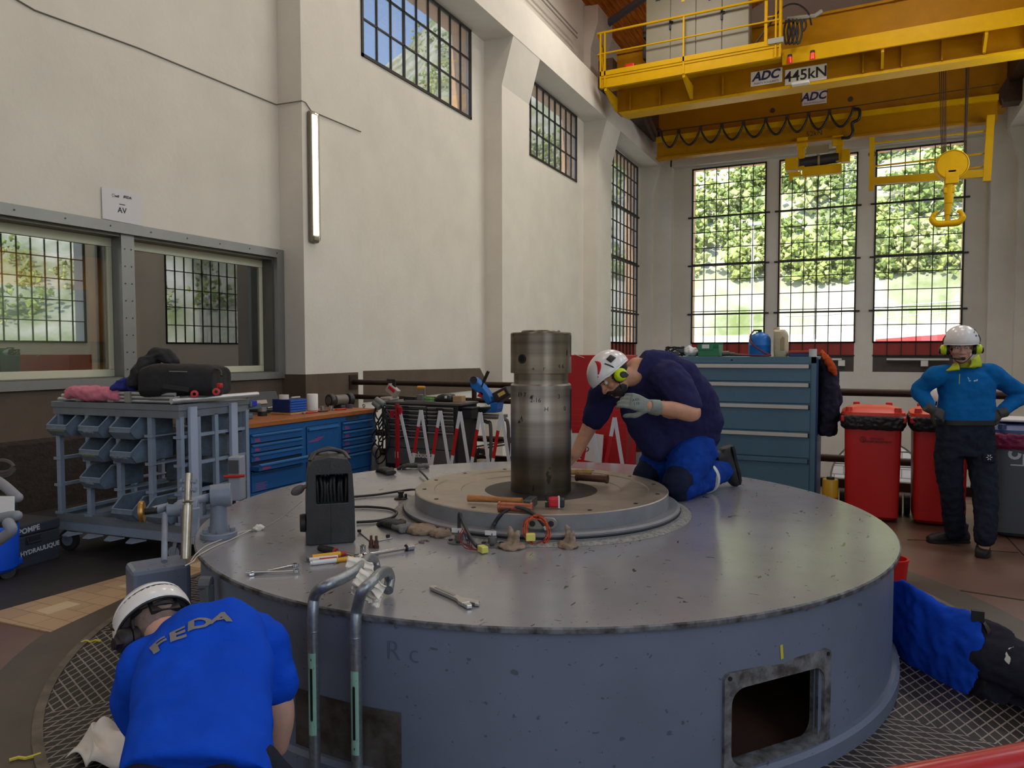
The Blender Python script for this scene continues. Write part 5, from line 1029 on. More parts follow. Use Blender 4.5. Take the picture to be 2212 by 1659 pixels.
# white cord from the reel to the lever bracket
b = MB(); c0 = AD(652, 1082, 3.42); k0 = T(575, 1138, .662); k1 = T(542, 1145, .66); b.tube([c0, c0*.5+k0*.5 - V((0, 0, .01)), k0], .0022, 6); b.tube(cat_curve([k1, T(520, 1150, .657), T(495, 1160, .656), T(450, 1177, .655), T(425, 1195, .655), AD(412, 1212, 3.28)]), .0028, 6); b.tube(cat_curve([k1, T(500, 1165, .655), T(465, 1180, .655), T(428, 1200, .656), AD(418, 1212, 3.27), AD(400, 1222, 3.24)]), .0028, 6)
cord = b.build('cord', mat('white_string', (206, 200, 188), .8), smooth=60); tag(cord, 'thin white string tied from the cable reel to the lever bracket', 'string')
b = MB(); b.ball((k0+k1)/2 + V((0, 0, .004)), (.036, .017, .016), 14, rotz(ang(k1, k0))); o_ = organic(b, 'knot_wrap', M_rag, cord, vox=.004, sm=1, wrinkle=.016, wscale=.02)
# gloves lying on the cover
def loose_glove(name, px, py, rz, label, m1, m2, s=1.05, curls=(.25, .32, .2, .4)):
    p = T(px, py); g = thing(name, label, 'glove', p, 'work gloves lying on the generator cover', rz=rz); b = MB()
    hand(b, (0, 0, .024), (1, 0, .05), (0, 0, 1), 1, .3, s, curls=curls, thumb=.05); organic(b, 'palm', m1, g, vox=.005, sm=2, local=True, wrinkle=.008, wscale=.03)
    b = MB(); loft(b, [((.02, 0, .024), (0, .040, 0), (0, 0, .020)), ((-.03, .0, .022), (0, .036, 0), (0, 0, .017)), ((-.075, .006, .020), (0, .043, .0), (0, 0, .019))], 20); organic(b, 'cuff', m2, g, vox=.005, sm=2, local=True, wrinkle=.008, wscale=.03)
    return g
M_gblk = mat('black_glove', (42, 42, 42), .7, vary=.2, scale=30, bump=.3, bscale=120); M_ggry = mat('grey_knit', (110, 110, 106), .85, vary=.15, scale=40, bump=.4, bscale=160)
loose_glove('work_glove', 838, 1024, 2.6, 'dark work glove lying at the far edge of the cover, nearer the cable reel', M_gblk, M_gblk)
loose_glove('work_glove', 905, 1012, 3.9, 'black-fingered grey work glove lying in front of the red and white barrier', M_gblk, M_ggry)
loose_glove('work_glove', 862, 1146, 2.75, 'grey glove with black fingertips lying beside the bearing cover and the taped lump', M_gblk, M_ggry, 1.12)
# probe cable from reel to bearing cover, with magnetic probe foot
b = MB(); b.tube(cat_curve([T(764, 1073, .66), T(810, 1069, .66), T(850, 1063, .665), T(885, 1058, .672), T(908, 1058, .70)]), .0075, 8); cb = b.build('probe_cable', M_blk, smooth=60); tag(cb, 'black cable running straight from the reel to the magnetic probe foot', 'cable')
pf = T(866, 1078); mg = thing('magnetic_probe', 'small black magnetic probe foot standing by the bearing cover', 'probe', pf)
b = MB(); b.lathe([(.001, 0), (.042, 0), (.042, .006), (.030, .012), (.016, .014), (.015, .036), (.02, .038), (.02, .048), (.001, .05)], pf, 20); b.build('foot', M_blk, mg, smooth=35)
b = MB(); b.cyl(pf + V((.03, .01, .006)), pf + V((.03, .01, .034)), .008, n=10); b.build('thumb_screw', M_blk, mg, smooth=35)
b = MB(); b.tube(cat_curve([T(766, 1095, .66), T(800, 1095, .66), T(840, 1099, .66), T(857, 1107, .66), T(848, 1117, .66), T(815, 1125, .66), T(770, 1128, .66)]), .0075, 8); tag(b.build('cable_loop', M_blk, smooth=60), 'black cable lying in a loop beside the cable reel', 'cable')
b = MB(); b.tube(cat_curve([T(906, 1016, .68), T(918, 1028, .675), T(926, 1038, .67)]), .007, 8); tag(b.build('rubber_hose', M_blk, smooth=60), 'short black hose end lying beside the far gloves', 'hose')
# steel plate with two bolts
c = [T(774, 1150), T(812, 1137), T(848, 1164), T(802, 1173)]; pl = thing('steel_plate', 'small grey steel plate with two black studs beside the cable reel', 'plate', c[0])
b = MB(); b.prism([p.xyz for p in c], (0, 0, .006)); b.build('plate', M_steel, pl, bevel=.002)
for px, py in ((776, 1149), (838, 1160)): p = T(px, py, .656); b = MB(); b.cyl(p, p+V((0, 0, .012)), .010, n=6); b.build('stud', M_blk, pl)
# rusty bolts, socket, extension
M_rust = mat('rusty_bolt', (92, 56, 44), .7, vary=.4, scale=60)
for i, (px, py, lb) in enumerate(((802, 1183, 'short rusty bolt standing on its head nearer the cable reel'), (813, 1184, 'short rusty bolt standing on its head nearer the bearing cover'))):
    p = T(px, py); o = thing('bolt', lb, 'bolt', p, 'rusty bolts standing on the cover'); b = MB(); b.cyl(p, p+V((0, 0, .012)), .013, n=6); b.build('bolt_head', M_rust, o); b = MB(); b.cyl(p+V((0, 0, .012)), p+V((0, 0, .036)), .011, n=12); b.cyl(p+V((0, 0, .036)), p+V((0, 0, .058)), .0065, n=10); b.build('bolt_shank', M_rust, o, smooth=40)
p = T(784, 1193); b = MB(); b.lathe([(.008, .0), (.0125, .0), (.0125, .034), (.009, .034), (.009, .02), (.001, .02)], p, 20); tag(b.build('socket', M_chrome, smooth=40), 'small chrome socket standing upright behind the extension bar', 'socket')
ex = thing('extension_bar', 'long chrome socket extension bar lying on the cover', 'tool', T(785, 1200)); a, c = T(785, 1200, .664), T(893, 1181, .664)
b = MB(); b.cyl(a, a*.13+c*.87, .0085, n=16); b.cyl(a, a*.96+c*.04, .012, n=16); b.build('bar', M_chrome, ex, smooth=40)
b = MB(); b.cyl(a*.15+c*.85, c, .0155, n=18); b.build('socket_end', M_chrome, ex, smooth=40); b = MB(); d = (c-a).normalized(); b.lathe([(.016, -.003), (.0175, 0), (.016, .003)], a*.15+c*.85, 18, R=frame(d)); b.build('collar', M_dk, ex, smooth=40)
rt = thing('ratchet_handle', 'ratchet with black and red handle lying in front of the cable reel', 'ratchet', T(730, 1190)); a, c = T(692, 1184, .668), T(776, 1202, .662)
b = MB(); limb(b, [a, a*.72+c*.28, a*.62+c*.38], [.0155, .017, .0145], 12); b.build('grip', M_blk, rt, smooth=60); b = MB(); b.cyl(a*.62+c*.38, a*.58+c*.42, .0155, n=14); b.build('red_collar', mat('handle_red', (176, 44, 40), .5), rt, smooth=40); b = MB(); b.cyl(a*.6+c*.4, a*.1+c*.9, .0065, n=12); b.ball(c, (.022, .022, .012), 16); b.build('shaft', M_steel, rt, smooth=50)
# markers, cutter
def pen(name, label, a, c, r, segs):
    a, c = V(a), V(c); o = thing(name, label, 'marker', a, 'pens and cutters lying behind the handrails')
    for i, (t0, t1, rr, m, nm) in enumerate(segs): b = MB(); b.cyl(a+(c-a)*t0, a+(c-a)*t1, r*rr, n=14); b.build(nm, m, o, smooth=40, bevel=.001)
    return o
M_penw = mat('pen_white', (230, 228, 224), .35); M_peny = mat('pen_yellow', (226, 164, 24), .4)
mk = pen('paint_marker', 'white paint marker with red lettering and yellow end', T(670, 1217, .660), T(764, 1206, .660), .0105, ((0, .06, .8, M_penw, 'tip_cap'), (.05, .60, 1, M_penw, 'barrel'), (.60, 1.0, 1.02, M_peny, 'end_band')))
mk2 = pen('paint_marker', 'second white marker lying behind the white one with red lettering', T(668, 1209, .662), T(730, 1203, .664), .0095, ((0, .35, .9, M_penw, 'tip_cap'), (.33, 1, 1, M_penw, 'barrel')))
b = MB(); a, c = T(690, 1207, .672), T(728, 1203, .672); b.bar(a, c, .006, .003); b.build('red_lettering', M_red_s, mk2)
cu = pen('box_cutter', 'yellow-orange box cutter lying behind the white markers', T(662, 1206, .665), T(748, 1195, .665), .0125, ((0, .16, .8, mat('cutter_grey', (104, 98, 92), .5), 'tail'), (.14, .85, 1, M_peny, 'body'), (.85, 1, .9, mat('cutter_red', (170, 52, 40), .5), 'nose')))
# two combination spanners
def spanner(name, label, a, c, up=0.0):
    a, c = V(a), V(c); o = thing(name, label, 'spanner', a, 'combination spanners lying on the cover'); d = (c-a).normalized(); x = V((-d.y, d.x, 0)).normalized()
    b = MB(); b.bar(a+d*.02, c-d*.018, .013, .006, (0, 0, 1)); b.build('shank', M_chrome, o, bevel=.002)
    b = MB(); b.lathe([(.0085, -.005), (.0155, -.005), (.0155, .005), (.0085, .005)], c-d*.008, 20, closed=True); b.build('ring_end', M_chrome, o, smooth=40)
    b = MB(); q = a+d*.022; pts = [q+d*.006-x*.008, q+d*.006+x*.008, q-d*.006+x*.016, q-d*.026+x*.013, q-d*.024+x*.006, q-d*.008+x*.006, q-d*.006, q-d*.008-x*.006, q-d*.024-x*.006, q-d*.026-x*.013, q-d*.006-x*.016]
    b.prism([p-V((0, 0, .004)) for p in pts], (0, 0, .009)); b.build('open_jaw', M_chrome, o, bevel=.0015); return o
spanner('combination_spanner', 'chrome spanner lying on top, nearer the edge of the cover', T(533, 1236, .664), T(645, 1232, .662)); spanner('combination_spanner', 'chrome spanner lying underneath, pointing up to the pens', T(538, 1241, .656), T(641, 1219, .658))
# adjustable wrench
wr = thing('adjustable_wrench', 'chrome adjustable wrench lying near the front rim of the cover', 'wrench', T(985, 1295)); a, c = T(935, 1270, .658), T(1015, 1305, .658); d = (c-a).normalized(); x = V((-d.y, d.x, 0)).normalized(); Lw_ = (c-a).length
M_sat = mat('satin_chrome', (196, 194, 190), .3, metal=.85)
b = MB(); pts = [a-x*.014-d*.004, a-d*.012, a+x*.014-d*.004, a+x*.012+d*Lw_*.5, a+x*.013+d*Lw_*.72, a+x*.032+d*Lw_*.92, a+x*.036+d*(Lw_+.012), a+x*.020+d*(Lw_+.030), a+x*.010+d*(Lw_+.016), a+x*.004+d*(Lw_-.006), a-x*.026+d*(Lw_-.012), a-x*.026+d*Lw_*.86, a-x*.013+d*Lw_*.72, a-x*.012+d*Lw_*.5]
b.prism([p-V((0, 0, .006)) for p in pts], (0, 0, .014)); b.build('handle_body', M_sat, wr, bevel=.003)
b = MB(); b.prism([p-V((0, 0, .005)) for p in (a-x*.026+d*(Lw_-.008), a-x*.004+d*(Lw_-.004), a-x*.003+d*(Lw_+.014), a-x*.012+d*(Lw_+.030), a-x*.030+d*(Lw_+.022))], (0, 0, .013)); b.build('moving_jaw', M_sat, wr, bevel=.002)
b = MB(); b.cyl(a-x*.006+d*Lw_*.86, a+x*.012+d*Lw_*.86, .008, n=12); b.build('knurl', M_steel, wr, smooth=40); b = MB(); b.bar(a+d*.02+V((0, 0, .0085)), a+d*Lw_*.6+V((0, 0, .0085)), .012, .002, (0, 0, 1)); b.build('recess', mat('recess_grey', (150, 148, 144), .4, metal=.6), wr)
# tools on the bearing ring
RZ = .782
hm = thing('sledge_hammer', 'club hammer with long wooden handle lying on the bearing cover', 'hammer', AZ(1010, 1075, RZ)); a, c = AZ(1011, 1076, RZ+.018), AZ(1128, 1082, RZ+.020)
b = MB(); b.tube([a, a*.7+c*.3, a*.3+c*.7, c], [.0185, .0165, .0145, .0165], 14); b.build('handle', M_wood, hm, smooth=60)
b = MB(); d = (c-a).normalized(); x = V((-d.y, d.x, 0)); m_ = AZ(1142, 1085, RZ+.026); b.box(m_ + d*.01, (.046, .12, .046), Matrix((d, x, V((0, 0, 1)))).transposed()); b.build('hammer_head', mat('hammer_steel', (92, 94, 98), .4, metal=.7, vary=.15, scale=20), hm, bevel=.008)
def spool(name, label, a, c, r, m):
    o = thing(name, label, 'pin', a); a, c = V(a), V(c); d = (c-a).normalized(); L = (c-a).length; R = frame(d)
    b = MB(); b.cyl(a, c, r*.86, n=20); b.build('barrel', m, o, smooth=40)
    for t in (0, L): b = MB(); b.lathe([(.001, -.006), (r*1.0, -.006), (r*1.05, 0), (r*1.0, .006), (.001, .006)], a+d*t, 20, R=R); b.build('flange', m, o, smooth=35)
    return o
spool('copper_drift', 'copper drift bar lying in front of the hammer', AZ(1079, 1094, RZ+.024), AZ(1148, 1097, RZ+.024), .026, M_copper); spool('steel_drift', 'dark brown drift bar lying beside the shaft near the kneeling person', AZ(1247, 1030, RZ+.024), AZ(1311, 1035, RZ+.024), .026, mat('brown_drift', (98, 66, 54), .45, metal=.4, vary=.2, scale=30))
b = MB(); a, c = AZ(1222, 1020, RZ+.018), AZ(1277, 1019, RZ+.018); b.tube([a, c*.8+a*.2, c], [.017, .018, .0165], 14); tag(b.build('wooden_handle', mat('yellow_wood', (190, 146, 70), .5, vary=.25, scale=25), smooth=50), 'yellow wooden tool handle lying behind the shaft', 'handle')
tp = thing('tape_measure', 'red and black tape measure on the bearing cover in front of the shaft', 'tape measure', AZ(1203, 1096, RZ)); p = AZ(1200, 1096, RZ); d = (AZ(1222, 1096, RZ)-AZ(1185, 1096, RZ)).normalized(); R_ = Matrix((d, V((-d.y, d.x, 0)), V((0, 0, 1)))).transposed()
b = MB(); b.box(p + V((0, 0, .027)) - d*.008, (.058, .04, .054), R_); b.build('case', mat('tape_red', (200, 36, 44), .4), tp, bevel=.012)
b = MB(); b.box(p + V((0, 0, .025)) + d*.032, (.028, .042, .050), R_); b.build('front_shell', mat('tape_black', (40, 42, 52), .4), tp, bevel=.010); b = MB(); b.box(p + V((0, 0, .028)) + d*.017, (.008, .0415, .055), R_); b.build('white_stripe', M_penw, tp); b = MB(); b.tube(cat_curve([p - d*.036 + V((0, 0, .02)), p - d*.05 + V((0, 0, .055)), p - d*.030 + V((0, 0, .075)), p - d*.018 + V((0, 0, .05))]), .002, 6); b.box(p - d*.042 + V((0, 0, .012)), (.022, .025, .022), R_); b.build('wrist_loop', M_blk, tp, smooth=60)
# sensor cables, glands, taped lumps around the ring
def gland(px, py, tag_label, k):
    p = T(px, py); o = thing('cable_gland', tag_label, 'gland', p); b = MB(); b.lathe([(.001, 0), (.055, 0), (.055, .008), (.03, .011), (.022, .012), (.022, .04), (.014, .044), (.012, .075), (.001, .075)], p, 20); b.build('flange', mat('gland_grey', (100, 100, 100), .5, vary=.2, scale=30), o, smooth=35)
    for i in range(4): q = p + V((.042*math.cos(i*PI/2+.4), .042*math.sin(i*PI/2+.4), .008)); b = MB(); b.cyl(q, q+V((0, 0, .009)), .010, n=6); b.build('gland_nut', M_plast, o)
    b = MB(); b.box(p + V((-.004, -.012, .062)), (.055, .004, .022), rotz(.25)); b.build('cable_label', mat('label_white', (214, 214, 214), .5), o); return p
g1 = gland(992, 1172, 'round cable gland with white label, at the foot of the bundled thin wires', 0); g2 = gland(1064, 1178, 'round cable gland with white label, at the foot of the tall black cable arc', 1)
b = MB(); b.tube(cat_curve([g1 + V((0, 0, .07)), g1 + V((.0, 0, .13)), g1 + V((.012, -.01, .145)), g1 + V((.03, -.02, .11)), T(1020, 1168, .70), T(1034, 1184, .665)]), .0085, 8); w1 = b.build('sensor_cable', M_plast, smooth=60); tag(w1, 'grey sleeved cable with fanned red wires ending in a yellow connector', 'cable')
for k in range(7): b = MB(); r_ = random.Random(k); b.tube(cat_curve([T(998+k, 1140+k*2, .74), T(996+r_.uniform(-8, 22), 1165, .70), T(1008+r_.uniform(-6, 14), 1183, .665), T(1036, 1189, .66)]), .0026, 5); b.build('wire', mat('wire_red', (130, 46, 38), .5) if k < 5 else mat('wire_blue', (60, 70, 104), .5), w1, smooth=60)
M_con = mat('connector_yellow', (222, 214, 110), .5, vary=.08)
b = MB(); b.box(T(1043, 1186, .668), (.05, .034, .03), rotz(-.6)); b.build('connector', M_con, w1, bevel=.004)
b = MB(); b.tube(cat_curve([g2 + V((0, 0, .06)), AD(1066, 1136, 3.66), AD(1082, 1112, 3.66), AD(1105, 1097, 3.66), AD(1130, 1098, 3.64), AD(1155, 1112, 3.62), AD(1176, 1134, 3.60), AD(1181, 1142, 3.60)]), .0105, 10); w2 = b.build('sensor_cable', M_plast, smooth=60); tag(w2, 'thick black cable arching up from a gland and over to the orange wire coil', 'cable')
b = MB(); b.cyl(AD(1178, 1136, 3.598), AD(1182, 1144, 3.592), .0125, n=12); b.build('white_sleeve', M_penw, w2, smooth=40)
coil = thing('wire_coil', 'coil of thin orange wires with yellow connector leaning on the bearing cover', 'wire', T(1160, 1178)); M_orw = mat('wire_orange', (198, 84, 44), .5)
for k in range(9):
    r_ = random.Random(20+k); cx_, cy0 = 1158+r_.uniform(-3, 3), 1146+r_.uniform(-3, 3); rx, ry = 26+r_.uniform(-4, 5), 29+r_.uniform(-3, 3); tl = .35
    b = MB(); b.tube([AD(cx_ + rx*math.cos(t)*math.cos(tl) - ry*math.sin(t)*math.sin(tl)*.5, min(1176, cy0 + rx*math.cos(t)*math.sin(tl) + ry*math.sin(t)), 3.56 + r_.uniform(-.012, .012) - .03*math.sin(t)) for t in [2*PI*q_/28 + k for q_ in range(27)]], .0028, 5); b.build('wire', M_orw if k < 7 else mat('wire_red', (130, 46, 38), .5), coil, smooth=60)
b = MB(); b.box(AD(1146, 1160, 3.53), (.045, .03, .035), rotz(.5)); b.build('connector', M_con, coil, bevel=.004)
def lump(px, py, r, h, label, ragged=.02, ears=0):
    p = T(px, py); b = MB(); b.lathe([(.001, .0), (r*.9, .0), (r, h*.3), (r*.95, h*.8), (r*.8, h), (.001, h)], p, 24)
    for k in range(ears): a_ = 1.2 + k*.9; b.tube([p + V((r*.3*math.cos(a_), r*.3*math.sin(a_), h*.8)), p + V((r*.5*math.cos(a_), r*.4*math.sin(a_), h+.04)), p + V((r*.75*math.cos(a_), r*.5*math.sin(a_), h+.06+.02*k))], [.022, .016, .008], 8)
    o = organic(b, 'taped_cap', M_tape, None, vox=.005, sm=1, wrinkle=ragged, wscale=.028); tag(o, label, 'cap', 'masking-taped caps around the bearing cover'); return o
lump(914, 1150, .082, .035, 'broad flat masking-taped cap beside the grey glove', .012); lump(955, 1158, .055, .034, 'crumpled masking-taped cap between the broad taped cap and the first gland', .03); lump(1106, 1184, .062, .018, 'low taped cap with upright paper ears between the tall cable and the orange coil', .02, 2); lump(1228, 1182, .052, .02, 'taped cap with torn paper on top, on its own beyond the orange coil', .03, 2)
b = MB(); p = T(916, 1171); b.tube([p + V((.022*math.cos(t), .022*math.sin(t), .003)) for t in [.6+k*.25 for k in range(20)]], .005, 6); tag(b.build('retaining_ring', mat('dull_ring', (120, 110, 98), .5, metal=.4), smooth=50), 'open steel retaining ring lying in front of the taped caps', 'ring')

# handrails of the access ladder with rags
def rail_tube(name, label, pts, arrow, flip):
    o = thing(name, label, 'handrail', (pts[0][0], pts[0][1], 0), 'galvanised ladder handrails'); b = MB(); b.tube(cat_curve(pts, 7), .0205, 18); b.build('tube', M_galv, o, smooth=60)
    b = MB(); q = V(pts[1]); b.lathe([(.0207, -.004), (.0222, 0), (.0207, .004)], (q.x, q.y, .575), 18); b.build('weld_collar', M_galv, o, smooth=60)
    z0, z1 = arrow; n_ = V((-q.x, -q.y, 0)).normalized(); a0 = math.atan2(n_.y, n_.x); b = MB(); r = .0214
    def C(a, z, k=r): return V((q.x + k*math.cos(a0+a), q.y + k*math.sin(a0+a), z))
    b.grid(lambda u, v: C(-1.15+1.5*u, z0+(z1-z0)*v), 10, 1); st = b.build('green_sticker', mat('mint_tape', (150, 198, 176), .5, vary=.08), o, smooth=60)
    b = MB(); zt, zb = (z1-.02, z0+.05) if flip else (z1-.05, z0+.02); tip = [(0, .0), (.5, .045), (.2, .045)]
    def strip(u0, u1, za, zb_): b.grid(lambda u, v: C(-.45+u0+(u1-u0)*u, za+(zb_-za)*v, r+.0006), 3, 1)
    strip(-.22, .22, z0+.055, z1-.055)
    zz = (z0+.015, z0+.058) if flip else (z1-.015, z1-.058)
    b.add([C(-.45, zz[0], r+.0006), C(-.95, zz[1], r+.0006), C(.05, zz[1], r+.0006)], [(0, 1, 2)])
    zz = (z1-.03, z1-.06) if flip else (z0+.03, z0+.06)
    b.add([C(-.95, zz[0], r+.0006), C(-.45, zz[1], r+.0006), C(.05, zz[0], r+.0006)], [(0, 1, 2)])
    b.build('black_arrow', M_dk, st); return o
q1, q2 = AZ(679, 1333, .60), AZ(768, 1340, .60); q1 = q1*1.0; 
# keep the tubes clear of the cover's shell
def off(p, d=.06): c = V((CX, CY, p.z)); n_ = (p-c); n_.z = 0; r = n_.length; return c + n_*((max(r, DR+d))/r)
q1 = AD(676, 1330, 2.66); q2 = AD(768, 1330, 2.60)
def up_(p, z): return V((p.x, p.y, z))
e1, e2 = AZ(765, 1240, .80), AZ(832, 1235, .76)
hz = .775
in1 = V((CX, CY, 0)) - up_(q1, 0); in1.normalize()
rail_tube('ladder_handrail', 'bent galvanised ladder handrail nearer the person in bright blue, arrow sticker pointing up', [up_(q1, -.0), up_(q1, .35), up_(q1, .62), up_(q1, .70) + in1*.012, AZ(700, 1267, hz-.01), AZ(740, 1249, hz), AZ(775, 1228, hz), AZ(796, 1206, .755), AZ(808, 1212, .70), AZ(812, 1228, .675)], (.20, .50), False)
rail_tube('ladder_handrail', 'bent galvanised ladder handrail wrapped in white rag, arrow sticker pointing down', [up_(q2, -.0), up_(q2, .35), up_(q2, .60), up_(q2, .675) + in1*.01, AZ(783, 1277, hz-.02), AZ(803, 1258, hz), AZ(820, 1240, .775), AZ(836, 1235, .745), AZ(842, 1250, .70), AZ(838, 1275, .675)], (.16, .46), True)
def rag(name, label, pts, parent=None):
    b = MB(); rnd_ = random.Random(5)
    for quad in pts:
        q_ = [AD(*p) for p in quad]; n_ = -FWD
        b.grid(lambda u, v: (q_[0]*(1-u)+q_[1]*u)*(1-v) + (q_[3]*(1-u)+q_[2]*u)*v + n_*(.010*math.sin(9*u+5*v) + .007*math.sin(14*v-6*u)), 16, 16)
    o = b.build(name, M_rag, smooth=75); s_ = o.modifiers.new('t', 'SOLIDIFY'); s_.thickness = .003; tag(o, label, 'rag', 'white rags tied to the handrails'); return o
rag('rag', 'white paper rag knotted on the farther handrail, beside the pens', [((752, 1200, 2.80), (806, 1214, 2.78), (806, 1246, 2.70), (744, 1240, 2.72))]); rag('rag', 'white paper rag hanging over the handrail with the arrow pointing down', [((780, 1226, 2.62), (836, 1265, 2.58), (820, 1292, 2.54), (762, 1258, 2.56)), ((764, 1252, 2.60), (826, 1285, 2.60), (816, 1312, 2.58), (757, 1282, 2.58)), ((792, 1292, 2.60), (826, 1280, 2.60), (820, 1312, 2.58), (800, 1308, 2.58))])
# locking lever bracket at the edge of the cover with its box
lk = thing('lever_bracket', 'grey pipe bracket with upright steel lever and brass wheel at the rim of the cover', 'bracket', T(478, 1160)); M_gp = mat('bracket_grey', (128, 138, 152), .4, vary=.12, scale=12); tL = 3.50
f0 = T(473, 1160); b = MB(); b.lathe([(.001, 0), (.085, 0), (.088, .004), (.088, .026), (.084, .03), (.001, .03)], f0, 32); b.build('flange', M_gp, lk, smooth=35)
for k in range(5): q_ = f0 + V((.066*math.cos(k*1.26+.5), .066*math.sin(k*1.26+.5), .03)); b = MB(); b.cyl(q_, q_+V((0, 0, .016)), .013, n=6); b.build('bolt', M_gp, lk)
pt = AD(465, 1090, 3.50); b = MB(); b.tube([f0 + V((0, 0, .02)), f0 + V((0, 0, .07)), (f0.x, f0.y, pt.z-.03)], [.05, .042, .038], 20); b.build('column', M_gp, lk, smooth=50)
hx = AD(452, 1090, 3.49); hl = AD(330, 1103, 3.42); ax_ = (hl-hx).normalized(); b = MB(); b.cyl(V((f0.x, f0.y, hx.z)) - ax_*.062, V((f0.x, f0.y, hx.z)) + ax_*.035, .058, n=28); b.build('sleeve', M_gp, lk, smooth=40, bevel=.004)
b = MB(); b.cyl(V((f0.x, f0.y, hx.z)) + ax_*.03, hl + ax_*.0, .020, n=16); b.cyl(AD(428, 1096, 3.48), AD(362, 1100, 3.45), .036, n=18); b.build('arm', M_gp, lk, smooth=40, bevel=.004)
b = MB(); bb = AD(408, 1140, 3.46); b.cyl(AD(410, 1095, 3.46), AD(408, 1160, 3.46), .045, .03, 18); b.build('clamp_body', M_gp, lk, smooth=40, bevel=.006)
b = MB(); R = frame(ax_); b.lathe([(.012, -.012), (.048, -.010), (.052, 0), (.048, .010), (.012, .012)], hl + ax_*.045, 24, R=R, closed=True); b.build('brass_wheel', mat('brass', (176, 134, 70), .35, metal=.8, vary=.2, scale=20), lk, smooth=40); b = MB(); b.cyl(hl - ax_*.02, hl + ax_*.05, .016, n=12); b.build('spindle', M_dk, lk, smooth=40)
l0, l1 = AD(401, 1207, 3.28), AD(408, 1022, 3.36); b = MB(); b.cyl(l0, l0*.38+l1*.62, .0215, n=20); b.cyl(l0*.38+l1*.62, l1, .015, n=16); b.lathe([(.018, -.006), (.026, 0), (.018, .006)], l0*.34+l1*.66, 18, R=frame(l1-l0)); b.build('lever', mat('lever_steel', (176, 166, 150), .3, metal=.75, vary=.2, scale=14), lk, smooth=40)
for t_ in (.90, .80):
    b = MB(); q_ = l0*(1-t_)+l1*t_; b.cyl(q_ - RGT*.034, q_ + RGT*.034, .007, n=8); b.cyl(q_ - RGT*.036, q_ - RGT*.024, .013, n=6); b.cyl(q_ + RGT*.024, q_ + RGT*.036, .013, n=6); b.build('lever_bolt', M_gp, lk)
bx0 = AD(360, 1212, 3.25); b = MB(); b.cyl(AD(355, 1213, 3.20), AD(356, 1110, 3.43), .013, n=14); b.build('support_rod', M_gp, lk, smooth=40)
b = MB(); b.cyl(AD(372, 1088, 3.45), AD(372, 1076, 3.45), .022, n=6); b.build('set_screw', M_dk, lk)
# plinth box beside the cover
pb = [AZ(330, 1240, .50), AZ(440, 1225, .50), AZ(432, 1198, .50), AZ(352, 1200, .50)]
bxo = thing('plinth_box', 'grey painted steel box on the floor touching the cover, under the lever bracket', 'box', (pb[0].x, pb[0].y, 0)); c_ = (pb[0]+pb[1]+pb[2]+pb[3])/4; d_ = (pb[1]-pb[0]).normalized(); b = MB(); c_ = V((CX, CY, 0)) + (V((c_.x, c_.y, 0))-V((CX, CY, 0))).normalized()*2.06; b.box((c_.x, c_.y, .255), (.27, .22, .51), rotz(ang(pb[0], pb[1])+.1)); b.build('housing', M_side, bxo, bevel=.022)
b = MB(); q_ = AD(432, 1260, 3.14); b.cyl(q_, q_ + RGT*.05, .030, n=14); b.box(q_ + RGT*.03 - UPV*.06, (.05, .04, .11)); b.build('latch', mat('latch_grey', (96, 98, 102), .5, vary=.2), bxo, bevel=.005)
# ================================================================ EQUIPMENT BY THE OFFICE WALL
M_rack = mat('rack_grey_blue', (134, 148, 166), .5, vary=.10, scale=6); M_rackd = mat('rack_grey', (112, 118, 124), .55, vary=.12, scale=6); M_binb = mat('bin_steel', (110, 130, 152), .5, vary=.18, scale=10, col2=(96, 104, 108))
M_wht = mat('white_enamel', (236, 236, 232), 0.4)
M_cast = mat('caster_rubber', (54, 54, 56), .6)
def caster(parent, x, y, r=.06, rz=0.0, local=True):
    b = MB(); R = rotz(rz); ax = R @ V((0, 1, 0)); c = V((x, y, r)); b.lathe([(.02, -.02), (r*.95, -.018), (r, 0), (r*.95, .018), (.02, .02)], c, 20, R=frame(ax)); o = b.build('caster_wheel', M_cast, parent, smooth=40, local=local)
    b = MB(); b.lathe([(.001, -.024), (r*.55, -.024), (r*.55, .024), (.001, .024)], c, 16, R=frame(ax)); b.bar(c + ax*.028, c + ax*.028 + V((.03, 0, r+.03)), .03, .004, ax); b.bar(c - ax*.028, c - ax*.028 + V((.03, 0, r+.03)), .03, .004, ax); b.build('caster_fork', M_rack, o, smooth=40, local=True); return o
# bin rack on wheels
p0 = AZ(128, 1190, 0); p1 = AZ(385, 1222, 0); a_ = ang(p0, p1); Wc, Dc = (p1-p0).length*1.04, .74
rack = thing('bin_trolley', 'grey wheeled steel rack with tilted storage bins, below the office window', 'trolley', p0, rz=a_)
ZT = 1.19; zr = [.31, .53, .74, .95, 1.10]
b = MB(); b.b2(0, Wc, 0, Dc, .17, .27); b.build('base_tray', M_rack, rack, bevel=.006, local=True)
b = MB(); b.b2(-.005, Wc+.005, -.005, 0, .245, .31); b.b2(Wc, Wc+.005, 0, Dc, .245, .31); b.b2(0, .005, 0, Dc, .245, .31); b.b2(0, Wc, Dc-.005, Dc, .245, .31); b.build('base_rim', M_rackd, rack, local=True)
for i in range(4):
    x = .12+.215*i; b = MB(); b.prism([(x, -.02, .165), (x+.16, -.02, .165), (x+.10, -.10, .155), (x+.04, -.10, .155)], (0, 0, .008)); b.build('foot_tab', M_rack, rack, local=True)
b = MB(); b.b2(-.02, Wc+.01, -.02, Dc, ZT-.045, ZT); b.build('top_plate', M_rackd, rack, bevel=.004, local=True); b = MB(); b.b2(-.01, Wc, -.01, Dc-.01, ZT-.10, ZT-.045); b.build('top_beam', M_rackd, rack, local=True)
cw = Wc/4
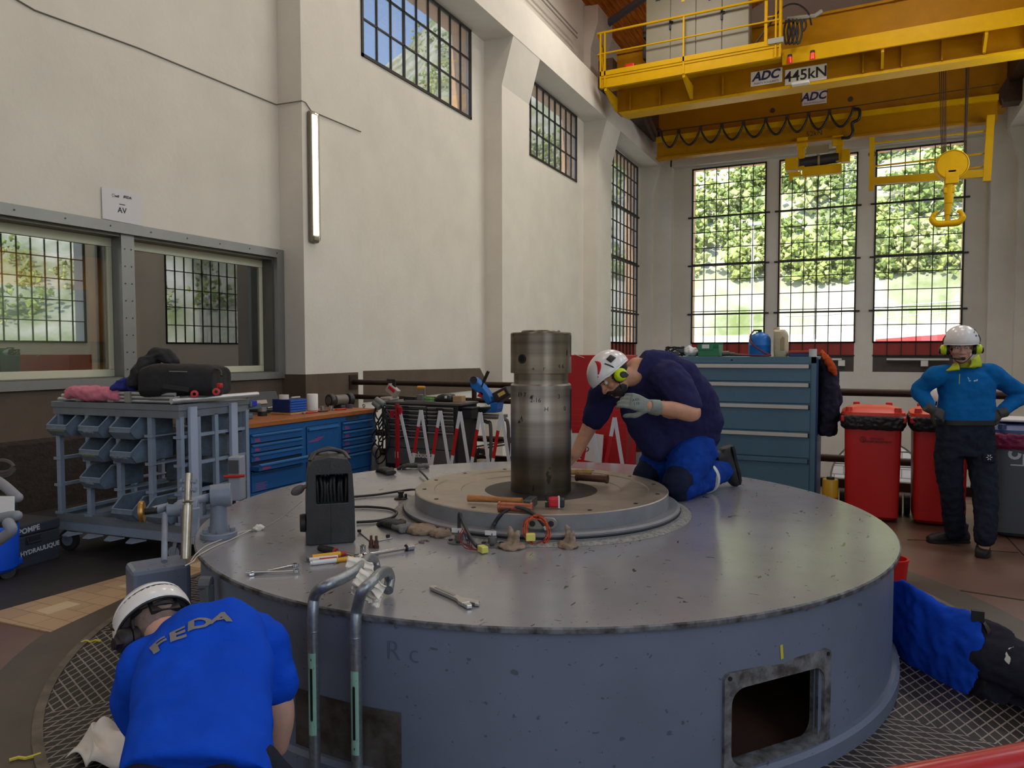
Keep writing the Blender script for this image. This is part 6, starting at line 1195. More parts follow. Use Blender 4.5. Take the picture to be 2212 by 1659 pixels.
for i in range(5):
    x = min(max(cw*i, .0), Wc-.04)
    for y in (0, Dc-.04): b = MB(); b.b2(x-.0, x+.042, y, y+.035, .29, ZT-.09); b.build('upright', M_rack, rack, local=True)
    for z in zr[:4]:
        b = MB(); b.b2(x, x+.035, 0, Dc, z-.012, z+.012) if i in (0, 4) else b.b2(x-.02, x+.055, 0, Dc, z-.006, z+.006); b.b2(x-.018, x+.06, -.012, 0, z-.01, z+.01); b.build('bin_runner', M_rack, rack, local=True)
for y in (Dc*.25, Dc*.5, Dc*.75): b = MB(); b.b2(Wc-.03, Wc, y-.018, y+.018, .29, ZT-.09); b.build('side_upright', M_rack, rack, local=True)
for y in (.10, Dc*.72): b = MB(); b.b2(Wc+.005, Wc+.035, y-.035, y+.035, .15, ZT-.02); b.build('push_post', mat('post_pale', (166, 176, 196), .45), rack, bevel=.003, local=True)
for x, y in ((.05, .05), (Wc-.12, .05), (.05, Dc-.08), (Wc-.12, Dc-.08)): caster(rack, x, y, .085, .2)
def bin_parts(root, w=.205, d=.36, h=.172):
    t = .006; b = MB()
    for x in (0, w-t): b.prism([(x, -.05, .055), (x, .0, .0), (x, d, 0), (x, d, h), (x, .06, h), (x, -.035, .085)], (t, 0, 0))
    b.b2(0, w, .0, d, 0, t); b.b2(0, w, d-t, d, 0, h); b.prism([(0, -.05, .055), (0, 0, 0), (0, .006, .003), (0, -.043, .058), (0, -.036, .085), (0, -.043, .087)], (w, 0, 0))
    b.build('tray', M_binb, root, local=True)
    b = MB(); b.tube([(0, d, h), (0, .06, h), (0, -.040, .087), (w, -.040, .087), (w, .06, h), (w, d, h)], .007, 6); b.build('rim', M_rack, root, smooth=40, local=True)
    nrm = V((0, -.055, -.05)).normalized(); b = MB(); c = V((w/2, -.0255, .0265)); X = V((1, 0, 0)); Y = nrm.cross(X)
    for dx, dy, sx, sy in ((0, .02, .07, .003), (0, -.02, .07, .003), (-.035, 0, .003, .043), (.035, 0, .003, .043)): b.box(c + X*dx + Y*dy + nrm*.002, (sx, sy, .003), Matrix((X, Y, nrm)).transposed())
    b.build('label_holder', M_rackd, root, local=True)
RB_ = Matrix.Translation(p0) @ Matrix.Rotation(a_, 4, 'Z')
M_chw, M_chy = mat('chalk_white', (200, 204, 206), .8), mat('chalk_yellow', (176, 172, 70), .8)
binspec = [(0, 3, 'grey steel bin with yellow chalk line, alone at the outer end of the top row', None, 1), (1, 3, 'grey steel bin in the top row with scribbled white chalk and a white arrow', 'FILTRES', 0), (2, 3, 'grey steel bin in the top row without chalk writing', None, 0), (1, 2, 'grey steel bin in the second row with yellow chalk writing', 'ELINGUES', 1), (2, 2, 'grey steel bin in the second row with white chalk writing', 'VIS METAL', 0), (1, 1, 'grey steel bin in the third row with white chalk writing', 'VERIN', 0), (2, 0, 'grey steel bin in the bottom row, fully visible beside the brass wheel', None, 0), (3, 0, 'grey steel bin in the bottom row, half hidden behind the lever bracket', None, 0)]
rows = [.315, .535, .745, .93]
proto = None
for i, (cx_, rw, lab, txt, yel) in enumerate(binspec):
    r_ = thing('storage_bin', lab, 'bin', (0, 0, 0), 'tilted storage bins on the wheeled rack')
    if proto is None: bin_parts(r_); proto = r_
    else:
        for k in kids(proto):
            if k.name.startswith('chalk'): continue
            c = k.copy(); COL.objects.link(c); c.parent = r_
    r_.location = RB_ @ V((cx_*cw+.038 - (.02 if cx_ == 0 else 0), -.045, rows[rw] - (.0 if rw < 3 else .005))); r_.rotation_euler = (0, 0, a_)
    b = MB(); nrm = V((0, -.055, -.05)).normalized(); X = V((1, 0, 0)); Y = nrm.cross(X)
    m_ = M4(V((.1025, -.043, .048)) + nrm*.0035, Matrix((X, Y, nrm)).transposed())
    if txt: b.text(txt, .030, m_, depth=.0004); b.build('chalk_text', M_chy if yel else M_chw, r_, local=True)
    elif yel: b.box(m_ @ V((0, 0, 0)), (.16, .008, .001), m_.to_3x3()); b.build('chalk_line', M_chy, r_, local=True)
for i, (x, z) in enumerate(((3, .93), (3, .745), (3, .535), (2, .535), (1, .315), (0, .93), (2, .745))):   # bins loaded from the rear
    o = MB(); q_ = V((x*cw+.04, Dc-.30, z)); o.b2(q_.x, q_.x+.2, q_.y, q_.y+.006, q_.z, q_.z+.17); o.b2(q_.x, q_.x+.006, q_.y, q_.y+.33, q_.z, q_.z+.17); o.b2(q_.x+.194, q_.x+.2, q_.y, q_.y+.33, q_.z, q_.z+.17); o.b2(q_.x, q_.x+.2, q_.y, q_.y+.33, q_.z, q_.z+.006); o.b2(q_.x+.06, q_.x+.14, q_.y-.006, q_.y, q_.z+.08, q_.z+.088)
    w = o.build('rear_bin', M_binb); w.matrix_world = RB_; tag(w, ('rear-loaded steel bin at the post end of the top row', 'rear-loaded steel bin at the post end of the second row from above', 'rear-loaded steel bin seen low behind the posts', 'rear-loaded steel bin low in the third column', 'dark rear-loaded steel bin in the bottom row of the second column', 'rear-loaded steel bin behind the yellow-chalked end bin', 'rear-loaded steel bin seen in the gap of the third row')[i], 'bin', 'rear-facing bins on the wheeled rack')
# load on top of the rack
def rk(x, y, z): return RB_ @ V((x, y, z))
M_alt = mat('aluminium_tube', (196, 198, 200), .35, metal=.7)
tb = thing('tube_bundle', 'bundle of pale aluminium tubes taped together on top of the bin rack', 'tubes', rk(.3, .1, ZT))
for k in range(9):
    y, z = .02+.032*(k % 4), ZT+.018+.028*(k//4); b = MB(); b.cyl(rk(.02+.01*k, y, z), rk(Wc-.02-.02*(k % 3), y, z), .0135, n=10); b.build('tube', M_alt, tb, smooth=40)
for x in (.25, .58, .75): b = MB(); b.box(rk(x, .068, ZT+.045), (.06, .15, .088), rotz(a_)); b.build('tape_band', mat('grey_tape', (140, 136, 126), .5), tb, bevel=.01)
b = MB()
loft(b, [(rk(.12, .05, ZT+.06), RB_.to_3x3() @ V((0, .07, 0)), V((0, 0, .05))), (rk(.22, .05, ZT+.07), RB_.to_3x3() @ V((0, .09, 0)), V((0, 0, .055))), (rk(.4, .05, ZT+.06), RB_.to_3x3() @ V((0, .095, 0)), V((0, 0, .06))), (rk(.55, .05, ZT+.06), RB_.to_3x3() @ V((0, .085, 0)), V((0, 0, .05))), (rk(.66, .05, ZT+.05), RB_.to_3x3() @ V((0, .07, 0)), V((0, 0, .035)))], 20)
tag(organic(b, 'pink_cloth', mat('pink_cloth', (206, 120, 138), .9, vary=.12, scale=12, bump=.4, bscale=40), None, vox=.008, sm=3, wrinkle=.03, wscale=.05), 'pink cloth wrapped around the aluminium tubes on the bin rack', 'cloth')
b = MB(); b.cyl(rk(Wc-.03, -.05, ZT+.03), rk(Wc+.12, Dc*.95, ZT+.04), .022, n=14); tag(b.build('steel_pipe', M_alt, smooth=40), 'pale steel pipe lying across the post end of the bin rack top', 'pipe')
for k, (x0, y0, x1, y1) in enumerate(((.0, .20, .55, .55), (.02, .26, .6, .66))): b = MB(); b.cyl(rk(x0, y0, ZT+.02+.03*k), rk(x1, y1, ZT+.03+.03*k), .022, n=12); tag(b.build('aluminium_pole', M_alt, smooth=40), ('aluminium pole lying slanted behind the pink cloth, lower one', 'aluminium pole lying slanted behind the pink cloth, upper one')[k], 'pole', 'slanted poles on the bin rack')
# black trolley bag with red wheels
tD = AD(380, 800, 5.75)
bag = thing('trolley_bag', 'black trolley bag with red wheels lying on top of the bin rack', 'bag', tD); M_bag = mat('black_canvas', (30, 29, 31), .8, vary=.2, scale=20, bump=.3, bscale=60)
B5 = lambda x, y, t: AD(x, y, t)
b = MB(); loft(b, [(B5(325, 826, 5.62), UPV*.115, FWD*.20), (B5(350, 822, 5.62), UPV*.128, FWD*.22), (B5(420, 820, 5.66), UPV*.118, FWD*.22), (B5(462, 821, 5.70), UPV*.118, FWD*.21), (B5(480, 822, 5.70), UPV*.105, FWD*.19)], 28, 4); organic(b, 'bag_body', M_bag, bag, vox=.01, sm=4, wrinkle=.012, wscale=.08)
b = MB(); loft(b, [(B5(300, 835, 5.70), RGT*.06, FWD*.15), (B5(310, 800, 5.72), RGT*.06, FWD*.14), (B5(328, 772, 5.76), RGT*.065, FWD*.12), (B5(352, 768, 5.8), RGT*.06 + UPV*.03, FWD*.11), (B5(372, 785, 5.82), RGT*.04, FWD*.1)], 20, 2.4); limb(b, [B5(318, 778, 5.7), B5(338, 762, 5.74), B5(368, 772, 5.78), B5(382, 785, 5.8)], [.04, .05, .045, .03]); organic(b, 'bag_flap', M_bag, bag, vox=.009, sm=3, wrinkle=.03, wscale=.06)
for px, py in ((420, 851), (467, 846)):
    c = B5(px, py, 5.40); b = MB(); b.lathe([(.012, -.014), (.026, -.012), (.028, 0), (.026, .012), (.012, .014)], c, 20, R=frame(RGT*.35 - FWD), closed=True); b.build('wheel', mat('bag_red', (200, 34, 30), .45), bag, smooth=40)
b = MB(); b.box(B5(475, 833, 5.42), (.04, .03, .035)); b.build('red_tab', mat('bag_red', (200, 34, 30), .45), bag, bevel=.008)
b = MB(); b.tube(cat_curve([B5(465, 797, 5.55), B5(476, 800, 5.5), B5(478, 812, 5.45)]), .008, 6); b.bar(B5(352, 834, 5.38), B5(408, 842, 5.38), .012, .03); b.build('carry_strap', M_blk, bag, smooth=60)
b = MB(); b.bar(B5(366, 802, 5.40), B5(404, 803, 5.40), .010, .004); b.build('grey_print', mat('print_grey', (150, 150, 150), .6), bag)
b = MB(); loft(b, [(B5(245, 838, 5.62), UPV*.02, FWD*.05), (B5(262, 832, 5.66), UPV*.05, FWD*.08), (B5(285, 830, 5.72), UPV*.065, FWD*.08), (B5(300, 838, 5.72), UPV*.04, FWD*.07)], 16); tag(organic(b, 'blue_cloth', mat('dark_blue_cloth', (38, 44, 120), .85, vary=.15), None, vox=.007, sm=2, wrinkle=.03, wscale=.04), 'dark blue cloth bunched between the pink cloth and the black bag', 'cloth')
# pump case with chalk writing
q0, q1 = AZ(22, 1237, 0), AZ(131, 1205, 0); pc = thing('pump_case', 'dark grey metal case chalked POMPE HYDRAULIQUE on the floor beside the rack', 'case', q0, rz=ang(q0, q1)); Wp = (q1-q0).length; Hp = .315
M_case = mat('case_grey', (58, 62, 70), .55, vary=.12, scale=8)
b = MB(); b.b2(0, Wp, 0, .42, 0, .235); b.build('case_body', M_case, pc, bevel=.012, local=True); b = MB(); b.b2(-.004, Wp+.004, -.004, .424, .238, Hp); b.build('case_lid', M_case, pc, bevel=.012, local=True)
for z in (.075, .155): b = MB(); b.b2(0, Wp, -.003, .0, z, z+.006); b.build('rib', M_case, pc, local=True)
b = MB(); b.b2(Wp*.30, Wp*.62, -.006, 0, .165, .225); b.build('handle_recess', mat('case_black', (36, 38, 44), .6), pc, bevel=.003, local=True); b = MB(); b.tube([(Wp*.33, -.008, .215), (Wp*.33, -.014, .18), (Wp*.59, -.014, .18), (Wp*.59, -.008, .215)], .005, 6); b.build('drop_handle', M_case, pc, local=True)
fm = lambda x, z, r=0.0: M4((x, -.0065, z), Matrix.Rotation(PI/2, 3, 'X') @ Matrix.Rotation(r, 3, 'Z'))
b = MB(); b.text('POMPE', Wp*.135, fm(Wp*.37, .275, .05), depth=.0005, bold=.0015); b.build('chalk_text', M_chw, pc, local=True)
b = MB(); b.text('HYDRAULIQUE', Wp*.115, fm(Wp*.58, .115, .05), depth=.0005, bold=.0015); b.build('chalk_text', M_chw, pc, local=True)
# blue vacuum cleaner cut by the frame
vc = thing('vacuum_cleaner', 'bright blue industrial vacuum cleaner with grey hoses beside the pump case', 'vacuum cleaner', AZ(-25, 1262, 0)); M_vb = mat('vacuum_blue', (18, 84, 214), .35); c = AZ(-25, 1250, 0)
M_hose = mat('hose_grey', (136, 140, 146), .5, vary=.08)
b = MB(); b.lathe([(.001, .06), (.17, .06), (.185, .08), (.19, .36), (.18, .38), (.001, .38)], c, 32); b.build('tank', M_vb, vc, smooth=35); b = MB(); b.lathe([(.001, .38), (.185, .38), (.19, .40), (.185, .50), (.14, .56), (.001, .58)], c, 32); b.build('motor_head', M_plast, vc, smooth=35)
b = MB(); q_ = AZ(30, 1218, .09); b.box((q_.x-.06, q_.y, .10), (.16, .09, .05), rotz(.3)); b.build('wheel_bracket', M_vb, vc, bevel=.012)
b = MB(); q_ = AZ(16, 1250, 0); b.lathe([(.015, -.018), (.048, -.016), (.05, 0), (.048, .016), (.015, .018)], (q_.x, q_.y, .05), 20, R=frame((.95, -.3, 0))); b.build('caster_wheel', M_cast, vc, smooth=40)
for k, pts in enumerate((((-20, 1030, 3.9), (10, 1050, 3.85), (38, 1075, 3.8)), ((-20, 1120, 3.7), (15, 1116, 3.68), (36, 1114, 3.66)), ((-10, 1172, 3.6), (8, 1160, 3.58), (24, 1145, 3.56), (18, 1130, 3.56)))):
    b = MB(); b.tube(cat_curve([AD(*p) for p in pts]), [.026]*(6*(len(pts)-1)*0)+.026*1 if False else .026, 12); b.ball(AD(*pts[-1]), .026, 12); b.build('suction_hose', M_hose, vc, smooth=60)
b = MB(); q_ = AD(2, 1092, 3.68); b.box(q_, (.13, .01, .09), Matrix((RGT, FWD, UPV)).transposed()); b.build('data_label', M_penw, vc)
b = MB(); b.tube(cat_curve([AY(-10, 972, 5.3), AY(60, 968, 5.3), AY(110, 990, 5.2), AY(140, 1010, 5.1)]), .02, 8); tag(b.build('floor_hose', mat('hose_dark', (76, 70, 66), .6), smooth=60), 'dark hose hanging along the rough plinth behind the bin rack', 'hose')
b = MB()
for k in range(3): b.tube([AD(5 + (22+2*k)*math.cos(t), 1007 + (13+2*k)*math.sin(t) + 3*k, 4.4) for t in [2*PI*q_/20 for q_ in range(20)]], .010, 6)
tag(b.build('hose_coil', mat('hose_dark', (76, 70, 66), .6), smooth=60), 'coil of grey hose at the edge, above the vacuum hoses', 'hose')
# small grey console on castors with red handle
p = AZ(510, 1118, 0); q0 = AZ(489, 1090, .06); cs = thing('control_console', 'small grey control console on castors with red handle beside the blue workbench', 'console', (q0.x, q0.y, 0)); t_ = 4.78
b = MB(); R_ = Matrix((RGT, V((FWD.x, FWD.y, 0)).normalized(), V((0, 0, 1)))).transposed(); c = AD(506, 1035, 5.02); b.box(c + R_ @ V((0, .05, 0)), (.085, .10, .30), R_); b.build('housing', mat('console_grey', (150, 154, 162), .5), cs, bevel=.008)
b = MB(); b.box(c + R_ @ V((.0, -.012, .085)), (.066, .006, .09), R_); b.build('dark_panel', mat('panel_dark', (66, 68, 74), .4), cs); b = MB(); b.tube([c + R_ @ V((-.06, -.02, .02)), c + R_ @ V((.08, -.03, .028))], .010, 10); b.build('red_handle', mat('signal_red2', (196, 34, 36), .45), cs, smooth=60)
for x in (-.04, .04): b = MB(); q_ = c + R_ @ V((x, .06, -.19)); b.cyl(q_ - R_ @ V((.012, 0, 0)), q_ + R_ @ V((.012, 0, 0)), .04, n=14); b.build('caster_wheel', M_cast, cs, smooth=40)
# ---- blue workbench
bx0, bx1, by0, by1 = -6.28, -5.60, 5.54, 7.74
wb = thing('workbench', 'blue steel workbench with brown wooden top and rows of drawers', 'workbench', (-5.94, 6.64, 0)); M_bl = mat('bench_blue', (30, 92, 150), .45, vary=.06, scale=3); M_bld = mat('bench_navy', (24, 40, 62), .5)
b = MB(); b.b2(bx0, bx1-.02, by0, by1, .08, .80); b.b2(bx1-.02, bx1-.012, by0, by1, .74, .80); b.build('carcass', M_bld, wb)
b = MB(); X = bx1-.012
b.b2(bx1-.02, X, by0, by0+.07, .08, .80); b.b2(bx1-.02, X, by0+.83, by0+.90, .08, .80); b.b2(bx1-.02, X, by0+1.46, by0+1.52, .08, .80); b.b2(bx1-.02, X, by1-.07, by1, .0, .80); b.b2(bx1-.02, X+.001, by0, by1, .08, .13); b.b2(bx1-.02, X+.001, by0, by1, .735, .80); b.build('front_frame', M_bl, wb)
b = MB(); b.b2(bx0-.02, bx1+.01, by0-.03, by1+.03, .80, .848); b.build('bench_top', mat('bench_wood', (164, 98, 48), .45, vary=.18, scale=5, stretch=(6, 1, 6)), wb, bevel=.004)
M_pink = mat('pink_scribble', (206, 60, 104), .6)
def drawer(ya, yb, za, zb, out=.0, scribble=.1):
    b = MB(); b.b2(X, X+.012+out, ya, yb, za+.006, zb-.03); d = b.build('drawer', M_bl, wb, bevel=.002)
    b = MB(); b.prism([(X+out, ya+.01, zb-.034), (X+out+.030, ya+.01, zb-.028), (X+out+.034, ya+.01, zb-.014), (X+out, ya+.01, zb-.004)], (0, yb-ya-.02, 0)); b.build('handle_strip', mat('bench_blue_light', (58, 118, 172), .4), d)
    if scribble:
        b = MB(); r_ = random.Random(int(za*1000+ya*77)); y = ya+.05
        for k in range(5): b.b2(X+out+.0122, X+out+.0135, y, y+scribble*r_.uniform(.6, 1), za+.018+k*.007*(zb-za)/.09, za+.021+k*.007*(zb-za)/.09)
        b.build('pink_scribble', M_pink, d)
for za, zb, o_, s_ in ((.635, .735, 0, .09), (.54, .63, 0, .08), (.445, .535, 0, .08), (.36, .44, .10, .14), (.135, .355, 0, .17)): drawer(by0+.07, by0+.83, za, zb, o_, s_)
b = MB(); b.b2(X, X+.012, by0+.905, by0+1.455, .135, .73); d = b.build('cupboard_door', M_bl, wb, bevel=.003); b = MB(); b.b2(X+.012, X+.035, by0+.92, by0+1.44, .69, .715); b.build('handle_strip', mat('bench_blue_light', (58, 118, 172), .4), d)
b = MB(); [b.b2(X+.012, X+.0135, by0+.93+.05*k, by0+1.10+.03*k, .56+.012*k, .565+.012*k) for k in range(4)]; b.build('pink_scribble', M_pink, d)
for za, zb in ((.625, .73), (.53, .62), (.435, .525), (.34, .43), (.135, .335)): drawer(by0+1.525, by1-.07, za, zb, 0, .10 if za > .3 else 0)
b = MB(); b.b2(X, X+.002, by0+1.6, by0+1.85, .745, .79); b.build('dark_plate', M_case, wb)
# things on the bench
BZ = .849
def Bq(px, py, z=BZ): return AZ(px, py, z)
vs_ = thing('bench_vise', 'grey-blue bench vise with blue jaw cap at the near end of the bench', 'vise', Bq(520, 902)); M_vs = mat('vise_blue_grey', (84, 108, 128), .45, vary=.15, scale=14); c = Bq(522, 905)
b = MB(); b.box(c + V((0, .0, .03)), (.20, .14, .06)); b.box(c + V((-.02, .02, .10)), (.12, .10, .10), taper=.8); b.build('base', M_vs, vs_, bevel=.012); b = MB(); b.box(c + V((.02, .12, .13)), (.10, .20, .06)); b.box(c + V((.02, .05, .16)), (.16, .04, .06)); b.box(c + V((.02, -.06, .15)), (.16, .05, .09)); b.build('jaw', M_vs, vs_, bevel=.008)
b = MB(); b.box(c + V((.07, .09, .165)), (.07, .07, .06)); b.build('blue_cap', mat('cap_blue', (44, 56, 180), .4), vs_, bevel=.006); b = MB(); b.cyl(c + V((.04, -.14, .09)), c + V((.04, .06, .09)), .014, n=10); b.cyl(c + V((.0, -.14, .02)), c + V((.10, -.13, .04)), .008, n=8); b.build('screw_bar', M_steel, vs_, smooth=40)
tk = thing('socket_set_case', 'open black plastic socket set case lying on the bench', 'case', Bq(600, 880)); c = Bq(588, 888); R_ = rotz(1.45); M_cs = mat('case_charcoal', (52, 52, 54), .5, vary=.12)
b = MB(); b.box(c + V((0, 0, .02)), (.46, .28, .04), R_); b.build('lower_tray', M_cs, tk, bevel=.01); b = MB(); b.box(c + R_ @ V((0, .155, .0)) + V((0, 0, .12)), (.46, .03, .24), R_ @ Matrix.Rotation(-.45, 3, 'X')); l_ = b.build('raised_lid', M_cs, tk, bevel=.012)
b = MB(); b.box(c + R_ @ V((-.05, .125, 0)) + V((0, 0, .11)), (.15, .006, .05), R_ @ Matrix.Rotation(-.45, 3, 'X')); b.build('lid_sticker', mat('sticker_beige', (176, 160, 140), .5), l_)
for k in range(6): q_ = c + R_ @ V((.02+.03*k, -.05, .05)); b = MB(); b.cyl(q_, q_ + V((0, 0, .018)), .010, n=12); b.build('socket', M_chrome, tk, smooth=40)
b = MB(); q_ = c + R_ @ V((-.12, -.06, .05)); b.cyl(q_, q_ + R_ @ V((.20, .02, 0)), .009, n=10); b.build('ratchet', M_steel, tk, smooth=40)
rl = Bq(567, 898)
for k, (z, m, lb) in enumerate(((.0, M_blk, 'black tape roll under the silver tape roll at the bench front'), (.05, mat('duct_silver', (150, 152, 154), .35, metal=.4), 'silver duct tape roll stacked on the black tape roll'))): b = MB(); b.lathe([(.035, 0), (.052-.004*k, 0), (.052-.004*k, .048), (.035, .048)], rl + V((0, 0, z)), 28, closed=True); tag(b.build('tape_roll', m, smooth=40), lb, 'tape roll')
dc = thing('drawer_box', 'small blue parts box with five shallow drawers on the bench', 'drawer box', Bq(630, 872)); c = AX(628, 866, -6.05); c.z = BZ+.012; R_ = rotz(.0)
b = MB(); b.box(c + V((-.02, 0, .0)), (.30, .30, .02)); b.build('wooden_base', mat('pale_wood', (196, 150, 104), .6, vary=.1), dc)
bC = c + V((-.02, 0, .087)); b = MB(); b.box(bC, (.26, .28, .15)); b.build('cabinet', mat('box_navy', (22, 44, 104), .4), dc, bevel=.004)
for k in range(5): b = MB(); z = bC.z-.06+.029*k; b.b2(bC.x+.13, bC.x+.138, bC.y-.135, bC.y+.135, z-.011, z+.011); b.b2(bC.x+.136, bC.x+.145, bC.y-.13, bC.y+.13, z-.002, z+.005); b.build('shallow_drawer', mat('box_blue', (58, 110, 200), .35), dc)
b = MB(); b.lathe([(.03, 0), (.056, 0), (.056, .05), (.03, .05)], bC + V((0, -.09, .076)), 28, closed=True); tag(b.build('white_tape_roll', mat('tape_white', (216, 212, 206), .6), smooth=40), 'wide white tape roll on top of the small blue drawer box', 'tape roll')
b = MB(); b.tube([bC + V((.05, -.02, .088)), bC + V((.04, .13, .088))], .012, 10); tag(b.build('grey_tube', mat('tube_grey', (180, 180, 174), .5), smooth=50), 'pale tube lying behind the white tape roll on the drawer box', 'tube')
c = AX(675, 866, -6.12); c.z = BZ; b = MB(); b.lathe([(.022, 0), (.062, 0), (.066, .004), (.066, .20), (.062, .205), (.022, .205)], c, 32, closed=True); tag(b.build('paper_roll', mat('white_paper', (228, 228, 226), .85, bump=.2, bscale=60), smooth=40), 'white roll of paper towel standing on the bench', 'paper roll')
gr = thing('bench_grinder', 'grey and black double bench grinder at the far end of the workbench', 'grinder', Bq(735, 868)); c = AX(735, 866, -6.10); c.z = BZ+.10; d = V((.25, .97, 0)).normalized()
b = MB(); b.cyl(c - d*.09, c + d*.09, .068, n=28); b.build('motor', mat('grinder_grey', (116, 112, 100), .45, vary=.1), gr, smooth=40, bevel=.006); b = MB(); b.box(c + V((0, 0, -.08)), (.14, .13, .04), taper=.8); b.build('foot', M_plast, gr, bevel=.006)
for s in (-1, 1): b = MB(); b.lathe([(.001, -.035), (.078, -.035), (.086, -.025), (.086, .025), (.078, .035), (.001, .035)], c + d*s*.145, 28, R=frame(d)); b.build('wheel_guard', M_plast, gr, smooth=40); b = MB(); b.cyl(c + d*s*.18, c + d*s*.19, .05, n=20); b.build('grinding_wheel', mat('stone_grey', (84, 82, 80), .8), gr, smooth=40)
for k, (px, py, m, L, lb) in enumerate(((664, 880, M_red_s, .16, 'red-handled pliers lying open near the drawer box'), (690, 876, mat('plier_black', (44, 40, 42), .5), .14, 'black-handled pliers lying between the red tools'), (727, 868, M_red_s, .17, 'red holder with hex keys lying in front of the grinder'))):
    c = AX(px, py, -5.85); c.z = BZ+.012; o = thing('pliers', lb, 'pliers', c, 'hand tools lying on the bench'); r_ = random.Random(k)
    for s in (-1, 1): b = MB(); b.tube(cat_curve([c + V((-.02, s*.004, 0)), c + V((.0, s*.018+.03, 0)), c + V((.02, s*.022+L*.8, .0))]), .009, 8); b.build('handle', m, o, smooth=60)
    b = MB(); b.box(c + V((-.03, -.02, 0)), (.03, .05, .014)); b.build('jaw', M_steel, o, bevel=.004)
for px, py, r, h, lb in ((697, 868, .032, .06, 'steel bearing sleeve standing beside the paper roll'), (715, 864, .028, .055, 'smaller steel sleeve standing behind the hand tools'), (754, 866, .045, .05, 'dark purple-grey hex block with white label in front of the grinder')): c = AX(px, py, -5.95); c.z = BZ; b = MB(); b.lathe([(r*.55, 0), (r, 0), (r, h), (r*.55, h)], c, 24 if h > .052 else 8, closed=True); tag(b.build('steel_sleeve', M_steel if h > .052 else mat('block_purple', (74, 68, 88), .45), smooth=40 if h > .052 else None), lb, 'sleeve')
c = AX(786, 878, -5.8); c.z = BZ; b = MB(); b.lathe([(.012, -.005), (.022, -.005), (.022, .005), (.012, .005)], c + V((0, 0, .03)), 18, R=Matrix.Rotation(PI/2, 3, 'X') , closed=True); b.cyl(c, c + V((0, 0, .012)), .012, n=10); tag(b.build('eye_bolt', M_steel, smooth=40), 'steel eye bolt standing at the far corner of the bench', 'eye bolt')
# ---- tool trolley with drawers
ty = 7.55; a, c = AY(834, 868, ty), AY(986, 872, ty); tx0, tx1, tz1 = a.x, c.x, .955; td = .42
tt = thing('tool_trolley', 'black and grey tool trolley with two columns of drawers beside the workbench', 'tool trolley', ((tx0+tx1)/2, ty+.2, 0)); M_tc = mat('trolley_black', (26, 26, 28), .45); M_td = mat('drawer_silver', (150, 148, 142), .4, metal=.3); M_tg = mat('drawer_grey', (92, 92, 92), .45)
b = MB(); b.b2(tx0-.02, tx1+.02, ty, ty+td, .12, tz1-.02); b.build('cabinet', M_tc, tt, bevel=.008); b = MB(); b.b2(tx0-.03, tx1+.06, ty-.02, ty+td+.02, tz1-.02, tz1+.01); b.build('work_top', mat('trolley_top', (96, 92, 88), .5, vary=.1), tt, bevel=.006)
tw = tx1-tx0; cs_ = tx0 + tw*.60
def tdrawer(xa, xb, za, zb, m): b = MB(); b.b2(xa, xb, ty-.012, ty, za+.004, zb-.030); d = b.build('drawer', m, tt, bevel=.003); b = MB(); b.prism([(xa, ty-.010, zb-.030), (xa, ty-.034, zb-.020), (xa, ty-.034, zb-.006), (xa, ty-.010, zb-.004)], (xb-xa, 0, 0)); b.build('pull_strip', M_td, d); b = MB(); w = min(.12, (xb-xa)*.4); m_ = (xa+xb)/2; b.prism([(m_-w/2, ty-.036, zb-.034), (m_+w/2, ty-.036, zb-.034), (m_+w*.36, ty-.036, zb-.012), (m_-w*.36, ty-.036, zb-.012)], (0, .01, 0)); b.build('pull_grip', M_tc, d)
zz = [.925, .878, .832, .786, .712, .642, .565, .46, ]
for z1_, z0_ in zip([.925, .870, .818, .768, .696, .626, .550], [.872, .820, .770, .698, .628, .552, .40]): tdrawer(tx0+.01, cs_-.012, z0_, z1_, M_tg)
for z1_, z0_ in zip([.915, .866, .822, .776, .704, .618], [.868, .824, .778, .706, .620, .40]): tdrawer(cs_+.012, tx1-.035, z0_, z1_, M_tg)
b = MB(); b.b2(tx0+.01, tx1-.02, ty-.012, ty, .20, .395); lw_ = b.build('lower_panel', M_tg, tt, bevel=.003); a = AY(909, 983, ty-.014); b = MB(); b.text('roebuck', .098, M4((a.x-.02, ty-.0125, max(a.z, .30)), Matrix.Rotation(PI/2, 3, 'X')), depth=.001, bold=.002); b.build('lettering', M_penw, lw_)
for x in (tx0+.06, tx1-.06): caster(tt, x, ty+.08, .055, 0, local=False); caster(tt, x, ty+td-.08, .055, 0, local=False)
b = MB(); b.b2(tx1+.02, tx1+.19, ty+.03, ty+.24, tz1-.06, tz1-.04); b.b2(tx1+.04, tx1+.17, ty+.05, ty+.22, tz1-.17, tz1-.06); b.build('side_tray', M_tc, tt, bevel=.006)
TZ_ = tz1+.011
def Tq(px, py, z=TZ_): return AZ(px, py, z)
def tq(px, dy): return V((AY(px, 865, ty+dy).x, ty+dy, TZ_))
sw_ = thing('chop_saw', 'small grey and red saw with raised arm at the near corner of the tool trolley', 'saw', tq(846, .15)); c = tq(846, .15); M_sg = mat('saw_grey', (170, 162, 150), .45)
b = MB(); b.box(c + V((-.03, 0, .02)), (.16, .2, .04)); b.box(c + V((.02, 0, .12)), (.17, .08, .11), Matrix.Rotation(.6, 3, 'Y')); b.build('saw_body', M_sg, sw_, bevel=.012); b = MB(); b.box(c + V((.03, -.045, .14)), (.10, .006, .04), Matrix.Rotation(.6, 3, 'Y')); b.build('red_badge', M_red_s, sw_)
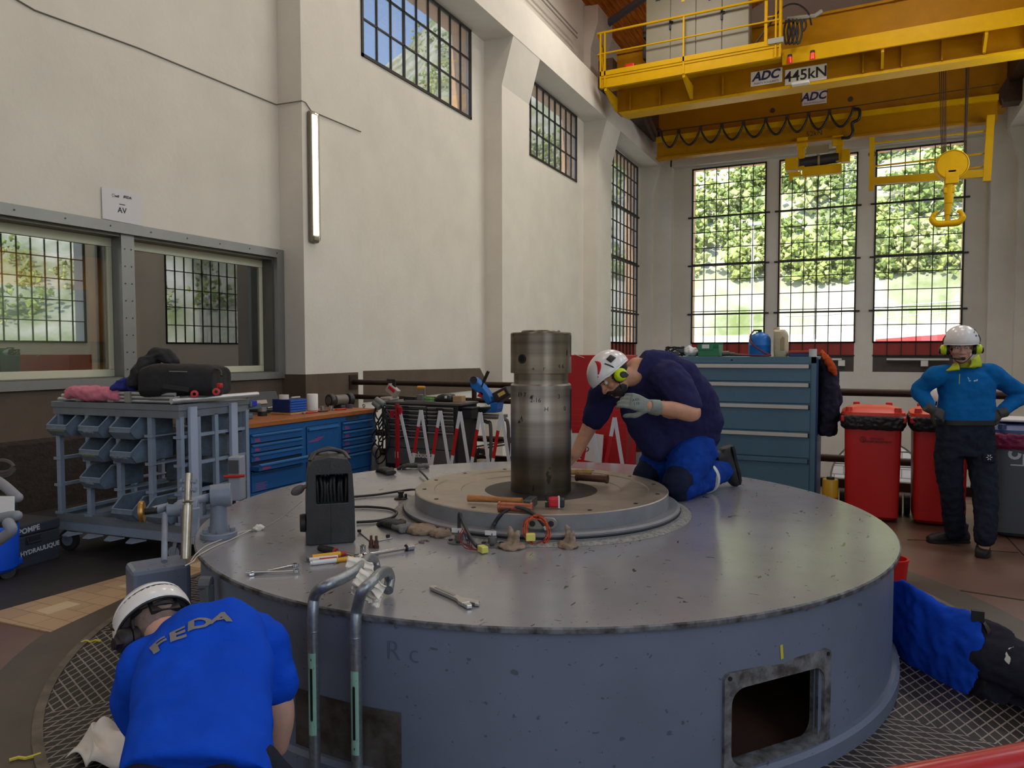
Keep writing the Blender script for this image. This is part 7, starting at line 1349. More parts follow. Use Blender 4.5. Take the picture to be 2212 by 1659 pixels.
b = MB(); b.bar(c + V((.04, 0, .05)), c + V((.02, 0, .26)), .025, .02); b.bar(c + V((.055, 0, .05)), c + V((.05, 0, .25)), .015, .02); b.cyl(c + V((-.05, 0, .25)), c + V((.05, 0, .25)), .014, n=8); b.ball(c + V((-.05, 0, .25)), .022, 10); b.build('lift_arm', M_blk, sw_)
for k, (px, sx, sz, m, lb) in enumerate(((888, .16, .05, M_blk, 'black tool box on the trolley between the saw and the yellow handle'), (927, .10, .04, mat('box_green', (86, 150, 60), .5), 'green box on the trolley behind the yellow handle'), (992, .12, .075, mat('cardboard', (184, 150, 110), .75, vary=.08), 'brown cardboard box at the trolley end nearest the shaft'))): c = tq(px, .18); b = MB(); b.box(c + V((0, 0, sz/2)), (sx, .1, sz)); tag(b.build('small_box', m, bevel=.004), lb, 'box')
jg = thing('drill_vise', 'grey drilling jig with yellow handle on the tool trolley', 'jig', tq(911, .14)); c = tq(911, .14); b = MB(); b.box(c + V((0, 0, .04)), (.08, .09, .08)); b.bar(c + V((.04, 0, .07)), c + V((.04, 0, .17)), .03, .02); b.build('frame', mat('jig_grey', (124, 122, 118), .4, metal=.4), jg, bevel=.004); b = MB(); b.cyl(c + V((-.055, 0, .165)), c + V((.045, 0, .165)), .02, n=12); b.build('yellow_grip', M_peny, jg, smooth=40)
cd = thing('drill_case', 'black rounded drill case on the trolley beside the cardboard box', 'case', tq(962, .2)); c = tq(962, .2); b = MB(); loft(b, [(c + V((-.11, 0, .02)), (0, .08, 0), (0, 0, .02)), (c + V((-.06, 0, .04)), (0, .09, 0), (0, 0, .04)), (c + V((0, 0, .05)), (0, .09, 0), (0, 0, .05)), (c + V((.09, 0, .045)), (0, .09, 0), (0, 0, .045)), (c + V((.12, 0, .03)), (0, .07, 0), (0, 0, .03))], 20, 4); b.build('shell', M_plast, cd, smooth=50); b = MB(); b.box(c + V((.06, -.09, .06)), (.03, .006, .03)); b.build('sticker', M_penw, cd)
b = MB(); b.box(tq(905, -.0) + V((0, .02, .008)), (.42, .05, .012)); tag(b.build('steel_rule', M_steel), 'long steel bar lying along the front edge of the trolley top', 'bar')
# band saw on a grey stand beside the trolley
bs_ = thing('band_saw', 'blue metal band saw with black motor on a grey stand beside the trolley', 'band saw', (AY(1060, 900, 8.08).x, 8.08, 0)); Q = lambda x, y, d=8.08: AY(x, y, d); M_bs = mat('saw_blue', (30, 118, 208), .35)
b = MB(); L0 = [(1012, 818), (1022, 815), (1040, 832), (1060, 858), (1063, 868), (1052, 876), (1036, 852), (1016, 838)]; b.prism([Q(*p) for p in L0], (0, .14, 0)); b.build('saw_arm', M_bs, bs_, bevel=.02)
b = MB(); b.cyl(Q(1023, 821, 8.06), Q(1023, 821, 8.09), .045, n=18); b.build('blade_wheel', M_blk, bs_, smooth=40); b = MB(); b.prism([Q(1061, 850), Q(1092, 834), Q(1101, 852), Q(1072, 872)], (0, .2, 0)); mo = b.build('motor_box', M_plast, bs_, bevel=.015)
b = MB(); b.prism([Q(1074, 851, 8.075), Q(1088, 843, 8.075), Q(1092, 850, 8.075), Q(1078, 858, 8.075)], (0, .004, 0)); b.build('rating_label', mat('label_yellow', (220, 196, 110), .5), mo)
b = MB(); b.bar(Q(1044, 826), Q(1055, 802), .03, .03); b.bar(Q(1040, 836), Q(1044, 826), .014, .014); b.build('feed_handle', M_blk, bs_); b = MB(); b.prism([Q(1030, 856), Q(1037, 846), Q(1043, 850), Q(1041, 860)], (0, .03, 0)); b.build('red_trigger', M_red_s, bs_)
b = MB(); b.prism([Q(1058, 872), Q(1075, 868), Q(1073, 884), Q(1070, 892), Q(1046, 892), Q(1060, 884)], (0, .18, 0)); b.build('saw_base', M_bs, bs_, bevel=.01); b = MB(); b.prism([Q(1006, 882), Q(1046, 880), Q(1046, 893), Q(1006, 894)], (0, .2, 0)); b.build('vise_block', M_blk, bs_, bevel=.01)
b = MB(); a, c = Q(1004, 895), Q(1078, 905); b.b2(a.x, c.x, 8.0, 8.33, c.z, a.z); b.build('stand_top', mat('stand_grey', (108, 106, 104), .5), bs_, bevel=.006)
for pts in (((984, 1003), (986, 930), (992, 912), (1008, 908), (1045, 908)), ((1060, 1003), (1060, 925), (1052, 912), (1040, 908)), ((1098, 1000), (1098, 925), (1090, 905), (1078, 903))): b = MB(); q_ = [Q(*p) for p in pts]; q_[0].z = 0; b.tube(cat_curve(q_), .022, 10); b.build('stand_leg', mat('stand_tube', (110, 110, 110), .4, metal=.3), bs_, smooth=60)
for y in (964, 970): b = MB(); b.bar(Q(985, y+8), Q(1095, y-10), .03, .02); b.build('stand_brace', mat('stand_tube', (110, 110, 110), .4, metal=.3), bs_)
gs = thing('clamp', 'black and orange screw clamp standing behind the barrier under the band saw', 'clamp', Q(1045, 1005, 7.6)); M_or2 = mat('clamp_orange', (226, 112, 54), .45); b = MB(); b.bar(Q(1047, 952, 7.6), Q(1047, 975, 7.6), .012, .012); b.b2(Q(1038, 970, 7.6).x, Q(1052, 970, 7.6).x, 7.58, 7.62, Q(1040, 980, 7.6).z, Q(1040, 969, 7.6).z); b.bar(Q(1036, 968, 7.6), Q(1030, 985, 7.6), .03, .03); b.bar(Q(1030, 984, 7.6), Q(1050, 983, 7.6), .025, .025); b.build('frame', M_blk, gs); b = MB(); b.bar(Q(1043, 950, 7.6), Q(1051, 950, 7.6), .015, .015); b.bar(Q(1040, 968, 7.58), Q(1053, 969, 7.58), .015, .015); b.bar(Q(1048, 983, 7.58), Q(1054, 983, 7.58), .02, .02); b.build('orange_grip', M_or2, gs)
b = MB(); c = Q(1041, 1000, 7.6); b.cyl((c.x, 7.6, 0), (c.x, 7.6, c.z+.04), .06, n=18); tag(b.build('cream_pot', mat('cream_plastic', (196, 186, 160), .5), smooth=40), 'cream plastic pot on the floor under the orange clamp', 'pot')
# angle grinders and hoses hanging between bench and trolley
hg = thing('hanging_tools', 'grey power tool with tangled black cables hanging beside the tool trolley', 'power tool', (AY(815, 900, 7.4).x, 7.4, .5)); Q7 = lambda x, y: AY(x, y, 7.4)
b = MB(); b.cyl(Q7(812, 862), Q7(830, 874), .035, n=14); b.cyl(Q7(808, 868), Q7(822, 880), .045, n=14); b.build('tool_body', mat('tool_grey', (126, 130, 128), .45), hg, smooth=40, bevel=.006)
for k in range(9): r_ = random.Random(50+k); b = MB(); x0, y0 = 806+r_.uniform(0, 16), 880+k*12; b.tube(cat_curve([Q7(826, 875), Q7(x0+20, y0), Q7(x0+r_.uniform(0, 14), y0+26), Q7(x0-4, y0+6), Q7(x0+6, y0-14)], 5), .009, 6); b.build('cable', M_blk, hg, smooth=60)
b = MB(); c = AY(808, 1000, 7.7); b.lathe([(.001, 0), (.07, 0), (.07, .30), (.05, .36), (.02, .38), (.02, .42), (.001, .42)], (c.x, 7.7, .0), 20); tag(b.build('gas_cylinder', mat('cylinder_grey', (120, 124, 126), .4), smooth=40), 'grey gas cylinder standing on the floor between bench and tool trolley', 'cylinder')
# ---- folding barrier
by_ = 7.05
ba = thing('folding_barrier', 'red and white folding scissor barrier with red end post behind the cover', 'barrier', (AY(1000, 1000, by_).x, by_, 0)); M_brw = mat('barrier_white', (220, 224, 230), .4); M_brr = mat('barrier_red', (198, 22, 30), .4)
zt_, zb_ = .915, .20
xs_t = [AY(p, 892, by_).x for p in (910, 956, 998, 1041, 1083)]; stp = (xs_t[-1]-xs_t[0])/4; x0 = xs_t[0]-stp
px_ = AY(858, 890, by_).x; b = MB(); b.bar((px_, by_, 0), (px_, by_, .975), .045, .03); b.build('end_post', mat('post_red', (160, 16, 30), .4), ba); b = MB(); b.b2(px_-.09, px_-.06, by_-.02, by_+.02, .82, .90); b.b2(px_+.025, px_+.06, by_-.02, by_+.02, .86, .94); b.build('post_bracket', mat('post_red', (160, 16, 30), .4), ba); b = MB(); b.b2(px_-.02, px_+.02, by_-.022, by_-.018, .36, .43); b.build('post_label', M_penw, ba)
b = MB(); b.b2(px_-.14, px_+.14, by_-.14, by_+.14, 0, .03); b.build('post_foot', mat('post_red', (160, 16, 30), .4), ba)
def slat(xa, za, xb, zb, red, dy):
    a, c = V((xa, by_+dy, za)), V((xb, by_+dy, zb)); b = MB()
    if red:
        t0, t1 = .26, .68; b.bar(a, a*(1-t0)+c*t0, .036, .008, (0, 1, 0), 0); b.bar(a*(1-t0)+c*t0, a*(1-t1)+c*t1, .036, .008, (0, 1, 0), 1); b.bar(a*(1-t1)+c*t1, c, .036, .008, (0, 1, 0), 0)
    else: b.bar(a, c, .036, .008, (0, 1, 0), 0)
    b.build('slat', [M_brw, M_brr], ba)
slat(px_+.04, .88, xs_t[0]-stp/2+.02, zb_, False, 0)
for k in range(12):
    xt = xs_t[0] + stp*k
    slat(xt, zt_, xt-stp/2-.01, zb_, True, -.01); slat(xt, zt_, xt+stp/2, zb_, False, 0)
b = MB(); xe = xs_t[0]+stp*11.6; b.bar((xe, by_, 0), (xe, by_, .96), .045, .03); b.build('end_post', mat('post_red', (160, 16, 30), .4), ba)
for k in range(0, 12, 3): xt = xs_t[0]+stp*(k+.5); b = MB(); b.bar((xt, by_, 0), (xt, by_, .22), .03, .02); b.build('support_leg', M_brw, ba)
# ================================================================ PIT RAILING, RIGHT-HAND EQUIPMENT, WALL FITTINGS
M_iron = mat('dark_rail_iron', (60, 44, 34), .45, metal=.5, vary=.2, scale=10)
gr_ = thing('pit_railing', 'dark iron pipe railing across the hall at the edge of the floor', 'railing', (-1.5, 9.07, 0))
for z, xa, r in ((1.11, -6.98, .042), (.36, -6.98, .042)): b = MB(); b.cyl((xa, 9.07, z), (3.95, 9.07, z), r, n=14); b.build('rail_pipe', M_iron, gr_, smooth=40)
b = MB(); b.cyl((-6.98, 9.07, .89), (-3.0, 9.07, .89), .036, n=14); b.build('rail_pipe', M_iron, gr_, smooth=40)
b = MB(); b.cyl((1.0, 9.07, .80), (3.95, 9.07, .80), .036, n=14); b.build('rail_pipe', M_iron, gr_, smooth=40)
b = MB(); b.b2(-6.985, -6.965, 8.97, 9.17, 1.0, 1.22); b.build('wall_flange', M_iron, gr_)
for x in (-4.9, -2.9, -.72, 1.62, 3.2): b = MB(); b.cyl((x, 9.07, 0), (x, 9.07, 1.11), .035, n=12); b.build('rail_post', M_iron, gr_, smooth=40); b = MB(); b.lathe([(.036, 1.06), (.055, 1.07), (.055, 1.15), (.036, 1.16)], (x, 9.07, 0), 14); b.build('rail_clamp', M_iron, gr_, smooth=40)
b = MB(); b.b2(-6.99, 3.99, 9.25, 9.33, 0, .10); tag(b.build('kick_plate', M_iron), 'low iron kick plate along the floor edge under the railing', 'kick plate')
# ---- grey-blue drawer cabinet
cx0, cx1, cy_0, cz1 = -1.86, -.415, 7.62, 1.515
dcab = thing('drawer_cabinet', 'tall grey-blue drawer cabinet with pale handle strips behind the kneeling person', 'cabinet', ((cx0+cx1)/2, 8.0, 0)); M_gb = mat('cabinet_grey_blue', (82, 118, 138), .42, vary=.07, scale=2.5); M_gbd = mat('cabinet_side_blue', (34, 66, 112), .45)
b = MB(); b.b2(cx0, cx1, cy_0+.006, 8.42, .06, cz1); b.build('cabinet_body', M_gb, dcab, bevel=.004); b = MB(); b.b2(cx1, cx1+.015, cy_0+.02, 8.42, .0, cz1-.02); b.build('side_panel', M_gbd, dcab); b = MB(); b.b2(cx1-.045, cx1, cy_0, cy_0+.01, .06, cz1); b.b2(cx0, cx1, cy_0, cy_0+.01, 1.455, cz1); b.build('front_frame', M_gb, dcab)
ys = [783, 830, 877, 938, 992, 1075]; zs_ = [1.452] + [AY(1700, y+3, cy_0).z - .0 for y in (822, 869, 929, 985)] + [.08]
M_hs = mat('handle_cream', (206, 202, 192), .4)
for i in range(5):
    za, zb = zs_[i+1], zs_[i]; b = MB(); b.b2(cx0+.02, cx1-.05, cy_0-.012, cy_0+.006, za+.006, zb-.004); d = b.build('drawer', M_gb, dcab, bevel=.003)
    b = MB(); b.b2(cx0+.03, cx1-.065, cy_0-.034, cy_0-.012, zb-.048, zb-.012); b.build('handle_strip', M_hs if i < 4 else M_gb, d, bevel=.004); b = MB(); b.b2(cx1-.065, cx1-.052, cy_0-.032, cy_0-.012, zb-.052, zb-.008); b.build('handle_end', M_dk, d)
p = AY(1581, 773, cy_0); b = MB(); b.cyl((p.x, cy_0-.004, 1.483), (p.x, cy_0+.002, 1.483), .010, n=12); b.build('lock', M_dk, dcab)
b = MB(); b.b2(AY(1474, 775, cy_0).x, AY(1488, 775, cy_0).x, cy_0-.003, cy_0, 1.478, 1.484); b.build('red_mark', M_pink, dcab)
ty2 = 7.95; CT = cz1
def ct(px, dy=0.0): q_ = AY(px, 765, ty2+dy); return V((q_.x, q_.y, CT+.001))
o = thing('cable_heap', 'heap of black cable and grey plugs on the cabinet beside the white bag', 'cable', ct(1458)); c = ct(1458)
for k in range(7): r_ = random.Random(90+k); b = MB(); b.tube([c + V(((.09+r_.uniform(-.02, .02))*math.cos(t), .07*math.sin(t), .05+.045*math.sin(t*1.0+k) + r_.uniform(0, .01))) for t in [2*PI*q_/22 for q_ in range(22)]], .007, 6); b.build('cable_turn', M_blk, o, smooth=60)
b = MB(); b.box(c + V((.07, -.03, .06)), (.07, .05, .045), rotz(.4)); b.box(c + V((.03, -.06, .03)), (.05, .05, .05), rotz(.2)); b.build('plug', mat('plug_grey', (70, 70, 72), .5), o, bevel=.008)
b = MB(); c = ct(1494); b.ball(c + V((0, 0, .045)), (.085, .08, .05), 16); b.ball(c + V((-.03, 0, .08)), (.04, .05, .035), 12); tag(organic(b, 'plastic_bag', mat('bag_white', (222, 222, 222), .5, bump=.6, bscale=30), None, vox=.007, sm=2, wrinkle=.04, wscale=.04), 'crumpled white plastic bag between the cable heap and the green bin', 'bag')
gb_ = thing('green_bin', 'small green stacking bin with white label on top of the drawer cabinet', 'bin', ct(1535)); M_gn = mat('bin_green', (48, 128, 84), .45); c = ct(1512); w = ct(1556).x-c.x
b = MB(); b.b2(c.x, c.x+w, 7.85, 7.856, CT, CT+.085); b.b2(c.x, c.x+w, 8.1, 8.106, CT, CT+.14); b.b2(c.x, c.x+.006, 7.85, 8.1, CT, CT+.125); b.b2(c.x+w-.006, c.x+w, 7.85, 8.1, CT, CT+.125); b.b2(c.x, c.x+w, 7.85, 8.1, CT, CT+.006); b.b2(c.x-.005, c.x+w*.72, 7.84, 7.852, CT+.07, CT+.13); b.build('tray', M_gn, gb_); b = MB(); b.b2(c.x+w*.2, c.x+w*.55, 7.836, 7.84, CT+.085, CT+.125); b.build('label', M_penw, gb_)
tr_ = thing('blow_torch', 'grey gas torch lying on the cabinet between the green bin and the blue bottle', 'torch', ct(1580)); b = MB(); c = ct(1560) + V((0, 0, .03)); b.cyl(c, c + V((.07, 0, 0)), .026, .026, 16); b.cyl(c + V((.07, 0, 0)), c + V((.13, 0, -.006)), .016, n=12); b.cyl(c + V((.13, 0, -.008)), c + V((.30, .01, -.018)), .010, n=10); b.build('burner', mat('torch_grey', (110, 106, 98), .4, metal=.5), tr_, smooth=40)
gb2 = thing('gas_bottle', 'small blue camping gas bottle with red hose on top of the drawer cabinet', 'gas bottle', ct(1641, .05)); c = ct(1641, .05); r = (ct(1665, .05).x-ct(1617, .05).x)/2
b = MB(); b.lathe([(r*.86, 0), (r*.9, .012), (r*.98, .02), (r, .04), (r, .11), (r*1.01, .112), (r*1.01, .118), (r, .12), (r, .165), (r*.93, .20), (r*.7, .225), (r*.38, .238), (r*.34, .25), (.001, .25)], c, 32); b.build('bottle', mat('gas_blue', (24, 112, 198), .35), gb2, smooth=40)
b = MB(); b.cyl(c + V((0, 0, .25)), c + V((0, 0, .275)), .02, n=12); b.box(c + V((-.025, 0, .268)), (.08, .025, .016)); b.build('valve', M_blk, gb2, bevel=.003)
b = MB(); b.tube(cat_curve([c + V((-.06, -.03, .262)), c + V((-.09, -.06, .20)), c + V((-.05, -.125, .12)), c + V((.06, -.13, .04)), c + V((.12, -.12, .012)), c + V((.0, -.16, .012)), c + V((-.16, -.12, .014)), c + V((-.22, -.02, .014))]), .008, 8); b.build('red_hose', mat('hose_red', (120, 40, 44), .5), gb2, smooth=60)
jc = thing('jerry_can', 'cream plastic jerry can on the cabinet beside the blue gas bottle', 'can', ct(1687, .05)); c = ct(1687, .05); w = (ct(1703).x-ct(1672).x)
M_jc = mat('can_cream', (196, 184, 150), .45, vary=.12, scale=8)
b = MB(); loft(b, [(c + V((0, 0, .0)), V((w*.46, 0, 0)), V((0, .10, 0))), (c + V((0, 0, .05)), V((w*.5, 0, 0)), V((0, .11, 0))), (c + V((0, 0, .21)), V((w*.5, 0, 0)), V((0, .11, 0))), (c + V((-.01, 0, .25)), V((w*.46, 0, 0)), V((0, .10, 0))), (c + V((-.02, 0, .272)), V((w*.40, 0, 0)), V((0, .06, 0)))], 24, 4); b.build('can_body', M_jc, jc, smooth=45)
b = MB(); b.prism([c + V((w*.05, -.115, .06)), c + V((w*.32, -.115, .06)), c + V((w*.32, -.115, .19)), c + V((w*.18, -.115, .205)), c + V((w*.02, -.115, .17))], (0, .02, 0)); b.build('grip_recess', mat('can_shadow', (168, 148, 108), .5), jc, bevel=.006); b = MB(); b.cyl(c + V((-.04, 0, .268)), c + V((-.05, 0, .292)), .03, n=14); b.build('spout', M_jc, jc, smooth=40)
b = MB(); a, e = ct(1706), ct(1750); b.b2(a.x, e.x, 7.85, 8.1, CT, CT+.035); tc_ = b.build('tool_tin', mat('tin_blue', (34, 60, 110), .4), bevel=.006); tag(tc_, 'flat blue tin with red lid beside the jerry can', 'tin'); b = MB(); b.b2(a.x+.0, e.x, 7.85, 8.1, CT+.036, CT+.06); b.build('tin_lid', mat('tin_red', (186, 64, 50), .45, vary=.15), tc_, bevel=.006)
b = MB(); c = ct(1756, -.2); b.lathe([(.02, 0), (.036, 0), (.036, .075), (.02, .075)], c, 24, closed=True); tag(b.build('white_cup', mat('cup_white', (216, 214, 206), .5), smooth=40), 'small white roll standing at the cabinet corner beside the hanging jacket', 'roll')
# jacket hanging from the cabinet corner
jk = thing('jacket', 'dark work jacket with orange collar hanging from the corner of the drawer cabinet', 'jacket', AY(1790, 850, 7.9)); J = lambda x, y, d=7.9: AY(x, y, d)
b = MB(); loft(b, [(J(1783, 768), V((.03, 0, 0)), V((0, .09, 0))), (J(1788, 790), V((.075, 0, 0)), V((0, .14, 0))), (J(1791, 830), V((.09, 0, 0)), V((0, .15, 0))), (J(1790, 880), V((.095, 0, 0)), V((0, .16, 0))), (J(1787, 925), V((.085, 0, 0)), V((0, .16, 0))), (J(1789, 940), V((.07, 0, 0)), V((0, .14, 0)))], 24, 3); limb(b, [J(1800, 800), J(1806, 860), J(1803, 905)], [.045, .05, .045]); organic(b, 'jacket_body', cloth('jacket_navy', (44, 44, 58)), jk, vox=.010, sm=3, wrinkle=.045, wscale=.07)
b = MB(); limb(b, [J(1776, 760, 7.82), J(1786, 775, 7.74), J(1798, 795, 7.72), J(1804, 808, 7.74)], [.02, .035, .040, .02]); organic(b, 'collar', cloth('jacket_orange', (190, 82, 40)), jk, vox=.007, sm=2, wrinkle=.03, wscale=.04)
# yellow oil can on the floor
yc = thing('oil_can', 'yellow oil can with red band on the floor between cabinet and red bin', 'can', (AY(1793, 1080, 7.55).x, 7.55, 0)); c = V((AY(1793, 1080, 7.55).x, 7.55, 0)); zt = AY(1793, 1035, 7.55).z
b = MB(); b.lathe([(.001, 0), (.068, 0), (.07, .006), (.07, zt-.006), (.067, zt), (.001, zt)], c, 28); b.build('can_body', mat('oil_yellow', (206, 158, 24), .35), yc, smooth=40); b = MB(); b.lathe([(.0705, zt*.42), (.0708, zt*.42), (.0708, zt*.55), (.0705, zt*.55)], c, 28, closed=True); b.build('red_band', mat('oil_red', (176, 48, 30), .4), yc, smooth=40); b = MB(); b.cyl(c + V((0, 0, zt)), c + V((0, 0, zt+.02)), .035, n=16); b.build('cap', M_blk, yc, smooth=40)
# ---- wheeled bins
def wheelie(name, label, x0, x1, y0, ztop, body, lid, liner, skew=0.0, group=None):
    o = thing(name, label, 'waste bin', ((x0+x1)/2, y0+.3, 0), group); w = x1-x0; d = .55; zb_ = .02; zt = ztop-.12; cx_ = (x0+x1)/2
    b = MB(); n = [(.42, .40, zb_), (.47, .46, zb_+.03), (.5, .5, zt)]; vs = []
    loft(b, [(V((cx_, y0+d*.5, z)), V((w*a_, 0, 0)), V((0, d*c_, 0))) for a_, c_, z in n], 32, 9); b.build('bin_body', body, o, smooth=40)
    b = MB(); b.b2(x0-.03, x1+.03, y0-.03, y0+d+.03, zt-.02, zt+.035); b.build('rim', body, o, bevel=.012)
    if liner:
        b = MB(); loft(b, [(V((cx_, y0+d*.5, zt-.09)), V((w*.515, 0, 0)), V((0, d*.53, 0))), (V((cx_, y0+d*.5, zt-.06)), V((w*.565, 0, 0)), V((0, d*.575, 0))), (V((cx_, y0+d*.5, zt+.03)), V((w*.58, 0, 0)), V((0, d*.59, 0))), (V((cx_, y0+d*.5, zt+.045)), V((w*.55, 0, 0)), V((0, d*.56, 0)))], 40, 8); organic(b, 'bin_liner', liner, o, vox=.009, sm=1, wrinkle=.022, wscale=.03)
    b = MB(); loft(b, [(V((cx_, y0+d*.5, zt+.04)), V((w*.56, 0, 0)), V((0, d*.57, 0))), (V((cx_, y0+d*.5, zt+.07)), V((w*.555, 0, 0)), V((0, d*.56, 0))), (V((cx_, y0+d*.52, zt+.10)), V((w*.45, 0, 0)), V((0, d*.42, 0))), (V((cx_, y0+d*.55, zt+.115)), V((w*.32, 0, 0)), V((0, d*.3, 0)))], 32, 6); l_ = b.build('lid', lid, o, smooth=35)
    for sx in (-.42, .42): b = MB(); b.cyl((cx_+w*sx, y0+.02, zt+.06), (cx_+w*sx, y0+.02, zt+.115), .035, .028, 12); b.build('lid_knob', lid, l_, smooth=40)
    for sx in (-.3, .3): b = MB(); b.b2(cx_+w*sx-.03, cx_+w*sx+.03, y0+d+.02, y0+d+.07, zt+.02, zt+.13); b.build('hinge', body, o, bevel=.008)
    b = MB(); b.cyl((x0+.0, y0+d+.08, zt+.06), (x1, y0+d+.08, zt+.06), .016, n=10); b.build('handle_bar', body, o, smooth=40)
    for sx in (x0-.02, x1+.0): b = MB(); b.cyl((sx-.02, y0+d-.03, .10), (sx+.03, y0+d-.03, .10), .10, n=20); b.build('wheel', M_cast, o, smooth=40)
    return o
M_binr = mat('bin_red', (206, 34, 28), .42, vary=.05, scale=3); M_lidr = mat('lid_red', (220, 58, 34), .38); M_lin = mat('liner_black', (34, 32, 34), .35, bump=.5, bscale=40); M_bing = mat('bin_grey', (84, 90, 98), .45, vary=.05)
x0 = AY(1822, 1000, 7.5).x; x1 = AY(1948, 1000, 7.5).x
w1_ = wheelie('wheeled_bin', 'red wheeled bin with black liner standing next to the yellow oil can', x0, x1, 7.5, 1.06, M_binr, M_lidr, M_lin, group='red wheeled bins by the railing')
bm = AY(1880, 950, 7.49); fm2 = lambda x, z: M4((x, 7.492, z), Matrix.Rotation(PI/2, 3, 'X')); b = MB(); b.lathe([(.022, -.001), (.026, -.001), (.026, .001), (.022, .001)], (bm.x-.06, 7.489, bm.z), 24, R=Matrix.Rotation(PI/2, 3, 'X'), closed=True); b.text('X', .03, fm2(bm.x-.06, bm.z), depth=.001); b.text('DECHETS\nATELIER SEULEMENT', .026, fm2(bm.x+.055, bm.z-.004), depth=.001); b.build('bin_print', M_dk, w1_)
x0 = AY(1972, 1000, 7.52).x; x1 = AY(2094, 1000, 7.52).x
wheelie('wheeled_bin', 'red wheeled bin with black liner standing behind the person in blue polo', x0, x1, 7.52, 1.06, M_binr, M_lidr, M_lin, group='red wheeled bins by the railing')
x0 = AY(2150, 1000, 7.3).x; g_ = wheelie('wheeled_bin', 'grey wheeled bin with purple liner and blue-white lid at the edge of the hall', x0, x0+.56, 7.3, .965, M_bing, mat('lid_blue', (42, 62, 112), .4), mat('liner_purple', (130, 24, 70), .45, bump=.5, bscale=40))
b = MB(); q_ = AY(2190, 908, 7.4); b.box((x0+.28, 7.6, .985), (.5, .4, .02)); b.build('white_sheet', M_penw, g_, bevel=.006)
b = MB(); q_ = AY(2203, 981, 7.29); b.text('op', .18, M4((q_.x+.012, 7.305, q_.z+.01), Matrix.Rotation(PI/2, 3, 'X')), depth=.001, bold=.004); b.b2(q_.x-.06, q_.x+.1, 7.304, 7.307, q_.z-.10, q_.z-.09); b.build('bin_print', mat('print_pale', (196, 204, 208), .5), g_)
# white hard hat hooked on the railing
hh_ = thing('hard_hat', 'white hard hat hanging on the railing behind the person in blue polo', 'helmet', AY(2024, 855, 8.85)); c = AY(2026, 862, 8.85); b = MB(); b.ball(c, (.115, .14, .155), 28, z0=-.08); b.build('shell', mat('white_helmet_shell', (232, 230, 226), .28), hh_, smooth=50); b = MB(); b.lathe([(.112, -.02), (.122, -.018), (.122, -.004), (.112, 0)], c, 28, closed=True); b.build('brim', mat('white_helmet_shell', (232, 230, 226), .28), hh_, smooth=50); b = MB(); b.tube(cat_curve([c + V((-.11, -.05, -.02)), c + V((-.10, -.02, -.12)), c + V((-.03, .04, -.14)), c + V((0, .14, -.03))]), .008, 6); b.build('hanging_strap', M_blk, hh_, smooth=60)
# ---- red site board with notice behind the barrier
rb_y = 7.75; xa, xb = AY(1215, 800, rb_y).x, AY(1352, 990, rb_y).x
rbx = thing('red_board', 'tall red plywood box standing behind the barrier and the shaft', 'box', ((xa+xb)/2-.2, rb_y+.2, 0)); M_rb = mat('board_red', (186, 20, 24), .5, vary=.10, scale=2)
b = MB(); b.b2(xa-.55, xb, rb_y, rb_y+.4, 0, 1.53); b.build('panel_box', M_rb, rbx, bevel=.006)
for py in (885, 898, 912, 922, 946): z = AY(1300, py, rb_y).z; b = MB(); b.b2(xa-.55, xb+.002, rb_y-.002, rb_y, z-.003, z); b.build('groove', mat('board_red_light', (206, 60, 54), .5), rbx)
b = MB(); b.tube([AY(1240, 765, rb_y-.01), AY(1262, 773, rb_y-.01)], .004, 6); b.build('tie_wire', M_steel, rbx)
nt = thing('notice', 'white notice board with dark lettering leaning against the red box', 'notice', AY(1270, 985, rb_y-.1)); N = lambda x, y, d=rb_y-.12: AY(x, y, d); b = MB(); b.prism([N(1236, 1010), N(1298, 1010), N(1303, 940), N(1278, 936), N(1236, 936)], (0, .02, 0)); b.build('board', M_penw, nt)
b = MB(); q_ = N(1256, 970); b.text('ROAD', .085, M4((q_.x-.03, rb_y-.122, q_.z), Matrix.Rotation(PI/2, 3, 'X')), depth=.001); q_ = N(1255, 988); b.cyl((q_.x, rb_y-.124, q_.z), (q_.x, rb_y-.118, q_.z), .010, n=12); b.build('lettering', M_dk, nt); b = MB(); b.prism([N(1245, 991, rb_y-.123), N(1282, 998, rb_y-.123), N(1245, 998, rb_y-.123)], (0, .004, 0)); b.build('red_wedge', M_brr, nt)
b = MB(); q_ = AY(1372, 930, 8.3); b.cyl((q_.x, 8.3, 0), (q_.x, 8.3, .95), .13, n=24); dr = b.build('white_drum', mat('drum_white', (206, 196, 196), .4), smooth=40); tag(dr, 'white drum with red band standing beside the red box', 'drum'); b = MB(); z = AY(1372, 962, 8.3).z; b.cyl((q_.x, 8.3, z-.06), (q_.x, 8.3, z+.03), .132, n=24); b.build('drum_band', mat('band_red', (120, 26, 26), .45), dr, smooth=40)
# ---- wall fittings
fl = thing('tube_lamp', 'lit fluorescent tube lamp mounted upright on the white pillar', 'lamp', AX(677, 525, -7.0)); b0, b1 = AX(682, 526, -6.99), AX(669, 241, -6.99); zA, zB = b0.z, b1.z; yA = (b0.y+b1.y)/2-.02
b = MB(); b.b2(-6.997, -6.93, yA-.085, yA+.085, zA, zB); b.build('housing', mat('lamp_housing', (120, 112, 100), .5), fl, bevel=.025); b = MB(); b.b2(-6.95, -6.885, yA-.068, yA+.068, zA+.02, zB-.02); b.build('diffuser', glass_mat('lamp_cover', (250, 250, 245), gloss=.6), fl, bevel=.03)
M_tube = mat('lamp_glow', (255, 250, 235), .4, emit=(255, 246, 226), estr=7.0)
for s in (-.03, .03): b = MB(); b.cyl((-6.925, yA+s, zA+.10), (-6.925, yA+s, zB-.05), .018, n=12); b.build('fluorescent_tube', M_tube, fl, smooth=40)
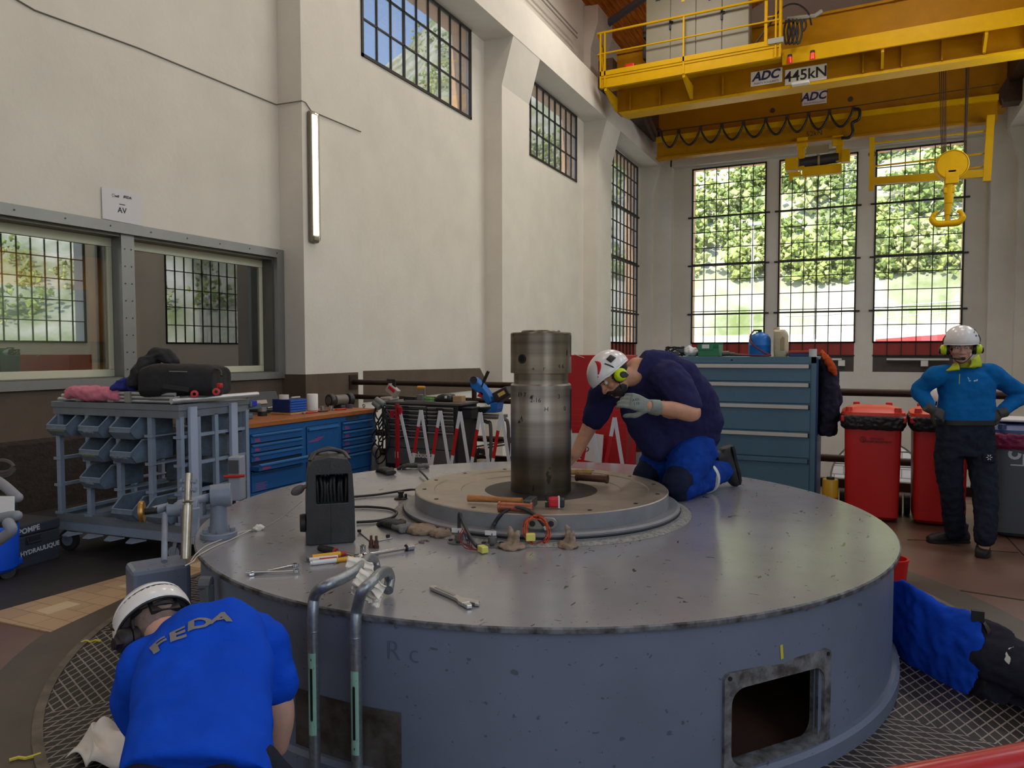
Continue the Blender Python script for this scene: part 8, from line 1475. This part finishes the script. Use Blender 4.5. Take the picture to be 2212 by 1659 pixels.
b = MB(); b.b2(-6.945, -6.91, yA-.05, yA+.05, zA+.03, zA+.085); b.build('ballast', mat('ballast_grey', (170, 164, 150), .5), fl, bevel=.006)
b = MB(); pts = [AX(0, -22, XL+.01), AX(75, 22, XL+.01), AX(300, 104, XL+.01), AX(597, 226, XL+.01)]; b.tube(pts, .008, 6); q_ = AX(650, 222, -6.985); zz_ = AX(668, 238, -6.985).z
b.tube([pts[-1], V((-6.985, 8.03, pts[-1].z)), V((-6.985, 8.1, pts[-1].z)), V((-6.985, yA, zz_)), V((-6.985, 9.34, AX(783, 286, -6.985).z))], .008, 6); tag(b.build('wall_cable', mat('cable_grey', (120, 112, 102), .6), smooth=60), 'thin grey cable running along the office wall to the tube lamp', 'cable')
b = MB()
for dz in (0, .12): b.tube([(XL+.03, 11.0, 10.02+dz), (XL+.25, 14.5, 10.02+dz), (XL+.25, 19.2, 10.02+dz)], .02, 6)
tag(b.build('conduit', mat('conduit_grey', (130, 124, 116), .5), smooth=60), 'pair of conduits running along the upper wall above the crane ledge', 'conduit')
pp = thing('paper_notice', 'white paper notice reading AV taped to the wall above the office window', 'paper', AX(262, 450, XL)); c0, c1, c2, c3 = AX(219, 403, XL+.012), AX(306, 418, XL+.012), AX(307, 488, XL+.012), AX(221, 472, XL+.012)
b = MB(); b.prism([c0, c1, c2, c3], (.004, 0, 0)); b.build('sheet', mat('paper_sheet', (214, 212, 214), .6), pp)
def wallm(px, py): q_ = AX(px, py, XL+.0175); return M4(q_, Matrix((V((0, 1, 0)), V((0, 0, 1)), V((1, 0, 0)))).transposed())
b = MB(); b.text('AV', .085, wallm(264, 455), depth=.0008, bold=.001); b.text('FEDA', .040, wallm(276, 427), depth=.0008, bold=.001); b.text('edf', .036, wallm(253, 424), depth=.0008, bold=.001)
for k in range(6): m_ = wallm(245, 422); t = PI/3*k; b.box(m_ @ V((.016*math.cos(t), .016*math.sin(t), 0)), (.012, .005, .001), m_.to_3x3() @ Matrix.Rotation(t, 3, 'Z'))
m_ = wallm(264, 442); b.box(m_ @ V((0, 0, 0)), (.07, .008, .001), m_.to_3x3()); b.add([wallm(267, 426) @ V(q_) for q_ in ((0, .016, 0), (.022, .004, 0), (0, -.014, 0))], [(0, 1, 2)])
b.build('printing', M_dk, pp)
# wall lamps and power rail under the end windows
for px0, px1, py, lb in ((1915, 2050, 776, 'long white strip lamp under the third end window'), (1790, 1818, 776, 'white strip lamp end under the second end window')):
    a, c = AY(px0, py, 26.9), AY(px1, py, 26.9); o = thing('strip_lamp', lb, 'lamp', (a+c)/2); b = MB(); b.b2(a.x, c.x, 26.80, 26.95, a.z-.03, a.z+.03); b.build('lamp_body', mat('strip_white', (226, 224, 216), .5), o, bevel=.01); b = MB(); m_ = (a.x+c.x)/2+.2; b.b2(m_-.1, m_+.1, 26.82, 27.0, a.z-.22, a.z-.03); b.build('bracket', mat('strip_white', (226, 224, 216), .5), o)
# red guard rail tube close to the camera, red bucket, white sheet on the floor
a, c = AZ(1930, 1702, .97), AZ(2230, 1642, .97); d = (c-a); b = MB(); b.tube([a - d*3.0, a, c, c + d*6.0], .026, 20); o = tag(b.build('red_handrail', mat('handrail_red', (178, 32, 36), .25), smooth=60), 'glossy red handrail tube crossing the lower corner of the picture', 'handrail')
for k, t in enumerate((-2.8, 6.6)):
    q_ = a + d*t; b = MB(); b.cyl((q_.x, q_.y, 0), (q_.x, q_.y, .97), .024, n=14); b.build('handrail_post', mat('handrail_red', (178, 32, 36), .25), o, smooth=40)
q_ = AZ(1928, 1272, 0); b = MB(); b.lathe([(.001, 0), (.085, 0), (.10, .16), (.104, .16), (.104, .17), (.09, .17), (.08, .02), (.001, .02)], (q_.x, q_.y+.15, 0), 24); tag(b.build('red_bucket', mat('bucket_red', (206, 30, 26), .4), smooth=40), 'red bucket on the floor behind the cover, beyond the lying person', 'bucket')
b = MB(); q_ = [AZ(140, 1655, .01), AZ(200, 1590, .01), AZ(300, 1580, .01), AZ(300, 1680, .01)]
b.grid(lambda u, v: (q_[0]*(1-u)+q_[3]*u)*(1-v) + (q_[1]*(1-u)+q_[2]*u)*v + V((.02*math.sin(9*v), .02*math.sin(11*u), .03 + .10*math.sin(PI*min(1, u*1.1))*math.sin(PI*v)**.5*(.5+.5*noise.noise(V((u*4, v*4, 0)))+.2) + .02*math.sin(17*u+9*v))), 40, 40)
o = b.build('white_sheet', mat('white_cloth', (226, 222, 214), .9, bump=.3, bscale=20), smooth=80); s_ = o.modifiers.new('t', 'SOLIDIFY'); s_.thickness = .004; tag(o, 'crumpled white cloth lying on the grating beside the bending person', 'cloth')
b = MB(); r_ = random.Random(8)
for pts in (((175, 1388), (186, 1384), (195, 1387), (206, 1383), (218, 1385)), ((20, 1642), (40, 1636), (55, 1638), (70, 1634), (88, 1628))):
    b.tube([AZ(px, py, .014) for px, py in pts], .006, 5)
tag(b.build('chalk_scrawl', mat('paint_yellow', (214, 200, 70), .6)), 'yellow paint scrawls across the rim of the floor grating', 'marking')
